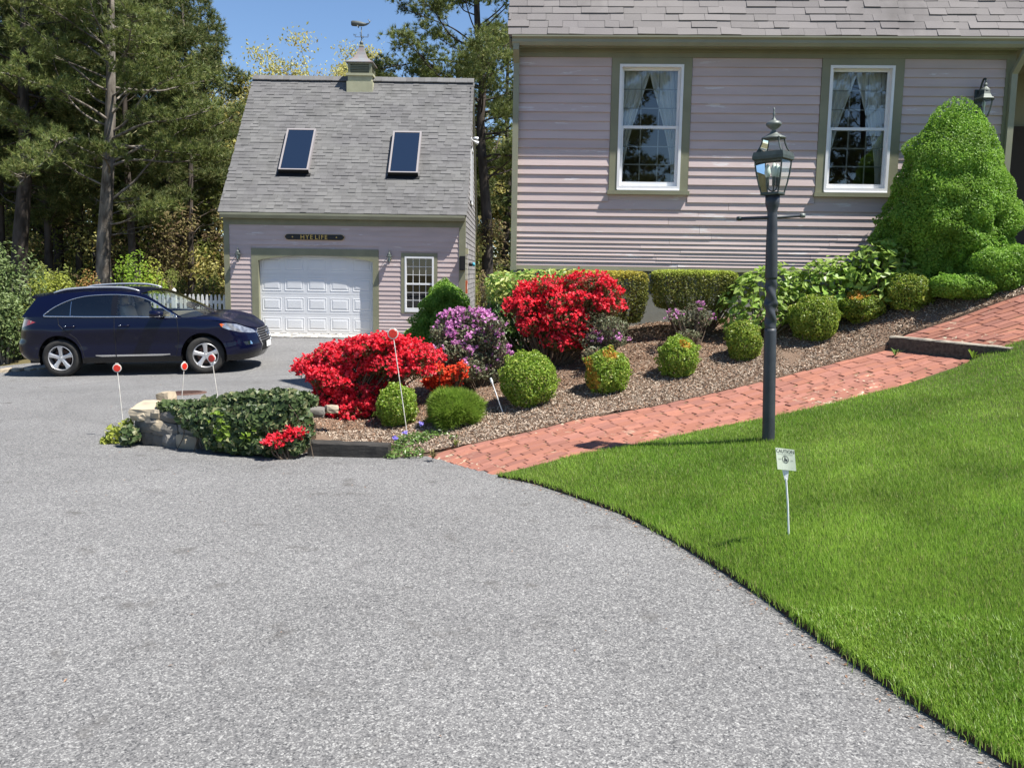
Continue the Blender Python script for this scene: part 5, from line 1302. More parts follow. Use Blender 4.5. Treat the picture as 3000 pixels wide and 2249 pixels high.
for zz in (.18, ph-.24):
    mb = MB(); mb.box(0, Lf, -.012, .03, zz, zz+.085, 'white_paint'); mb.build('rail', fence)
zp = at(512, 843, GY+.2).z-fz
for xx in (pxp, .04):
    mb = MB(); mb.box(xx-.055, xx+.055, -.065, .045, -.1, zp-.17, 'white_paint'); mb.box(xx-.07, xx+.07, -.08, .06, zp-.17, zp-.15, 'white_paint')
    mb.lathe([(.03, zp-.15), (.04, zp-.13), (.058, zp-.09), (.055, zp-.06), (.03, zp-.03), (.012, zp-.01), (0, zp)], 'white_paint', 14, (xx, -.01, 0)); mb.build('post', fence)
# ------------------------------------------------------------------ stone wall
def stone_mesh(seed):
    rg = np.random.default_rng(seed); n = 4; V = []; idx = {}; F = []
    def vid(p):
        k = tuple(np.round(p, 4))
        if k not in idx: idx[k] = len(V); V.append(p)
        return idx[k]
    for ax in range(3):
        for sg in (-1, 1):
            for i in range(n):
                for j in range(n):
                    q = []
                    for a, b in ((i, j), (i+1, j), (i+1, j+1), (i, j+1)):
                        p = np.zeros(3); p[ax] = sg; p[(ax+1) % 3] = -1+2*a/n; p[(ax+2) % 3] = -1+2*b/n; q.append(vid(p))
                    F.append(tuple(q) if sg > 0 else tuple(q[::-1]))
    V = np.array(V); d = V/np.linalg.norm(V, axis=1)[:, None]
    V = .55*V+.45*d*1.15; C_ = unit(rg.normal(0, 1, (9, 3))); bump_ = sum(a_*np.exp(-(1-d@c_)/.25) for a_, c_ in zip(rg.normal(0, .10, 9), C_)); V = V*.5*(1+bump_[:, None])+rg.normal(0, .016, V.shape)
    return V, F
STONES = {}
for k in range(7):
    for mt in ('stone_grey', 'stone_tan'):
        V, F = stone_mesh(40+k); STONES[(k, mt)] = MB().add(V, F, mt).mesh('stone')
wall = thing('stone_wall', (W0.x, W0.y, W0.z), 'low rough fieldstone retaining wall, partly under ivy', 'wall', rz=math.atan2(wd.y, wd.x))
WL = (W1-W0).length*.62; rg = np.random.default_rng(31)
# wall axes: x along the face, y into the bed
mb = MB(); mb.box(.10, WL/.62*.93, .12, .40, -.08, .26, 'soil'); mb.build('core', wall)
HT = .41
def put_stone(x, y, z, sx, sy, sz, tan=False, rz=0):
    o = link('stone', STONES[(int(rg.integers(0, 7)), 'stone_tan' if tan else 'stone_grey')], wall, loc=(x, y, z), rot=(rg.normal(0, .10), rg.normal(0, .08), rz+rg.normal(0, .12))); o.scale = (sx*1.12, sy, sz*1.14)
def zfall(x): return lerp(0, (W1.z-W0.z), x/WL)
for (yy, sgn_) in ((.13, -1), (.42, 1)):
    z = -.04
    for r, hh in enumerate((.17, .125, .11)):
        x = .02+rg.uniform(0, .06)
        while x < WL:
            w = rg.uniform(.11, .27); 
            put_stone(x+w/2, yy+rg.normal(0, .012), z+hh/2+zfall(x), w, .24, hh*rg.uniform(.9, 1.1), rg.random() < .3); x += w*.98
        z += hh*.95
for y in (.2, .35):                                               # left end
    for z, hh in ((.05, .17), (.19, .13)): put_stone(.06, y, z, .2, .2, hh, rg.random() < .4)
sp = pxm(9.0)
put_stone(.16, .18, .325, .42, .34, .12, True, .05); put_stone(.12, .38, .41, .14, .14, .13, True); put_stone(.42, .36, .37, .13, .16, .09, True); put_stone(.55, .2, .32, .24, .26, .08, False); put_stone(.26, .05, .21, .13, .10, .09, True)
for k in range(3): put_stone(WL*1.30+.12*k, .52+.10*k, .31+.02*k, .12+.05*(k % 2), .15, .08, k != 1, .5*k)
# low stone kerb at the drive's far left edge
kerb = thing('kerb_stones', (-11.6, 16.9, zd1(-11.6, 16.9)), 'loose pale stones edging the drive below the dark rhododendron', 'stones')
for k in range(12):
    o = link('stone', STONES[(k % 7, 'stone_tan')], kerb, loc=(k*.20-.3, -.05+.09*k+rg.normal(0, .05), .05), rot=(0, 0, rg.uniform(0, 3))); o.scale = (.26, .2, .15)
# ------------------------------------------------------------------ shrubs
def add_leaves(mb, P, N, L, Wd, rng, mat, spread=.6, fold=.18, jit=.3):
    if len(P) == 0: return
    V, F = leaves(P, N, L, Wd, rng, spread, fold, jit); mb.addnp(V, F, mat)
def stems(mb, base_r, pts, rng, r=.006, mat='twig', n=14, z0=-.06):
    """woody stems from the foot up to some of the leaf points"""
    if len(pts) == 0: return
    for k in rng.choice(len(pts), min(n, len(pts)), replace=False):
        e = pts[k]; a = np.array([e[0]*base_r, e[1]*base_r, z0]); m = lerp(a, e, .5)+np.array([0, 0, -.06*e[2]])+rng.normal(0, .02, 3)
        mb.tube(catmull([a, m, e], 4), np.linspace(r*1.6, r*.4, 9), mat, 5)
def shrub(name, parts, loc, label, cat, group=None, scale=1.0):
    t = thing(name, loc, label, cat, group)
    for nm, mb, sm in parts: 
        if mb.n: mb.build(nm, t, smooth=sm)
    return t
def foot(u, v): return on_ground(u, v, zt1)
# ---- clipped boxwood balls
def ball_meshes(seed, rx, rz, n, mat, patches=(), pmat_='box_yellow', leaf=.031, amp=.20):
    rng = np.random.default_rng(seed)
    P, N = blob(n, (rx, rx, rz), rng, 130, amp, .010, .34, -.93); q_ = unit(P); P = P*lumps(q_, rng, 14, .09, .18)[:, None]
    P[:, 2] += rz*.97
    sel = np.zeros(len(P), bool)
    for (d, w) in patches:
        d = np.array(d, float); d /= np.linalg.norm(d); q = unit(P-np.array([0, 0, rz*.97])); sel |= (q@d > 1-w) & (rng.random(len(P)) < .85)
    mb = MB(); add_leaves(mb, P[~sel], N[~sel], leaf, leaf*.62, rng, mat, .75); add_leaves(mb, P[sel], N[sel], leaf, leaf*.62, rng, pmat_, .75)
    core, _ = blob(10, (1, 1, 1), rng)
    st = MB(); stems(st, .15, P, rng, .006, 'twig', 26)
    return mb, st
BALLS = [  # u, v of centre, width, height (photo px), label, yellow patches, leaf material
    (1546, 1130, 172, 165, 'largest round boxwood, beside the white stake and purple rhododendron', (), 'box_leaf'),
    (1782, 1101, 140, 133, 'round boxwood with golden patches low on its left side', (((-.7, -.6, -.35), .10), ((.1, -.5, .9), .07), ((-.95, -.3, .3), .07)), 'box_leaf'),
    (1995, 1058, 120, 125, 'boxwood with a faint golden top, third from the driveway along the walk edge', (((.2, -.6, .75), .05),), 'box_leaf'),
    (2186, 1010, 106, 119, 'small boxwood partly hidden behind the lamp post', (), 'box_leaf_deep'),
    (2394, 945, 149, 129, 'dark clipped boxwood just right of the lamp post', (), 'box_leaf_deep'),
    (2533, 906, 133, 96, 'squat boxwood with an orange-gold crown', (((-.35, -.4, .9), .22), ((.7, -.4, .5), .08)), 'box_leaf_deep'),
    (2672, 855, 149, 116, 'boxwood nearest the large conical spruce', (), 'box_leaf_deep'),
    (1155, 1197, 126, 130, 'boxwood behind the tallest reflector marker, next to the red azalea', (), 'box_leaf')]
for k, (u, v, w, h, lab, pat, mt) in enumerate(BALLS):
    f = foot(u, v+h*.47); s = pxm(f.y); c = f+Vector((0, w/s*(.40 if u < 2300 else .26), 0)); c.z = zt1(c.x, c.y)-.02
    s = pxm(c.y); rx, rz = w/s/2*.93, h/s/2*.99
    mb, st = ball_meshes(100+k, rx, rz, int(9000*(rx/.3)**1.6), mt, pat)
    shrub('boxwood', [('foliage', mb, False), ('stems', st, False)], c, lab, 'boxwood', 'round clipped boxwoods along the walk')
# ---- soft feathery plant
f = foot(1329, 1262); s = pxm(f.y); c = f+Vector((0, .2, 0)); c.z = zt1(c.x, c.y)
rng = np.random.default_rng(60); P, N = blob(3600, (162/s/2, 162/s/2, 118/s/2), rng, 60, .30, .03, .5, -.7); P[:, 2] += 118/s/2*.9
mb = MB(); D = unit(P-np.array([0, 0, -.05])); V, F = needles(P*.86, D, 6, .085, .008, rng, .5); mb.addnp(V, F, 'soft_leaf'); st = MB(); stems(st, .1, P, rng, .005, 'twig', 30)
shrub('feathery_shrub', [('foliage', mb, False), ('stems', st, False)], c, 'soft feathery light green mound between the boxwoods near the walk', 'shrub')
# ---- dwarf conical spruces
def cone_spruce(seed, H, Rb, n, leaf, mat='spruce_leaf', power=.62, egg=False):
    rng = np.random.default_rng(seed)
    z = H*(1-np.sqrt(rng.random(n))*.985); a = rng.uniform(0, 2*math.pi, n)
    prof = (Rb*((1-(z/H)**2.3)**.62) *(.64+.36*sstep(0, .42, z/H)) if egg else Rb*((1-z/H)**power))*np.clip(z/(H*.10)+.55, 0, 1)
    # billows
    K = 520; bz = H*(1-np.sqrt(rng.random(K))); ba = rng.uniform(0, 2*math.pi, K); bs = rng.uniform(.035, .10, K)*Rb/.8; bh = rng.uniform(-1.0, .95, K)*.10*Rb/.8
    d = np.zeros(n)
    for k in range(K):
        rr = Rb*((1-bz[k]/H)**power); da = (a-ba[k]+math.pi) % (2*math.pi)-math.pi
        d += bh[k]*np.exp(-((da*rr)**2+(z-bz[k])**2)/(2*bs[k]**2))
    for k in range(90):
        zk_ = H*(1-np.sqrt(rng.random())); ak_ = rng.uniform(0, 6.283); sk_ = rng.uniform(.10, .2)*Rb/.8; hk_ = rng.uniform(-1, .9)*.07*Rb/.8; rr = Rb*((1-zk_/H)**power); da = (a-ak_+math.pi) % (2*math.pi)-math.pi; d += hk_*np.exp(-((da*rr)**2+((z-zk_)*1.5)**2)/(2*sk_**2))
    r = np.clip(prof+d, .01, None)*(1-.24*rng.random(n)**2.5)
    P = np.stack([r*np.cos(a), r*np.sin(a)*(.84 if egg else 1), z+.02], 1); N = unit(np.stack([np.cos(a), np.sin(a), np.full(n, .45)], 1))
    mb = MB(); add_leaves(mb, P, N, leaf, leaf*.55, rng, mat, .75); k_ = rng.choice(n, n//9, replace=False); add_leaves(mb, P[k_]*np.array([.72, .72, .97]), N[k_], leaf*2.4, leaf*1.8, rng, mat, .4)
    tr = MB(); tr.tube([(0, 0, -.1), (0, 0, H*.5), (0, 0, H*.93)], [Rb*.09, Rb*.06, .006], 'bark_pine', 8)
    for k in range(60):
        zz = H*rng.uniform(.06, .85); aa = rng.uniform(0, 6.28); rr = Rb*((1-zz/H)**power)*.85
        tr.tube([(0, 0, zz), (rr*math.cos(aa), rr*math.sin(aa), zz+.1*rr)], [.012, .004], 'twig', 5)
    return mb, tr
f = foot(2845, 888); c = Vector((f.x+.02, 10.76, 0)); c.x = at(2782, 600, 10.76).x; c.z = zt1(c.x, c.y)-.03
topz = at(2800, 285, 10.72).z; H = topz-c.z; Rb = 430/pxm(10.4)/2
mb, tr = cone_spruce(71, H, Rb*.95, 80000, .036, power=.5, egg=True)
big = shrub('conical_spruce', [('foliage', mb, False), ('trunk', tr, False)], c, 'large bright green conical dwarf spruce in front of the house wall lantern', 'spruce')
rng = np.random.default_rng(75)                                    # its lowest tier of billowing branches
mb = MB()
for (u, v, ru, rv) in ((2775, 838, 44, 34), (2845, 838, 66, 40), (2925, 812, 66, 52), (2975, 780, 56, 60), (2905, 775, 66, 50)):
    q = at(u, v, 10.12)-c; P, N = blob(4200, (ru/pxm(10), .28, rv/pxm(10)), rng, 90, .15, .012, .4); P = P+np.array(q); 
    add_leaves(mb, P, N, .036, .02, rng, 'spruce_leaf', .75)
mb.build('lower_boughs', big)
c = at(1300, 1012, 16.6); c.z = zt1(c.x, c.y)-.02; c.x = at(1306, 950, 16.6).x
H = at(1330, 815, 16.6).z-c.z; mb, tr = cone_spruce(72, H, 250/pxm(16.6)/2, 30000, .045, power=.62)
shrub('conical_spruce', [('foliage', mb, False), ('trunk', tr, False)], c, 'small conical dwarf spruce in front of the garage window', 'spruce')
# ---- clipped yew hedges
def box_points(n, hx, hy, hz, rng, depth=.25, rnd=.12):
    P = rng.uniform(-1, 1, (n, 3)); ax = rng.choice(3, n, p=[.22, .38, .40]); sg = np.where(rng.random(n) < .75, np.where(ax == 2, 1, np.where(ax == 1, -1, rng.choice([-1, 1], n))), np.where(ax == 2, -1, 1))
    P[np.arange(n), ax] = sg*(1-depth*rng.random(n)**2)
    Q = np.sign(P)*np.abs(P); l4 = (np.abs(Q)**7).sum(1)**(1/7); Q = Q/np.maximum(l4, 1)[:, None]
    N = np.zeros((n, 3)); N[np.arange(n), ax] = sg
    return Q*np.array([hx, hy, hz])*(1+rng.normal(0, .022, (n, 1))), N
def hedge(seed, u0, u1, v0, v1, Y, hy, n, tip, label, tip_h=.22):
    rng = np.random.default_rng(seed); s = pxm(Y-hy)
    c = at((u0+u1)/2, (v0+v1)/2, Y-hy); cy = Y; hx = (u1-u0)/s/2; hz = (v1-v0)/s/2
    cz_ = c.z; g = zt1(c.x, cy)
    P, N = box_points(n, hx, hy, hz, rng)
    # slope the underside in, and lump it
    low = np.clip(-(P[:, 2]/hz), 0, 1); P[:, :2] *= (1-.14*low)[:, None]
    z = P[:, 2]+cz_-g
    mb = MB(); top = P[:, 2] > hz*(1-2*tip_h*rng.random(n))
    Pz = np.c_[P[:, :2], z]
    add_leaves(mb, Pz[~top], N[~top], .034, .014, rng, 'yew_leaf', .8); 
    add_leaves(mb, Pz[top], N[top]+np.array([0, 0, .6]), .036, .014, rng, tip, .7)
    st = MB(); stems(st, .35, Pz, rng, .012, 'twig', 40)
    return shrub('yew_hedge', [('foliage', mb, False), ('stems', st, False)], (c.x, cy, g), label, 'hedge', 'clipped hedges along the house')
hedge(81, 1652, 1903, 795, 948, 11.05, .30, 15000, 'yew_tip', 'clipped yew hedge block with a golden-tipped top behind the upper red azalea')
hedge(82, 1922, 2165, 793, 908, 11.05, .30, 16000, 'yew_tip_green', 'long low clipped yew hedge with a light green top under the left house window')
# ---- big-leaved hydrangeas
def hydrangea(seed, u0, u1, v0, v1, Y, n, label):
    rng = np.random.default_rng(seed); s = pxm(Y); c = at((u0+u1)/2, v1, Y); g = zt1(c.x, Y); hx = (u1-u0)/s/2; H = at((u0+u1)/2, v0, Y).z-g
    P, N = blob(n, (hx, .30, H*.55), rng, 30, .22, .08, .5, -.55); P[:, 2] = P[:, 2]+H*.47
    mb = MB(); add_leaves(mb, P, N*.7+np.array([0, 0, .7]), .105, .070, rng, 'hydrangea_leaf', .45, .12, .4)
    st = MB(); stems(st, .25, P, rng, .006, 'bark_grey', 40)
    return shrub('hydrangea', [('foliage', mb, False), ('stems', st, False)], (c.x, Y, g), label, 'hydrangea', 'leafy hydrangeas below the house windows')
hydrangea(91, 2118, 2335, 792, 958, 10.72, 640, 'leafy hydrangea directly behind the lamp post')
hydrangea(92, 2300, 2560, 762, 920, 10.75, 760, 'leafy hydrangea between the lamp post and the tallest hydrangea')
hydrangea(93, 2470, 2705, 708, 885, 10.62, 760, 'tallest leafy hydrangea, beside the large conical spruce')
# ---- variegated euonymus at the house corner
rng = np.random.default_rng(95); Y = 11.15; s = pxm(Y); mb = MB(); c = at(1560, 1000, Y); g = zt1(c.x, Y)
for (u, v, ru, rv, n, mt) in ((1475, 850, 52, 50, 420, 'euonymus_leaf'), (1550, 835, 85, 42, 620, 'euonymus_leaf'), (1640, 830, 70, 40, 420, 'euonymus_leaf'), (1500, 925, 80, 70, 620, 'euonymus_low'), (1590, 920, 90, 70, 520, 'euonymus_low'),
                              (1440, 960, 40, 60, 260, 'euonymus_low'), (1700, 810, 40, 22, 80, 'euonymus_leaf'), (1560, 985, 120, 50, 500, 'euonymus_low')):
    P, N = blob(n, (ru/s, .30, rv/s), rng, 20, .2, .1, .5); add_leaves(mb, P+np.array(at(u, v, Y)-Vector((c.x, Y, g))), N*.6+np.array([0, -.3, .5]), .085, .05, rng, mt, .5, .12, .35)
st = MB(); stems(st, .3, np.concatenate(mb.v)[::40], rng, .008, 'bark_grey', 30)
shrub('euonymus', [('foliage', mb, False), ('stems', st, False)], (c.x, Y, g), 'yellow-green variegated shrub at the left corner of the house', 'shrub')
# ---- azaleas and rhododendrons built from tiers of blossom placed where the photo has them
def flowers(mb, P, N, size, rng, mat):
    nc = max(1, len(P)//9); idx = rng.integers(0, nc, len(P)); cen = P[rng.choice(len(P), nc, replace=False)]   # trusses of blossom
    P = np.where((rng.random(len(P)) < .85)[:, None], cen[idx]+rng.normal(0, size*.62, P.shape), P)
    for k in range(2):
        V, F = leaves(P+rng.normal(0, size*.12, P.shape), N, size, size*.85, rng, .65, .30, .3); mb.addnp(V, F, mat)
def bloom(name, seed, Y, base_px, pads, petal, leaf, label, cat, leafsize=.032, flow=.040, dens=1.0, green=1.0, depth=.28, up=.25, cover=.8):
    rng = np.random.default_rng(seed); b = at(base_px[0], base_px[1], Y); g = zt1(b.x, Y); org = Vector((b.x, Y, g)); s = pxm(Y)
    fm, lm, st = MB(), MB(), MB(); ends = []
    for pd in pads:
        u, v, ru, rv = pd[:4]; fl = pd[4] if len(pd) > 4 else cover; dy = rng.uniform(-depth, depth)*.6 if len(pd) < 6 else pd[5]
        q = np.array(at(u, v, Y+dy)-org); rx, rz_ = ru/s, rv/s; ry2 = max(.14, rx*.8)
        n = int(dens*1500*(rx*ry2*2+rx*rz_*2)*4)
        P, N = blob(int(n*.9*green), (rx, ry2, rz_), rng, 25, .2, .07, .65); add_leaves(lm, P*.94+q, N, leafsize, leafsize*.45, rng, leaf, .8)
        P, N = blob(int(n*fl), (rx, ry2, rz_), rng, 25, .22, .06, .12, -.45); keep = (N[:, 2]+rng.normal(0, .35, len(N)) > -up); P, N = P[keep], N[keep]
        if len(P): flowers(fm, P*1.02+q, N+np.array([0, -.2, .25]), flow, rng, petal)
        ends.append(q); ends += list(q+np.array([rx, ry2, rz_])*rng.uniform(-.7, .7, (5, 3)))
    stems(st, .12, np.array(ends), rng, .009, 'twig', len(ends))
    return shrub(name, [('blossom', fm, False), ('foliage', lm, False), ('stems', st, False)], org, label, cat)
K = 1.3562
def pads2212(l): return [(a*K, b*K, c*K, d*K, *r) for a, b, c, d, *r in l]
bloom('azalea', 201, 9.55, (985, 1245), pads2212([(690, 792, 52, 26), (668, 800, 32, 20), (740, 768, 58, 24), (800, 752, 52, 22), (850, 750, 55, 22), (905, 768, 50, 22), (715, 815, 50, 26), (775, 800, 60, 28),
       (845, 790, 58, 26), (900, 800, 40, 20, .5), (720, 842, 42, 20), (775, 845, 52, 30), (835, 830, 42, 24, .6), (765, 880, 45, 30, .7), (740, 905, 32, 20, .6), (800, 885, 32, 26, .6), (835, 737, 30, 12),
       (690, 878, 55, 16, .55, .1), (655, 882, 30, 10, .5, .1), (725, 870, 40, 24, .6, -.1), (745, 895, 36, 26, .6, -.15), (700, 895, 34, 18, .3, -.1), (790, 905, 26, 18, .4, -.1)]), 'petal_red', 'azalea_leaf', 'large spreading scarlet azalea over the ivy at the drive corner', 'azalea', dens=1.1, cover=.74, green=1.1)
bloom('azalea', 202, 10.45, (1610, 1025), pads2212([(1130, 665, 38, 24, .8), (1150, 640, 40, 26), (1185, 625, 38, 24), (1215, 655, 45, 26), (1250, 612, 36, 20), (1290, 612, 36, 18), (1310, 640, 36, 28), (1265, 650, 42, 28, .5),
       (1310, 668, 38, 18), (1160, 682, 45, 24, .8), (1220, 690, 50, 28, .5), (1185, 715, 50, 24, .5), (1240, 722, 40, 22, .5), (1210, 742, 40, 18, .5), (1150, 705, 30, 18, .4), (1120, 662, 20, 14, .4), (1235, 745, 24, 14, .6)]),
       'petal_red', 'azalea_leaf', 'upright scarlet azalea in front of the golden-tipped hedge', 'azalea', dens=.95, cover=.42, green=1.5)
bloom('azalea', 203, 9.75, (1300, 1150), pads2212([(935, 830, 16, 14, .7), (965, 825, 30, 18, .9), (985, 812, 16, 14, .9), (950, 800, 14, 10, .7), (1000, 795, 10, 8, .6)]), 'petal_orange', 'azalea_leaf', 'small orange-red azalea between the scarlet azalea and purple rhododendron', 'azalea', dens=1.0)
bloom('azalea', 204, W1.y-.12, (850, 1320), pads2212([(598, 955, 20, 17, 1.0, .0), (618, 944, 22, 11, 1.0, .05), (642, 930, 22, 10, 1.0, .1), (630, 955, 24, 18, .0, .12), (648, 965, 20, 14, .0, .1)]), 'petal_red', 'ivy_leaf', 'little low scarlet azalea at the left end of the dark edging timber', 'azalea', dens=1.1, flow=.04)
bloom('rhododendron', 205, 10.1, (1400, 1128), pads2212([(985, 695, 36, 24, .55), (1025, 690, 40, 24, .65), (1060, 705, 34, 24, .45), (960, 725, 32, 26, .45), (1005, 725, 46, 26, .5), (1055, 735, 40, 28, .35), (980, 760, 40, 28, .25), (1030, 770, 44, 30, .25),
       (1075, 770, 28, 30, .4), (1010, 800, 40, 26, .12), (1060, 805, 28, 22, .45), (975, 790, 30, 24, .1)]), 'petal_purple', 'rhodo_small_leaf', 'large purple-flowered rhododendron between the two scarlet azaleas', 'rhododendron', leafsize=.045, flow=.042, dens=.5, green=2.3, up=-.25)
bloom('rhododendron', 206, 10.1, (1770, 1045), pads2212([(1300, 700, 40, 24, .0), (1330, 705, 28, 22, .0), (1275, 735, 28, 22, .0), (1310, 735, 42, 22, .25), (1335, 730, 22, 20, .05), (1290, 765, 36, 16, .0)]), 'petal_purple', 'rhodo_small_leaf',
       'small sparse rhododendron in front of the upright scarlet azalea', 'rhododendron', leafsize=.04, flow=.04, dens=.55, green=1.4)
bloom('rhododendron', 207, 10.55, (2030, 990), pads2212([(1462, 680, 22, 16, .2), (1505, 670, 28, 20, .05), (1480, 695, 30, 16, .05), (1520, 690, 22, 18, .06), (1490, 722, 26, 10, .0)]), 'petal_purple', 'rhodo_small_leaf',
       'small open rhododendron in front of the long low hedge', 'rhododendron', leafsize=.038, flow=.038, dens=.5, green=1.4)
# ---- ivy over the stone wall
rng = np.random.default_rng(300); org = Vector((W0.x, W0.y, W0.z)); mb = MB(); st = MB()
s = pxm(8.8)
for (u, v, ru, rv, dy, n) in ((505, 1194, 48, 20, .15, 420), (570, 1198, 70, 24, .14, 650), (640, 1196, 70, 28, .10, 700), (700, 1188, 70, 34, .10, 760), (770, 1176, 70, 34, .12, 700), (830, 1172, 60, 30, .2, 520), (890, 1172, 40, 20, .3, 240),
                              (620, 1240, 55, 40, -.02, 560), (690, 1245, 70, 50, -.04, 900), (760, 1240, 75, 55, -.04, 950), (820, 1245, 60, 60, -.02, 700), (650, 1290, 50, 28, -.06, 330), (720, 1300, 60, 28, -.08, 480), (790, 1305, 50, 26, -.08, 380), (850, 1300, 36, 30, -.04, 260), (850, 1210, 50, 46, .02, 420), (880, 1250, 36, 50, .05, 340),
                              (380, 1275, 26, 28, -.02, 110), (560, 1225, 40, 26, .02, 160)):
    Yc = lerp(W0.y, W1.y, (u-392)/(905-392))+(dy*1.1-.07 if dy < .09 else dy)
    P, N = blob(n, (ru/s, .10, rv/s), rng, 20, .2, .08, .5); add_leaves(mb, P+np.array(at(u, v, Yc)-org), N*.5+np.array([0, -.75, .35]), .058, .050, rng, 'ivy_leaf', .5, .10, .4)
LV = np.concatenate(mb.v)[::60]
for k in range(40):
    e = LV[rng.integers(len(LV))]; st.tube(catmull([(e[0]+rng.normal(0, .1), e[1]+.05, -.05), (e[0]+rng.normal(0, .05), e[1]+.06, e[2]*.5), tuple(e)], 4), .004, 'twig', 5)
nbs = []
for (u, v, n) in ((655, 1248, 60), (665, 1275, 50), (640, 1230, 30), (735, 1272, 26)):
    nb = MB(); nbs.append(('new_shoot', nb, False)); P, N = blob(n, (.09, .07, .09), rng); add_leaves(nb, P+np.array(at(u, v, lerp(W0.y, W1.y, (u-392)/513)-.2)-org), N*.4+np.array([0, -.8, .3]), .06, .045, rng, 'bright_green', .4)
shrub('ivy', [('foliage', mb, False), *nbs, ('stems', st, False)], org, 'dark glossy ivy spilling over the fieldstone wall', 'ivy')
# ---- chartreuse plant at the wall end, vinca by the timber, weeds
rng = np.random.default_rng(310); f = on_ground(352, 1300, zd1); org = Vector((f.x, f.y+.06, f.z)); s = pxm(f.y); mb = MB()
for (u, v, ru, rv, n) in ((345, 1280, 38, 24, 150), (365, 1258, 28, 24, 100), (320, 1290, 24, 14, 60), (385, 1285, 22, 22, 70), (375, 1240, 12, 14, 24), (325, 1255, 8, 12, 10)):
    P, N = blob(n, (ru/s, .10, rv/s), rng); add_leaves(mb, P+np.array(at(u, v, f.y+.06)-org), N*.5+np.array([0, -.5, .6]), .07, .032, rng, 'chartreuse' if u != 385 else 'vinca_leaf', .45, .15)
st = MB(); stems(st, .3, np.concatenate(mb.v)[::20], rng, .003, 'brush_green', 20, 0)
shrub('chartreuse_plant', [('foliage', mb, False), ('stems', st, False)], org, 'bright chartreuse leafy clump at the foot of the stone wall end', 'plant')
rng = np.random.default_rng(320); mb, fl = MB(), MB(); org = foot(1205, 1320)
for (u, v, r, n, hh) in ((1160, 1320, .11, 150, .07), (1190, 1300, .13, 230, .10), (1225, 1290, .13, 230, .09), (1260, 1280, .10, 120, .07), (1295, 1275, .08, 70, .06), (1205, 1330, .13, 190, .06), (1150, 1335, .08, 70, .05), (1330, 1285, .05, 30, .04)):
    q = foot(u, v); P, N = blob(n, (r, r, hh), rng, 12, .2, .1, .6, -.1); P = P+np.array([q.x, q.y, zt1(q.x, q.y)])-np.array(org); add_leaves(mb, P, N*.4+np.array([0, -.2, .8]), .042, .018, rng, 'vinca_leaf', .5, .12)
for (u, v) in ((1236, 1262), (1188, 1294), (1154, 1308)):
    q = foot(u, v+8); P = np.repeat(np.array([[q.x-org.x, q.y-org.y, zt1(q.x, q.y)-org.z+.11]]), 6, 0)+rng.normal(0, .012, (6, 3)); add_leaves(fl, P, np.tile([0, -.6, .7], (6, 1)), .034, .03, rng, 'petal_violet', .3)
shrub('periwinkle', [('foliage', mb, False), ('blossom', fl, False)], org, 'low glossy periwinkle clump at the right end of the dark timber', 'plant')
def weed(u, v, n, L, mat, label, fn=zt1):
    rng = np.random.default_rng(u); q = on_ground(u, v, fn); a = rng.uniform(0, 6.28, n); el = rng.uniform(.3, 1.2, n)
    mb = MB()
    for k in range(n):
        d = np.array([math.cos(a[k])*math.cos(el[k]), math.sin(a[k])*math.cos(el[k]), math.sin(el[k])])*L*rng.uniform(.6, 1.1); sd = np.array([-math.sin(a[k]), math.cos(a[k]), 0])*L*.10
        mb.add([(0, 0, -.02), d*.5+sd+[0, 0, .01], d+[0, 0, -.25*L*.3], d*.5-sd+[0, 0, .01]], [(0, 1, 2, 3)], mat)
    mb.build('weed', label=label, cat='weed', group='weeds in the walk joints', loc=(q.x, q.y, q.z+.02))
weed(2623, 1043, 16, .11, 'vinca_leaf', 'spiky weed at the foot of the step timber, left side'); weed(2850, 1052, 9, .12, 'bright_green', 'yellow-green weed at the foot of the step timber, right side')
weed(1268, 1345, 20, .09, 'brush_tan', 'dry grassy weed where the brick walk meets the drive'); weed(1335, 1308, 16, .07, 'brush_green', 'small weed in the mulch beside the start of the walk')
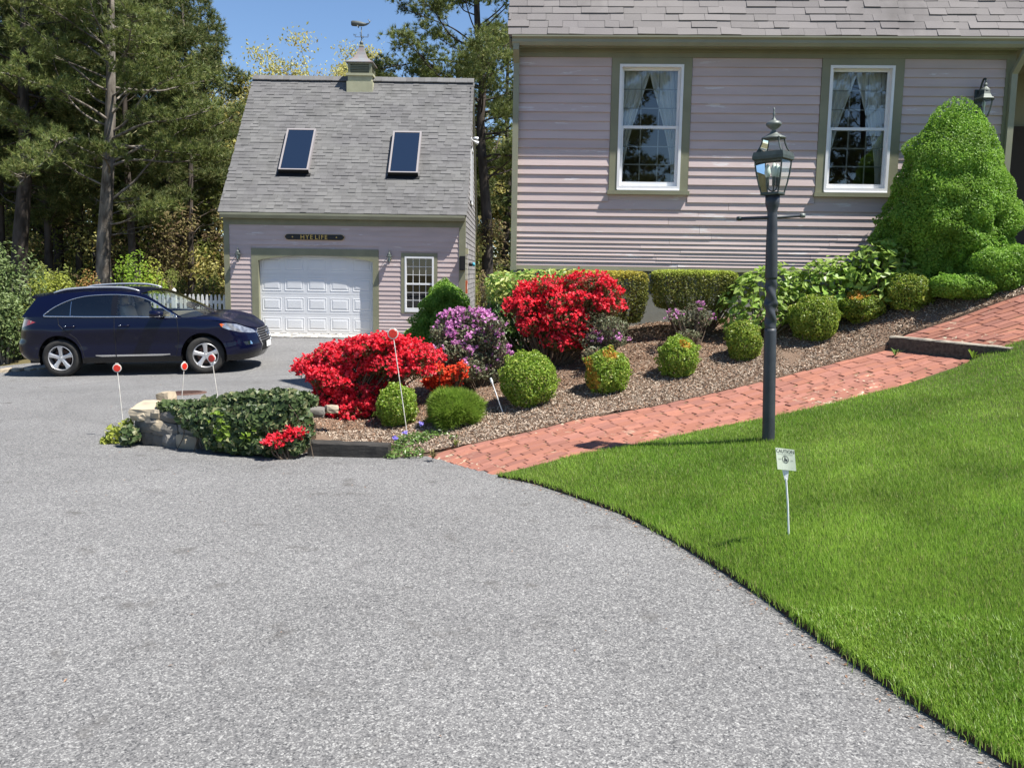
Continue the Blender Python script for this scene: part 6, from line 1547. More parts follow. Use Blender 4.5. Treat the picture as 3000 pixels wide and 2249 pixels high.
# ------------------------------------------------------------------ trees
def gz(x, y): return zd1(x, y)-.06
def pine_meshes(seed, trunk, r0, z_live, limbs, Lmax, tufts, rng=None, dead=8, bark='bark_pine', needle='pine_needle', ncnt=20, nl=.18, nw=.019, az=None, top_frac=.35, pad=.19, bias=None, spec=()):
    """trunk: list of points (local); limbs from height z_live up; needle pads on the outer parts of the limbs"""
    rng = np.random.default_rng(seed); T = catmull(np.array(trunk, float), 6); H = T[-1, 2]
    rad = r0*(1-.78*(T[:, 2]/H)); tm = MB(); tm.tube(T, rad, bark, 12)
    def tp(z): return np.array([np.interp(z, T[:, 2], T[:, k]) for k in range(3)])
    PT, PD = [], []
    def limb(z, a, L, el, live=True):
        b = tp(z); d = np.array([math.cos(a)*math.cos(el), math.sin(a)*math.cos(el), math.sin(el)])
        pts = [b]; n = 6; cur = b.copy(); dd = d.copy()
        for k in range(n):
            dd = unit(dd+rng.normal(0, .14, 3)+np.array([0, 0, .05])); cur = cur+dd*L/n; pts.append(cur.copy())
        r1 = max(.010, .038*L/3*(r0/.18))*min(1.0, .5+.5*(1-z/H)); C = catmull(pts, 3)
        tm.tube(C, np.linspace(r1, r1*.25, len(C)), bark, 6)
        if not live:
            for k in range(3):
                p = C[rng.integers(4, len(C))]; e = p+unit(rng.normal(0, 1, 3)+d)*L*.25; tm.tube([p, lerp(p, e, .5)+rng.normal(0, .03, 3), e], [.010, .007, .003], bark, 4)
            return
        for k in range(max(3, int(tufts*L/Lmax))):
            t = rng.uniform(.30, 1.0)**.8; i = int(t*(len(C)-1)); p = C[i]; 
            sd = unit(np.cross(d, [0, 0, 1])+rng.normal(0, .2, 3))*rng.choice([-1, 1]); e = p+(sd*rng.uniform(.2, .75)*(1.15-t*.6)+d*.25)*L*.32+np.array([0, 0, rng.uniform(.02, .22)*L*.3])
            tm.tube([p, lerp(p, e, .55)+[0, 0, -.02], e], [r1*.35, r1*.22, .004], bark, 4)
            m = int(rng.integers(13, 20)); q = e+rng.normal(0, 1, (m, 3))*np.array([pad, pad, pad*.45])
            PT.append(q); PD.append(unit(q-e+np.array([0, 0, .35])+rng.normal(0, .25, (m, 3))))
    for k in range(limbs):
        z = z_live+(H-z_live)*((k+rng.random())/limbs); fr = (z-z_live)/(H-z_live)
        L = Lmax*(1-.72*fr**1.3)*rng.uniform(.65, 1.1); a = rng.uniform(0, 2*math.pi) if az is None or rng.random() < .25 else az+rng.normal(0, .9)
        limb(z, a, L, rng.uniform(-.1, .35)+.5*fr)
    for (z, a, L, el, lv) in spec: limb(z, a, L, el, lv)
    for k in range(dead): limb(z_live*rng.uniform(.3, 1.0), rng.uniform(0, 6.28), rng.uniform(.6, 1.8), rng.uniform(-.15, .35), False)
    P = np.concatenate(PT); D = np.concatenate(PD); V, F = needles(P, D, ncnt, nl, nw, rng, .55)
    fm = MB(); fm.addnp(V, F, needle)
    return tm.mesh('trunk', True), fm.mesh('crown')
def put_tree(name, meshes, loc, label, cat, group, rz=0, sc=1.0):
    t = thing(name, loc, label, cat, group, rz); t.scale = sc if isinstance(sc, tuple) else (sc, sc, sc)
    link('trunk', meshes[0], t); link('crown', meshes[1], t); return t
def trunk_from_px(pix, Y, top):
    P = [at(u, v, Y) for u, v in pix]; P.sort(key=lambda p: p.z); b = P[0]; g = gz(b.x, Y)
    org = Vector((b.x, Y, g)); L = [(0, 0, -.2)]+[tuple(p-org) for p in P[0:]]
    L = [L[0]]+[q for q in L[1:] if q[2] > .3]; L.append((L[-1][0]*1.15, .3, top)); return org, L
PG = 'pines of the wood behind the drive'
# the two lit pines behind the car
o, T = trunk_from_px([(325, 206), (322, 380), (318, 490), (310, 620), (303, 760)], 27.0, 12.5)
mA = pine_meshes(401, T, .24, 4.6, 44, 4.3, 15, bark='bark_lit', spec=((3.5, -.15, 3.2, .38, True), (2.9, -.1, 2.6, .05, True), (2.5, 0, 1.4, .03, False), (4.0, 3.3, 2.4, .45, True), (4.6, .1, 3.6, .3, True), (5.4, -.6, 3.6, .2, True), (4.4, -1.2, 2.6, .25, True), (5.2, .3, 4.2, .15, True)))
put_tree('pine_tree', mA, o, 'pine with a pale sunlit trunk and bare lower limbs behind the car', 'pine', PG)
o, T = trunk_from_px([(72, 120), (68, 300), (76, 460), (66, 620), (58, 760)], 28.0, 13.0)
mB = pine_meshes(402, T, .27, 6.0, 42, 4.2, 15, dead=6)
put_tree('pine_tree', mB, o, 'pine with a straight dark scaly trunk at the far left', 'pine', PG)
# the pine between garage and house
o, T = trunk_from_px([(1397, 30), (1413, 244), (1408, 380), (1419, 543), (1428, 700)], 31.0, 15.0)
mC = pine_meshes(403, T, .22, 4.6, 60, 4.0, 15, dead=10, spec=((4.6, -.3, 2.6, .55, True), (6.6, 3.0, 4.2, .05, True), (7.2, 3.3, 4.4, .02, True), (7.8, 2.9, 3.8, .1, True), (6.9, -.2, 2.6, .3, True), (8.6, 3.2, 3.6, .1, True), (7.0, -1.3, 3.0, .1, True), (8.0, -1.8, 3.2, .1, True), (7.4, -2.5, 3.6, .05, True)))
put_tree('pine_tree', mC, o, 'dark spreading pine standing between the garage and the house', 'pine', PG)
# more pines of the wood, each turned and sized differently
ST = [(0, 0, -.2), (.05, 0, 2.5), (-.08, .1, 5.5), (.1, 0, 9), (.15, .1, 13)]
mD = pine_meshes(404, ST, .20, 4.2, 40, 3.6, 13, dead=10, needle='pine_far', ncnt=16, nl=.21, nw=.025)
mE = pine_meshes(405, [(0, 0, -.2), (.1, 0, 3), (.05, .1, 6), (-.1, 0, 11)], .14, 2.4, 38, 2.9, 12, dead=6, needle='pine_far', ncnt=16, nl=.21, nw=.025)
MORE = [(171, 34.0, mD, .4, 1.0, 'dark straight pine trunk in the shade between the two front pines'), (233, 33.0, mE, 2.0, .95, 'thin young pine just right of the dark shaded trunk'), (11, 31.0, mD, 3.3, .9, 'pine cut by the left edge of the picture'),
        (412, 36.0, mE, 4.2, 1.05, 'slim pine right of the sunlit trunk'), (470, 37.0, mE, .9, 1.1, 'slim pine behind the bright green bush'), (560, 33.0, mE, 5.2, 1.0, 'pine close to the left side of the garage roof'),
        (620, 41.0, mD, 2.6, 1.0, 'tall pine rising behind the garage roof edge'), (120, 42.0, mD, 1.5, 1.1, 'far pine between the two left trunks'), (1290, 44.0, mD, 2.2, .6, 'far pine just left of the dark spreading pine'),
        (1480, 40.0, mD, 4.4, .95, 'far pine showing against the corner of the house'), (350, 45.0, mD, 5.0, 1.15, 'far tall pine above the car'), (-140, 30.0, mD, .2, 1.0, 'pine just outside the left edge, its boughs entering the picture'),
        (240, 39.0, mD, 3.9, 1.05, 'far pine behind the sunlit trunk'), (140, 31.5, mE, 1.2, 1.15, 'bushy young pine filling the gap between the two front trunks'), (395, 30.5, mE, 2.7, 1.1, 'bushy young pine just right of the sunlit trunk'), (500, 34.0, mD, 5.6, .95, 'tall pine whose boughs end against the sky left of the garage'),
        (1330, 38.0, mE, 3.1, .9, 'young pine behind the right end of the garage')]
for (u, Y, ms, rz, sc, lab) in MORE:
    p = at(u, 800, Y); put_tree('pine_tree', ms, (p.x, Y, gz(p.x, Y)), lab, 'pine', PG, rz, sc)
# the two pines that stand behind the viewer and show in the windows
for (x, y, ms, rz, sc, lab) in ((-3.2, -9.5, mD, 1.0, .9, 'pine reflected in the left house window'), (7.6, -12.0, mE, 2.0, 1.1, 'pine reflected in the right house window'), (2.2, -16, mD, 3.0, 1.0, 'far pine reflected in the house windows'), (12.5, -15, mD, 4.0, 1.0, 'pine behind the lawn, reflected in the lantern glass')):
    put_tree('pine_tree', ms, (x, y, gz(x, y)), lab, 'pine', 'pines behind the viewer, seen only as reflections', rz, sc)
# ---- broadleaved trees in young leaf
def oak_meshes(seed, H, R_, leaf, n_br, per, mat, bark='bark_grey', zc=.55, flat=.8):
    rng = np.random.default_rng(seed); tm = MB(); PT = []
    tm.tube(catmull([(0, 0, -.2), (.1, 0, H*.2), (-.1, .1, H*.42), (.1, 0, H*.6)], 5), np.linspace(.22, .10, 16), bark, 9)
    for k in range(n_br):
        d = unit(rng.normal(0, 1, 3)); d[2] = abs(d[2])*.9-.1; e = np.array([0, 0, H*zc])+unit(d)*np.array([R_, R_, H*(1-zc)*.95])*rng.uniform(.78, 1.0)
        s = np.array([0, 0, H*rng.uniform(.3, .58)]); m = lerp(s, e, .5)+rng.normal(0, .35, 3); C = catmull([s, m, e], 5); tm.tube(C, np.linspace(.07, .012, len(C)), bark, 5)
        for j in range(5):
            p = C[rng.integers(4, len(C))]; q = p+rng.normal(0, .55, 3); tm.tube([p, lerp(p, q, .5)+rng.normal(0, .08, 3), q], [.02, .014, .006], bark, 4)
            c = q+rng.normal(0, 1, (per, 3))*np.array([.38, .38, .22]); PT.append(c)
    P = np.concatenate(PT); fm = MB(); add_leaves(fm, P, rng.normal(0, 1, P.shape)+np.array([0, 0, .6]), leaf, leaf*.6, rng, mat, .5)
    return tm.mesh('trunk', True), fm.mesh('crown')
oA = oak_meshes(501, 12.6, 5.2, .145, 76, 190, 'oak_spring'); oB = oak_meshes(502, 9.5, 3.6, .14, 54, 160, 'oak_spring')
for (u, Y, ms, rz, sc, lab) in ((985, 40.0, oA, 0, (.76, .8, .89), 'yellow-green oak in new leaf rising behind the garage ridge'), (820, 43.0, oB, 1, (1.05, 1.1, 1.20), 'smaller yellow-green oak left of the cupola'), (1120, 46.0, oA, 2, (.6, .8, .92), 'yellow-green oak behind the right half of the garage roof'),
                             (690, 46.0, oB, 3, (.9, 1.0, 1.16), 'yellow-green oak top beside the garage roof\'s left end'), (140, 50.0, oB, 4, 1.1, 'pale oak deep in the wood at the left'), (440, 52.0, oA, 5, .8, 'pale oak deep in the wood above the car'), (1470, 48.0, oB, 2, 1.0, 'pale oak glimpsed beside the house corner')):
    p = at(u, 800, Y); put_tree('oak_tree', ms, (p.x, Y, gz(p.x, Y)), lab, 'oak', 'oaks in young leaf', rz, sc)
# ---- understorey behind the drive
def bush(seed, u0, u1, v0, Y, n, mats, label, leaf=.09, base_v=None, ry=.7, name='bush', blobs=7):
    rng = np.random.default_rng(seed); s = pxm(Y); c = at((u0+u1)/2, 900, Y); g = gz(c.x, Y); hx = (u1-u0)/s/2; H = at((u0+u1)/2, v0, Y).z-g
    mb = MB(); pts = []
    for k in range(blobs):
        q = np.array([rng.uniform(-.62, .62)*hx, rng.uniform(-.5, .5)*ry, H*rng.uniform(.32, .72)]); P, N = blob(n//blobs, (hx*rng.uniform(.3, .5), ry*.55, H*rng.uniform(.22, .34)), rng, 18, .3, .08, .6)
        pts.append(P+q); add_leaves(mb, P+q, N*.5+np.array([0, -.2, .6]), leaf, leaf*.5, rng, mats[k % len(mats)], .55)
    st = MB(); stems(st, .3, np.concatenate(pts), rng, .014, 'bark_grey', 34)
    return shrub(name, [('foliage', mb, False), ('stems', st, False)], (c.x, Y, g), label, 'bush')
bush(601, 85, 222, 770, 22.5, 2600, ['chartreuse', 'brush_green'], 'yellow-green bush behind the rear of the car')
bush(602, 205, 300, 785, 23.0, 1700, ['orange_brush', 'orange_brush', 'brush_tan'], 'orange-brown bush behind the car roof', .07)
bush(603, 325, 485, 752, 24.0, 2600, ['bright_green', 'chartreuse', 'bright_green'], 'bright lime bush behind the car windscreen')
bush(604, 470, 580, 775, 25.0, 1900, ['brush_tan', 'brush_green'], 'tan twiggy brush left of the picket fence post', .07)
bush(605, 560, 675, 790, 25.5, 1900, ['brush_tan', 'brush_green', 'chartreuse'], 'mixed tan and green brush behind the picket fence', .07)
bush(606, -75, 118, 690, 19.6, 4200, ['rhodo_leaf'], 'tall dark evergreen rhododendron at the left edge of the drive', .10, blobs=10, name='evergreen_bush')
bush(607, -70, 78, 850, 18.9, 3600, ['rhodo_leaf'], 'lower dark evergreen rhododendron behind the rear bumper', .095, blobs=9, name='evergreen_bush')
bush(608, 60, 150, 870, 19.6, 1500, ['brush_green', 'rhodo_leaf'], 'green bush touching the rear window of the car', .085)
bush(609, 1395, 1475, 770, 24.0, 1500, ['rhodo_leaf', 'brush_tan'], 'dim bush between the garage and the house corner', .085)
bush(610, 1400, 1460, 870, 17.5, 900, ['brush_tan', 'brush_green'], 'dry tan shrub right of the small conical spruce', .06)
# ---- the wood beyond, too far to tell its leaves and trunks apart
def far_wood():
    rng = np.random.default_rng(700); mb = MB()
    mats = ['pine_far', 'brush_tan', 'brush_green', 'pine_far', 'oak_spring']
    for k in range(560):
        Y = rng.uniform(38, 62); x = rng.uniform(-40, 22)*(Y/46); g = gz(x, Y); z = .3+rng.random()**1.5*7.5; m = mats[int(rng.choice(5, p=[.30, .26, .20, .16, .08]))]
        if z > 4.2: m = 'pine_far' if rng.random() < .7 else 'brush_green'
        rr = rng.uniform(.9, 1.9); P, N = blob(300, (rr, rr*.8, rr*.75), rng, 15, .3, .1, .8); add_leaves(mb, P+np.array([x, Y, g+z]), N+np.array([0, 0, .5]), .30, .16, rng, m, .7)
    for k in range(210):
        Y = rng.uniform(30.5, 40); x = rng.uniform(-26, -5)*(Y/36) if rng.random() < .75 else rng.uniform(-3, 3); g = gz(x, Y); rr = rng.uniform(.5, 1.1); P, N = blob(200, (rr, rr*.8, rr*.8), rng, 15, .3, .1, .8); add_leaves(mb, P+np.array([x, Y, g+.2+rng.random()**1.6*3.2]), N+np.array([0, 0, .5]), .17, .08, rng, ['brush_tan', 'brush_tan', 'brush_green', 'oak_spring'][k % 4], .7)
    for k in range(150):
        Y = rng.uniform(36, 58); x = rng.uniform(-36, 18)*(Y/46); g = gz(x, Y); h = rng.uniform(4, 9); mb.tube([(x, Y, g-.2), (x+rng.normal(0, .25), Y, g+h*.5), (x+rng.normal(0, .5), Y, g+h)], [rng.uniform(.07, .16), .08, .04], 'bark_pine', 6)
    mb.build('distant_woodland', label='dim mixed woodland reading as one mass behind the pines', cat='woodland', kind='stuff')
far_wood()
# ------------------------------------------------------------------ the parked car (x forward, y left, z up; right side faces the viewer)
pmat('grille_grey', (0.22, 0.22, 0.23), None, rough=.3, metal=.6)
def build_car():
    WB = 1.37; WR = .362
    PL = catmull([(2.37, 0), (2.345, .30), (2.27, .56), (2.12, .75), (1.85, .865), (1.37, .925), (.6, .94), (-.5, .94), (-1.37, .93), (-1.85, .885), (-2.12, .80), (-2.29, .62), (-2.36, .32), (-2.375, 0)], 14)
    SA = np.r_[0, np.cumsum(np.linalg.norm(np.diff(PL, axis=0), axis=1))]; ST = SA[-1]
    tg = np.gradient(PL, SA, axis=0); tg = unit(tg); NR = np.stack([-tg[:, 1], tg[:, 0]], 1)
    if NR[len(NR)//2][1] < 0: NR = -NR
    def plan(S): return [np.interp(S, SA, PL[:, 0]), np.interp(S, SA, PL[:, 1]), np.interp(S, SA, NR[:, 0]), np.interp(S, SA, NR[:, 1])]
    def S_of_x(x): return np.interp(-np.asarray(x, float), -PL[:, 0], SA)
    # belt and hood line, sill line
    bx = [-2.38, -2.2, -2.0, -1.6, -1.0, 0, .85, 1.0, 1.3, 1.65, 1.95, 2.12, 2.25, 2.37]; bz = [1.10, 1.13, 1.155, 1.165, 1.15, 1.13, 1.10, 1.09, 1.06, 1.02, .965, .915, .86, .80]
    def ztop(S): return np.interp(plan(S)[0], bx, bz)
    def zbot(S): return np.interp(plan(S)[0], [-2.38, -2.1, -1.8, -1.7, 1.7, 1.9, 2.2, 2.37], [.40, .34, .28, .255, .255, .235, .235, .25])
    def inset(S, z):
        x = plan(S)[0]
        side = np.interp(z, [.22, .30, .36, .5, .62, .72, .86, .93, .98, 1.05, 1.17], [.07, .028, .006, .012, .022, .014, .0, .004, .018, .032, .052])
        fr = np.interp(z, [.22, .3, .42, .52, .62, .75, .86, .97, 1.1], [.13, .07, .0, -.005, .012, .05, .12, .26, .34]); rr = np.interp(z, [.25, .36, .45, .6, .68, .72, .9, 1.1, 1.2], [.14, .07, .01, .0, .02, .045, .07, .13, .16])
        wf = sstep(1.75, 2.28, x); wr = sstep(-1.85, -2.25, -(-x)) if False else sstep(1.85, 2.28, -x)
        # flared arches
        fl = np.zeros_like(np.asarray(x, float)+z)
        for cx in (WB, -WB):
            d = np.hypot(x-cx, z-WR); fl = fl+.009*np.exp(-((d-.43)/.09)**2)
        return side*(1-wf)*(1-wr)+fr*wf+rr*wr-fl*(1-wf)*(1-wr)
    def M(S, z):
        x, y, nx, ny = plan(S); d = inset(S, z); return np.stack([x-nx*d, y-ny*d, z+0*S], -1)
    body = thing('car', (0, 0, 0), 'dark blue sport utility car parked side-on in front of the fence', 'car')
    ARC = .428
    arcs = []
    for cx in (WB, -WB):
        sc = float(S_of_x(cx)); a = np.linspace(0, 2*math.pi, 56, endpoint=False); arcs.append((np.stack([sc-ARC*np.cos(a), WR+.012+ARC*np.sin(a)], 1), sc))
    lamp_h = np.array([(float(S_of_x(1.70)), .965), (float(S_of_x(1.82)), .975), (float(S_of_x(2.05)), .93), (float(S_of_x(2.22)), .86), (float(S_of_x(2.30)), .80), (float(S_of_x(2.315)), .745), (float(S_of_x(2.24)), .755), (float(S_of_x(2.05)), .79), (float(S_of_x(1.86)), .845), (float(S_of_x(1.74)), .90)])
    lamp_t = np.array([(float(S_of_x(-1.80)), 1.06), (float(S_of_x(-1.98)), 1.115), (float(S_of_x(-2.30)), 1.09), (float(S_of_x(-2.345)), 1.07), (float(S_of_x(-2.345)), .95), (float(S_of_x(-2.25)), .93), (float(S_of_x(-2.02)), .99)])
    fog = np.array([(float(S_of_x(2.10)), .60), (float(S_of_x(2.22)), .60), (float(S_of_x(2.24)), .54), (float(S_of_x(2.14)), .53)])
    gr = np.array([(0.0, .83), (.30, .81), (.45, .76), (.42, .60), (.33, .50), (.36, .36), (0, .36)])
    clad_z = .365
    Sg = np.arange(0, ST+.001, .045); zg = np.arange(.22, 1.2, .035)
    SS, ZZ = np.meshgrid(Sg, zg); SS, ZZ = SS.ravel(), ZZ.ravel(); k = (ZZ < ztop(SS)-.012) & (ZZ > zbot(SS)+.012)
    for (arc, sc) in arcs: k &= np.hypot(SS-sc, ZZ-WR-.012) > ARC+.012
    pts = np.c_[SS[k], ZZ[k]]
    Sb = np.linspace(0, ST, 150); outline = np.r_[np.c_[Sb, ztop(Sb)], np.c_[Sb, zbot(Sb)][::-1]]
    polys = [(outline, True)]+[(a, True) for a, _ in arcs]+[(resample(np.r_[p, p[:1]], .03)[:-1], True) for p in (lamp_h, lamp_t, fog)]+[(resample(gr, .04), False)]
    sl = np.linspace(0, ST, 120); polys.append((np.c_[sl, np.full(120, clad_z)], False))
    def inside(cx, cy):
        r = inpoly(cx, cy, outline)
        for a, sc in arcs: r &= np.hypot(cx-sc, cy-WR-.012) > ARC-.002
        return r
    V2, F = cdt(pts, polys, inside); c = V2[F].mean(1)
    ih, it, ifg, ig = inpoly(c[:, 0], c[:, 1], lamp_h), inpoly(c[:, 0], c[:, 1], lamp_t), inpoly(c[:, 0], c[:, 1], fog), inpoly(c[:, 0], c[:, 1], gr)
    amber = ih & (c[:, 0] > float(S_of_x(1.765))); clad = (c[:, 1] < clad_z) & ~ig
    V3 = M(V2[:, 0], V2[:, 1])
    def side_obj(name, mask, parent=body, push=0.0, both=True, smooth=True):
        """mask: list of (bool mask, material)"""
        objs = []
        for sg in ((-1, 1) if both else (-1,)):
            mb = MB()
            for mk, mt in mask:
                if not mk.any(): continue
                f = F[mk]; used, inv = np.unique(f, return_inverse=True); v = V3[used].copy(); v[:, 1] *= sg
                f = inv.reshape(-1, 3)
                a = v[f]; n = np.cross(a[:, 1]-a[:, 0], a[:, 2]-a[:, 0]); cc = a.mean(1)-np.array([0, 0, .6]); bad = (n*cc).sum(1) < 0; f[bad] = f[bad][:, ::-1]
                mb.addnp(v, f, mt)
            if mb.n: objs.append(mb.build(name, parent, smooth=smooth))
        return objs
    paint = ~(ih | it | ifg | ig | clad)
    side_obj('body_side', [(paint, 'car_blue')]); side_obj('lower_cladding', [(clad, 'car_gloss_black')])
    side_obj('headlight', [(ih & ~amber, 'headlight_mat'), (amber, 'amber')]); side_obj('tail_light', [(it, 'tail_red')]); side_obj('fog_light', [(ifg, 'chrome')]); side_obj('grille', [(ig, 'car_black')])
    # ---- cabin sides
    top = catmull([(1.02, 1.085), (.84, 1.205), (.60, 1.355), (.36, 1.492), (.12, 1.570), (-.3, 1.607), (-.8, 1.612), (-1.25, 1.59), (-1.62, 1.548), (-1.82, 1.518)], 6)
    back = catmull([(-1.82, 1.518), (-1.89, 1.42), (-1.99, 1.285), (-2.10, 1.155)], 4)
    bb = np.linspace(-2.10, 1.02, 60); belt = np.c_[bb, np.interp(bb, bx, bz)]
    cab = np.r_[top, back[1:], belt[1:-1]]
    dlo = catmull([(.90, 1.112), (.69, 1.245), (.45, 1.39), (.20, 1.490), (-.08, 1.538), (-.45, 1.552), (-.85, 1.532), (-1.15, 1.465), (-1.42, 1.345), (-1.60, 1.222), (-1.625, 1.185), (-1.55, 1.175), (-1.2, 1.165), (-.6, 1.15), (0, 1.14), (.6, 1.122)], 5, True)
    def ycab(x, z):
        S = S_of_x(np.clip(x, -2.2, 2.0)); zb_ = np.interp(x, bx, bz); q = plan(S); yb = q[1]-.052*np.clip(q[3], .5, 1); dz = np.clip(z-zb_, 0, 1)
        return yb-.30*dz-.42*dz*dz-.10*sstep(1.2, 2.0, -x)*dz
    gx_, gz_ = np.meshgrid(np.arange(-2.1, 1.05, .05), np.arange(1.08, 1.62, .04)); gp = np.c_[gx_.ravel(), gz_.ravel()]
    gp = gp[inpoly(gp[:, 0], gp[:, 1], cab)]
    VC, FC = cdt(gp, [(cab, True), (dlo, True)], lambda a, b: inpoly(a, b, cab)); cc = VC[FC].mean(1); glass = inpoly(cc[:, 0], cc[:, 1], dlo)
    bp = glass & (cc[:, 0] > -.335) & (cc[:, 0] < -.225)
    V3c = np.c_[VC[:, 0], ycab(VC[:, 0], VC[:, 1]), VC[:, 1]]
    def cab_obj(name, mask, mat, smooth=True):
        for sg in (-1, 1):
            f = FC[mask]; used, inv = np.unique(f, return_inverse=True); v = V3c[used].copy(); v[:, 1] *= sg; f = inv.reshape(-1, 3)
            a = v[f]; n = np.cross(a[:, 1]-a[:, 0], a[:, 2]-a[:, 0]); bad = n[:, 1]*sg < 0; f[bad] = f[bad][:, ::-1]
            link(name, mk_mesh(name, v, [(f, mat)], smooth), body)
    cab_obj('pillars', ~glass, 'car_blue'); cab_obj('door_pillar', bp, 'car_gloss_black')
    cab_obj('front_side_window', glass & ~bp & (cc[:, 0] >= -.23), 'car_glass'); cab_obj('rear_side_window', glass & ~bp & (cc[:, 0] < -.33) & (cc[:, 0] > -1.12), 'car_glass_dark'); cab_obj('quarter_window', glass & (cc[:, 0] <= -1.12), 'car_glass_dark')
    for sg in (-1, 1):
        mb = MB(); P = np.c_[dlo[:, 0], sg*(ycab(dlo[:, 0], dlo[:, 1])+.004), dlo[:, 1]]; P = np.r_[P, P[:1]]; mb.tube(P, .0085, 'chrome', 6, False)
        low = dlo[(dlo[:, 1] < 1.19) & (dlo[:, 0] < .92)]; low = low[np.argsort(low[:, 0])]; mb.tube(np.c_[low[:, 0], sg*(ycab(low[:, 0], low[:, 1])+.006), low[:, 1]-.006], .012, 'chrome', 6); mb.build('window_trim', body, smooth=True)
        mb = MB(); xq = -1.115; zq = np.linspace(1.17, 1.43, 5); mb.tube(np.c_[np.full(5, xq), sg*(ycab(np.full(5, xq), zq)+.004), zq], .008, 'chrome', 5); mb.build('quarter_divider', body)
    # ---- roof, windscreen, bonnet, tailgate
    def bow(x): return np.interp(x, [-1.8, -1.3, -.4, .2, .6, 1.02], [-.10, -.03, .0, .10, .20, .30])
    def surf(name, E, mat, cr, n=10, bowf=bow):
        """E: edge points (x, z) of the left side; crowned across"""
        for_ = []
        V = []; m = 2*n
        for (x, z) in E:
            ye = float(ycab(x, z))
            for j in range(m+1):
                t = j/m*2-1; k = 1-abs(t)**2.2; V.append((x+float(bowf(x))*k, ye*t, z+cr(x)*k))
        i = (np.arange(len(E)-1)[:, None]*(m+1)+np.arange(m)[None]).ravel()
        f = np.stack([i, i+1, i+m+2, i+m+1], 1); a = np.array(V)[f]; nn = np.cross(a[:, 1]-a[:, 0], a[:, 2]-a[:, 0]); 
        if nn[:, 2].mean() < 0: f = f[:, ::-1]
        link(name, mk_mesh(name, V, [(f, mat)], True), body)
    cr = lambda x: float(np.interp(x, [-1.8, -1.2, 0, .3, 1.02], [.045, .06, .055, .03, .03]))
    split = [p for p in top if p[0] >= .14]; rest = [p for p in top if p[0] <= .2]
    surf('windscreen', split, 'car_glass', cr); surf('roof', rest, 'car_blue', cr)
    # bonnet: between the windscreen foot and the top edge of the body
    Sq = np.linspace(float(S_of_x(1.02)), 0, 26); V = []; m = 12
    L = M(Sq, ztop(Sq)); t = np.clip(1-Sq/Sq[0], 0, 1); yc = L[:, 1]/L[0, 1]
    C = np.stack([1.02+.30*(1-np.abs(1-t)**2.0*1.0), ycab(1.02, 1.085)*(1-t), np.full(26, 1.085)+.03*(1-(1-t)**2)], 1)
    for sg in (-1, 1):
        V = []
        for q in range(26):
            for j in range(m+1):
                r = j/m; p = lerp(C[q], L[q], r); p[2] += .055*math.sin(r*math.pi*.92)*min(1, t[q]*2.2+.12); V.append((p[0], sg*p[1], p[2]))
        i = (np.arange(25)[:, None]*(m+1)+np.arange(m)[None]).ravel(); f = np.stack([i, i+1, i+m+2, i+m+1], 1)
        a = np.array(V)[f]; nn = np.cross(a[:, 1]-a[:, 0], a[:, 2]-a[:, 0])
        if nn[:, 2].mean() < 0: f = f[:, ::-1]
        link('bonnet', mk_mesh('bonnet', V, [(f, 'car_blue')], True), body)
    # tailgate with its window
    S2 = np.linspace(float(S_of_x(-2.10)), ST, 20); L = M(S2, ztop(S2)); tt = np.linspace(0, 1, 20); yE = float(ycab(-1.82, 1.518))
    C = np.stack([-1.82-.10*(1-(1-tt)**2), yE*(1-tt), 1.518+.045*(1-(1-tt)**2)], 1)
    for sg in (-1, 1):
        V = []
        for q in range(20):
            for j in range(9): p = lerp(C[q], L[q], j/8); V.append((p[0]-.03*math.sin(j/8*math.pi), sg*p[1], p[2]))
        i = (np.arange(19)[:, None]*9+np.arange(8)[None]).ravel(); q4 = np.stack([i, i+1, i+10, i+9], 1); gl = ((i//9) > 4) & ((i % 9) < 6)
        link('tailgate', mk_mesh('tailgate', V, [(q4[~gl], 'car_blue'), (q4[gl], 'car_glass_dark')], True), body)
    mb = MB(); V = []
    for y in np.linspace(-.60, .60, 13):
        k = 1-(y/.62)**2
        V += [(-1.66-.06*k, y, 1.550+.045*k), (-1.95-.09*k, y, 1.525+.04*k), (-1.92-.09*k, y, 1.49+.04*k), (-1.76-.06*k, y, 1.485+.04*k)]
    i = np.arange(12)*4; q = np.concatenate([np.stack([i+a, i+b, i+b+4, i+a+4], 1) for a, b in ((0, 1), (1, 2), (2, 3))]); mb.addnp(V, q, 'car_blue'); mb.add(V[:4], [(0, 1, 2, 3)], 'car_blue'); mb.add(V[-4:], [(0, 1, 2, 3)], 'car_blue'); mb.build('spoiler', body)
    # roof rails
    for sg in (-1, 1):
        xs = np.linspace(-1.52, .12, 26); ze = np.interp(xs, top[::-1, 0], top[::-1, 1]); lift = .045*np.clip(np.minimum((xs+1.52)/.25, (.12-xs)/.30), 0, 1)**.7
        mb = MB(); yy = ycab(xs, ze)-.085
        mb.tube(np.c_[xs, sg*yy, ze+.03+lift], np.interp(xs, [-1.52, -1.3, -.1, .12], [.020, .021, .021, .016]), 'silver_rail', 10); mb.build('roof_rail', body, smooth=True)
    # seams, handles, sill strips
    def line_on_side(poly, r, mat, name, sg, parent=body, off=.0005):
        P = resample(np.array(poly, float), .03); Q = np.array([M(np.array(S_of_x(x)), np.array(z)) for x, z in P]); Q[:, 1] = Q[:, 1]+off; Q[:, 1] *= sg; mb = MB(); mb.tube(Q, r, mat, 5); return mb.build(name, parent)
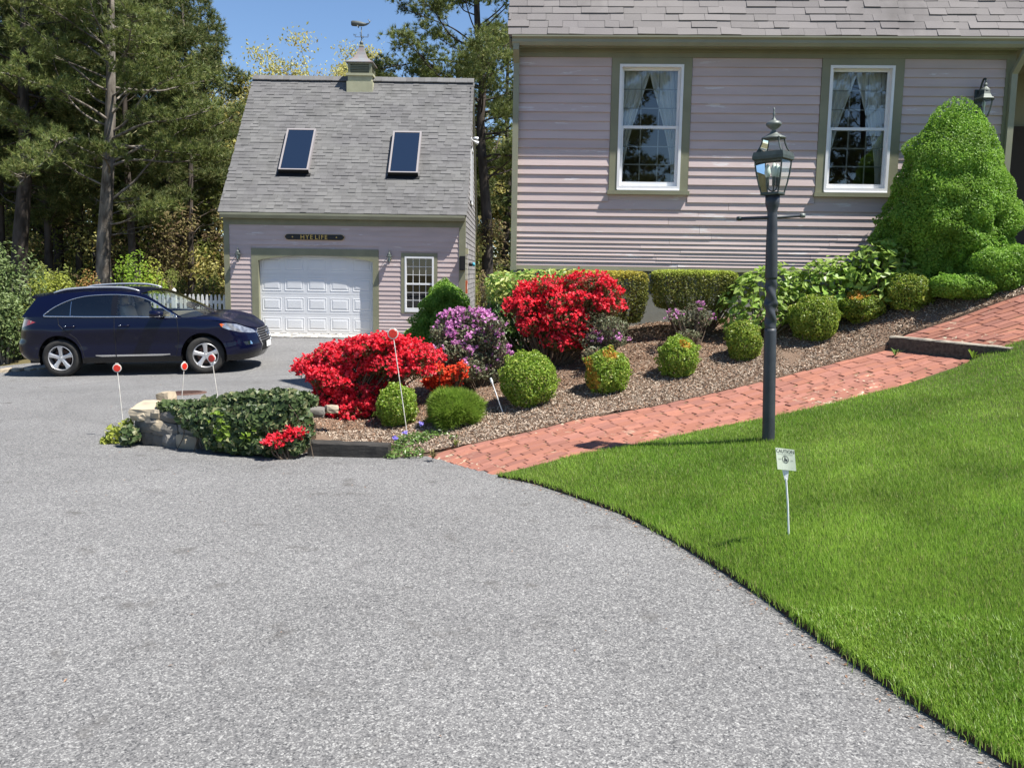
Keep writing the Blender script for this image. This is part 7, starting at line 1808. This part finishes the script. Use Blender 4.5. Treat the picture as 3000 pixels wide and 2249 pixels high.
    for sg in (-1, 1):
        line_on_side([(-.285, 1.13), (-.29, .7), (-.30, .37)], .0045, 'car_black', 'door_seam', sg); line_on_side([(.90, 1.09), (.93, .8), (.88, .5), (.84, .37)], .0045, 'car_black', 'door_seam', sg)
        line_on_side([(-1.36, 1.16), (-1.34, 1.0), (-1.18, .86), (-1.02, .74), (-.93, .55), (-.90, .37)], .0045, 'car_black', 'door_seam', sg); line_on_side([(-.90, .372), (.84, .372)], .0045, 'car_black', 'door_seam', sg)
        for a, b in ((-.68, -.30), (-.28, .74)):
            P = np.array([(x, z) for x, z in zip(np.linspace(a, b, 14), np.full(14, .405))]); Q = np.array([M(np.array(S_of_x(x)), np.array(z)) for x, z in P]); mb = MB(); V = []
            for k2, q in enumerate(Q):
                h_ = .022*(min(1, (k2+1)/5) if a < -.5 else min(1, (14-k2)/3)); V += [(q[0], sg*(q[1]+.014), q[2]-h_), (q[0], sg*(q[1]+.018), q[2]+.012), (q[0], sg*(q[1]-.01), q[2]+.012), (q[0], sg*(q[1]-.01), q[2]-h_)]
            i = np.arange(13)*4; f = np.concatenate([np.stack([i+c_, i+(c_+1) % 4, i+4+(c_+1) % 4, i+4+c_], 1) for c_ in range(4)]); mb.addnp(V, f, 'chrome'); mb.build('sill_strip', body)
        for hx in (-.10, -1.13):
            q = M(np.array(S_of_x(hx)), np.array(.965)); mb = MB(); mb.tube(catmull([(hx-.10, sg*(q[1]+.004), .962), (hx-.07, sg*(q[1]+.032), .966), (hx+.05, sg*(q[1]+.034), .972), (hx+.10, sg*(q[1]+.004), .972)], 5), .013, 'car_blue', 8)
            mb.tube([(hx-.09, sg*(q[1]+.030), .974), (hx-.05, sg*(q[1]+.038), .976)], .009, 'chrome', 6); mb.build('door_handle', body, smooth=True)
        # mirror
        yb = float(ycab(.62, 1.13)); mb = MB(); P, N = [], []
        a = np.linspace(0, math.pi, 7); V = []; nn_ = 14
        for i2, (xx, s_) in enumerate(((-.13, .55), (-.125, .95), (-.05, 1.0), (.04, .82), (.09, .5), (.105, .12))):
            for k2 in range(nn_):
                b_ = k2/nn_*2*math.pi; ca, sa_ = math.cos(b_), math.sin(b_); ca = math.copysign(abs(ca)**.7, ca); sa_ = math.copysign(abs(sa_)**.7, sa_); V.append((.60+xx, sg*(yb+.15+.115*s_*ca), 1.19+.075*s_*sa_))
        i = (np.arange(5)[:, None]*nn_+np.arange(nn_)[None]); j = np.arange(nn_)[None]; i0 = np.arange(5)[:, None]*nn_
        f = np.stack([i0+j, i0+(j+1) % nn_, i0+nn_+(j+1) % nn_, i0+nn_+j], -1).reshape(-1, 4); mb.addnp(V, f, 'car_blue'); mb.add(V[:nn_], [tuple(range(nn_))], 'car_gloss_black'); mir = mb.build('wing_mirror', body, smooth=True)
        mb = MB(); mb.tube([(.66, sg*(yb-.03), 1.11), (.62, sg*(yb+.09), 1.13)], [.035, .028], 'car_gloss_black', 8); mb.build('mirror_stalk', mir)
        mb = MB(); mb.box(.47, .69, min(sg*(yb+.05), sg*(yb+.25)), max(sg*(yb+.05), sg*(yb+.25)), 1.142, 1.148, 'chrome'); mb.build('mirror_trim', mir)
    # grille bars, emblem, plate
    for k2, z in enumerate((.80, .755, .71, .665, .62, .575)):
        w = np.interp(z, [.36, .5, .6, .76, .83], [.34, .31, .40, .43, .30]); Sx = np.linspace(0, w, 9); Q = M(Sx, np.full(9, z)); Q = np.r_[Q[::-1]*np.array([1, -1, 1]), Q[1:]]; Q[:, 0] += .008
        mb = MB(); mb.tube(Q, .009, 'grille_grey', 6); mb.build('grille_bar', body, smooth=True)
    for sg in (-1, 1):
        Q = np.array([M(np.array(a), np.array(b)) for a, b in gr[1:6]]); Q[:, 0] += .008; Q[:, 1] *= sg; mb = MB(); mb.tube(Q, .013, 'chrome', 6); mb.build('grille_frame', body, smooth=True)
    q = M(np.array(0.0), np.array(.70)); a = np.linspace(0, 2*math.pi, 25); mb = MB(); mb.tube(np.stack([np.full(25, q[0]+.03), .085*np.cos(a), .70+.06*np.sin(a)], 1), .008, 'chrome', 6, False)
    mb.tube([(q[0]+.03, .03, .745), (q[0]+.03, -.025, .675), (q[0]+.03, .05, .675)], .008, 'chrome', 6); mb.build('emblem', body, smooth=True)
    q = M(np.array(0.0), np.array(.47)); mb = MB(); mb.box(q[0]+.012, q[0]+.022, -.155, .155, .42, .535, 'plate'); mb.build('number_plate', body)
    # underbody, arches, interior
    mb = MB(); mb.box(-2.1, 2.1, -.62, .62, .24, .5, 'car_black'); mb.box(-.92, .92, -.86, .86, .25, .42, 'car_black'); mb.build('underbody', body)
    for cx in (WB, -WB):
        for sg in (-1, 1):
            mb = MB(); n = 28; V = []
            for yy in (.875, .60):
                for a in np.linspace(-.35, math.pi+.35, n): V.append((cx+(ARC+.004)*math.cos(a), sg*yy, WR+.012+(ARC+.004)*math.sin(a)))
            i = np.arange(n-1); mb.addnp(V, np.stack([i, i+1, n+i+1, n+i], 1), 'car_black'); mb.add(V[n:], [tuple(range(n))], 'car_black'); mb.build('wheel_arch', body)
    mb = MB(); mb.box(-1.9, 1.0, -.80, .80, .55, .60, 'car_black'); mb.box(.72, 1.12, -.76, .76, .60, 1.09, 'car_black'); mb.box(-1.95, -1.55, -.7, .7, .6, 1.05, 'car_black')
    for sg in (-1, 1): mb.box(-1.9, .95, min(sg*.84, sg*.80), max(sg*.84, sg*.80), .86, 1.09, 'leather')
    mb.build('cabin_lining', body)
    def seat(x, y, w):
        st = link('seat', None, body, loc=(x, y, 0))
        def cushion(nm, cx, cz, lx, lz, tilt, wd):
            n = 12; prof = []
            for a in np.linspace(0, 2*math.pi, n, endpoint=False):
                ca, sa_ = math.cos(a), math.sin(a); px_, pz_ = math.copysign(abs(ca)**.6, ca)*lx/2, math.copysign(abs(sa_)**.6, sa_)*lz/2; prof.append((cx+px_*math.cos(tilt)-pz_*math.sin(tilt), cz+px_*math.sin(tilt)+pz_*math.cos(tilt)))
            mb = MB(); V = []
            for yy, s_ in ((-wd/2, .6), (-wd/2*.88, .95), (0, 1.0), (wd/2*.88, .95), (wd/2, .6)):
                for (a, b) in prof: V.append((cx+(a-cx)*s_, yy, cz+(b-cz)*s_))
            i0 = np.arange(4)[:, None]*n; j = np.arange(n)[None]; mb.addnp(V, np.stack([i0+j, i0+(j+1) % n, i0+n+(j+1) % n, i0+n+j], -1).reshape(-1, 4), 'leather')
            mb.add(V[:n], [tuple(range(n))], 'leather'); mb.add(V[-n:], [tuple(range(n))], 'leather'); mb.build(nm, st, smooth=True)
        cushion('cushion', .05, .72, .52, .18, .08, w); cushion('backrest', -.25, 1.02, .17, .62, .22, w); cushion('headrest', -.36, 1.405, .12, .20, .15, w*.55)
    for y in (-.38, .38): seat(.06, y, .50)
    for y in (-.40, .40): seat(-.85, y, .56)
    # wheels
    def wheel(cx, sg, steer):
        w = link('wheel', None, body, loc=(cx, sg*.80, WR), rot=(0, 0, steer))
        s = sg
        mb = MB(); prof = [(.232, -.10), (.245, -.112), (.30, -.122), (.335, -.115), (.352, -.095), (WR, -.06), (WR, .06), (.352, .095), (.335, .115), (.30, .122), (.245, .112), (.232, .10)]
        mb.lathe(prof, 'tyre', 44, axis='y', cap=False); mb.build('tyre', w, smooth=True)
        mb = MB(); mb.lathe([(.238, s*.112), (.232, s*.116), (.224, s*.105), (.218, s*.06), (.212, -s*.10), (.236, -s*.11)], 'alloy', 44, axis='y', cap=False)
        for k2 in range(5):
            a = k2*2*math.pi/5+.31; V = []
            for r, hw, y in ((.03, .040, .085), (.08, .034, .088), (.15, .036, .095), (.226, .054, .104)):
                for t2, dy in ((-1, 0), (-.55, .010), (.55, .010), (1, 0)): V.append(((r*math.cos(a)-t2*hw*math.sin(a)), s*(y+dy), r*math.sin(a)+t2*hw*math.cos(a)))
                for t2 in (1, -1): V.append(((r*math.cos(a)-t2*hw*math.sin(a)), s*(y-.035), r*math.sin(a)+t2*hw*math.cos(a)))
            i0 = np.arange(3)[:, None]*6; j = np.arange(6)[None]; mb.addnp(V, np.stack([i0+j, i0+(j+1) % 6, i0+6+(j+1) % 6, i0+6+j], -1).reshape(-1, 4), 'alloy')
        mb.lathe([(0, s*.098), (.028, s*.098), (.036, s*.090), (.05, s*.08), (.05, s*.04)], 'alloy', 20, axis='y'); mb.build('rim', w)
        mb = MB(); mb.lathe([(0, s*.0), (.16, s*.0), (.16, s*.02), (0, s*.02)], 'rust_iron', 28, axis='y'); mb.lathe([(0, -s*.02), (.214, -s*.02), (.214, -s*.01), (0, -s*.01)], 'car_black', 28, axis='y'); mb.build('brake_disc', w)
    for sg in (-1, 1): wheel(WB, sg, R(15)); wheel(-WB, sg, 0)
    for k2, yy in enumerate((-.3, .25)):
        mb = MB(); mb.tube([(1.26, yy, 1.135), (1.16, yy+.25, 1.165), (1.06, yy+.42, 1.20)], .008, 'car_black', 5); mb.build('wiper', body)
    return body
car = build_car()
# stand it on its four wheels: near (right-hand) tyres at the pixels of the photo
YAW = R(1.5)
rw, fw = at(189, 1100, 16.75), at(609, 1091, 16.85)
mid = (rw+fw)/2; lat = Vector((-math.sin(YAW), math.cos(YAW), 0)); c = mid+lat*.80
hx, hy = Vector((math.cos(YAW), math.sin(YAW), 0)), lat
def gg(p): return zd1(p.x, p.y)
zr, zf_ = (gg(c-hx*1.37-hy*.8)+gg(c-hx*1.37+hy*.8))/2, (gg(c+hx*1.37-hy*.8)+gg(c+hx*1.37+hy*.8))/2
zl_, zrr = (gg(c-hx*1.37+hy*.8)+gg(c+hx*1.37+hy*.8))/2, (gg(c-hx*1.37-hy*.8)+gg(c+hx*1.37-hy*.8))/2
pitch = math.atan2(zf_-zr, 2.74); roll = math.atan2(zl_-zrr, 1.6)
car.matrix_world = Matrix.Translation((c.x, c.y, (zr+zf_)/2+.0)) @ Matrix.Rotation(YAW, 4, 'Z') @ Matrix.Rotation(-pitch, 4, 'Y') @ Matrix.Rotation(roll, 4, 'X')
# ------------------------------------------------------------------ small debris on the drive
rng = np.random.default_rng(900)
n = 420; lx = rng.uniform(-9, 2.5, n); ly = 2.2+rng.random(n)**.8*16
E = resample(np.array([tuple(p)[:2] for p in LAWN_EDGE[:14]]), .02); E = E+rng.normal(0, .05, E.shape)+np.array([-.05, -.03]); lx = np.r_[lx, E[:, 0]]; ly = np.r_[ly, E[:, 1]]
ok = ~inpoly(lx, ly, LAWN) & ~inpoly(lx, ly, BED); lx, ly = lx[ok], ly[ok]
V, F = leaves(np.c_[lx, ly, zd(lx, ly)+.006], np.tile([0, 0, 1.0], (len(lx), 1)), .022, .008, rng, .25, .1, .6)
link('leaf_litter', mk_mesh('leaf_litter', V, [(F, 'chip_brown')]), label='scattered dry leaf scraps and needles on the asphalt', cat='leaf litter', kind='stuff')
print('grass blades', NBLADES, 'tris', sum(len(m.loops)-2*len(m.polygons) for m in bpy.data.meshes), 'objects', len(bpy.data.objects))
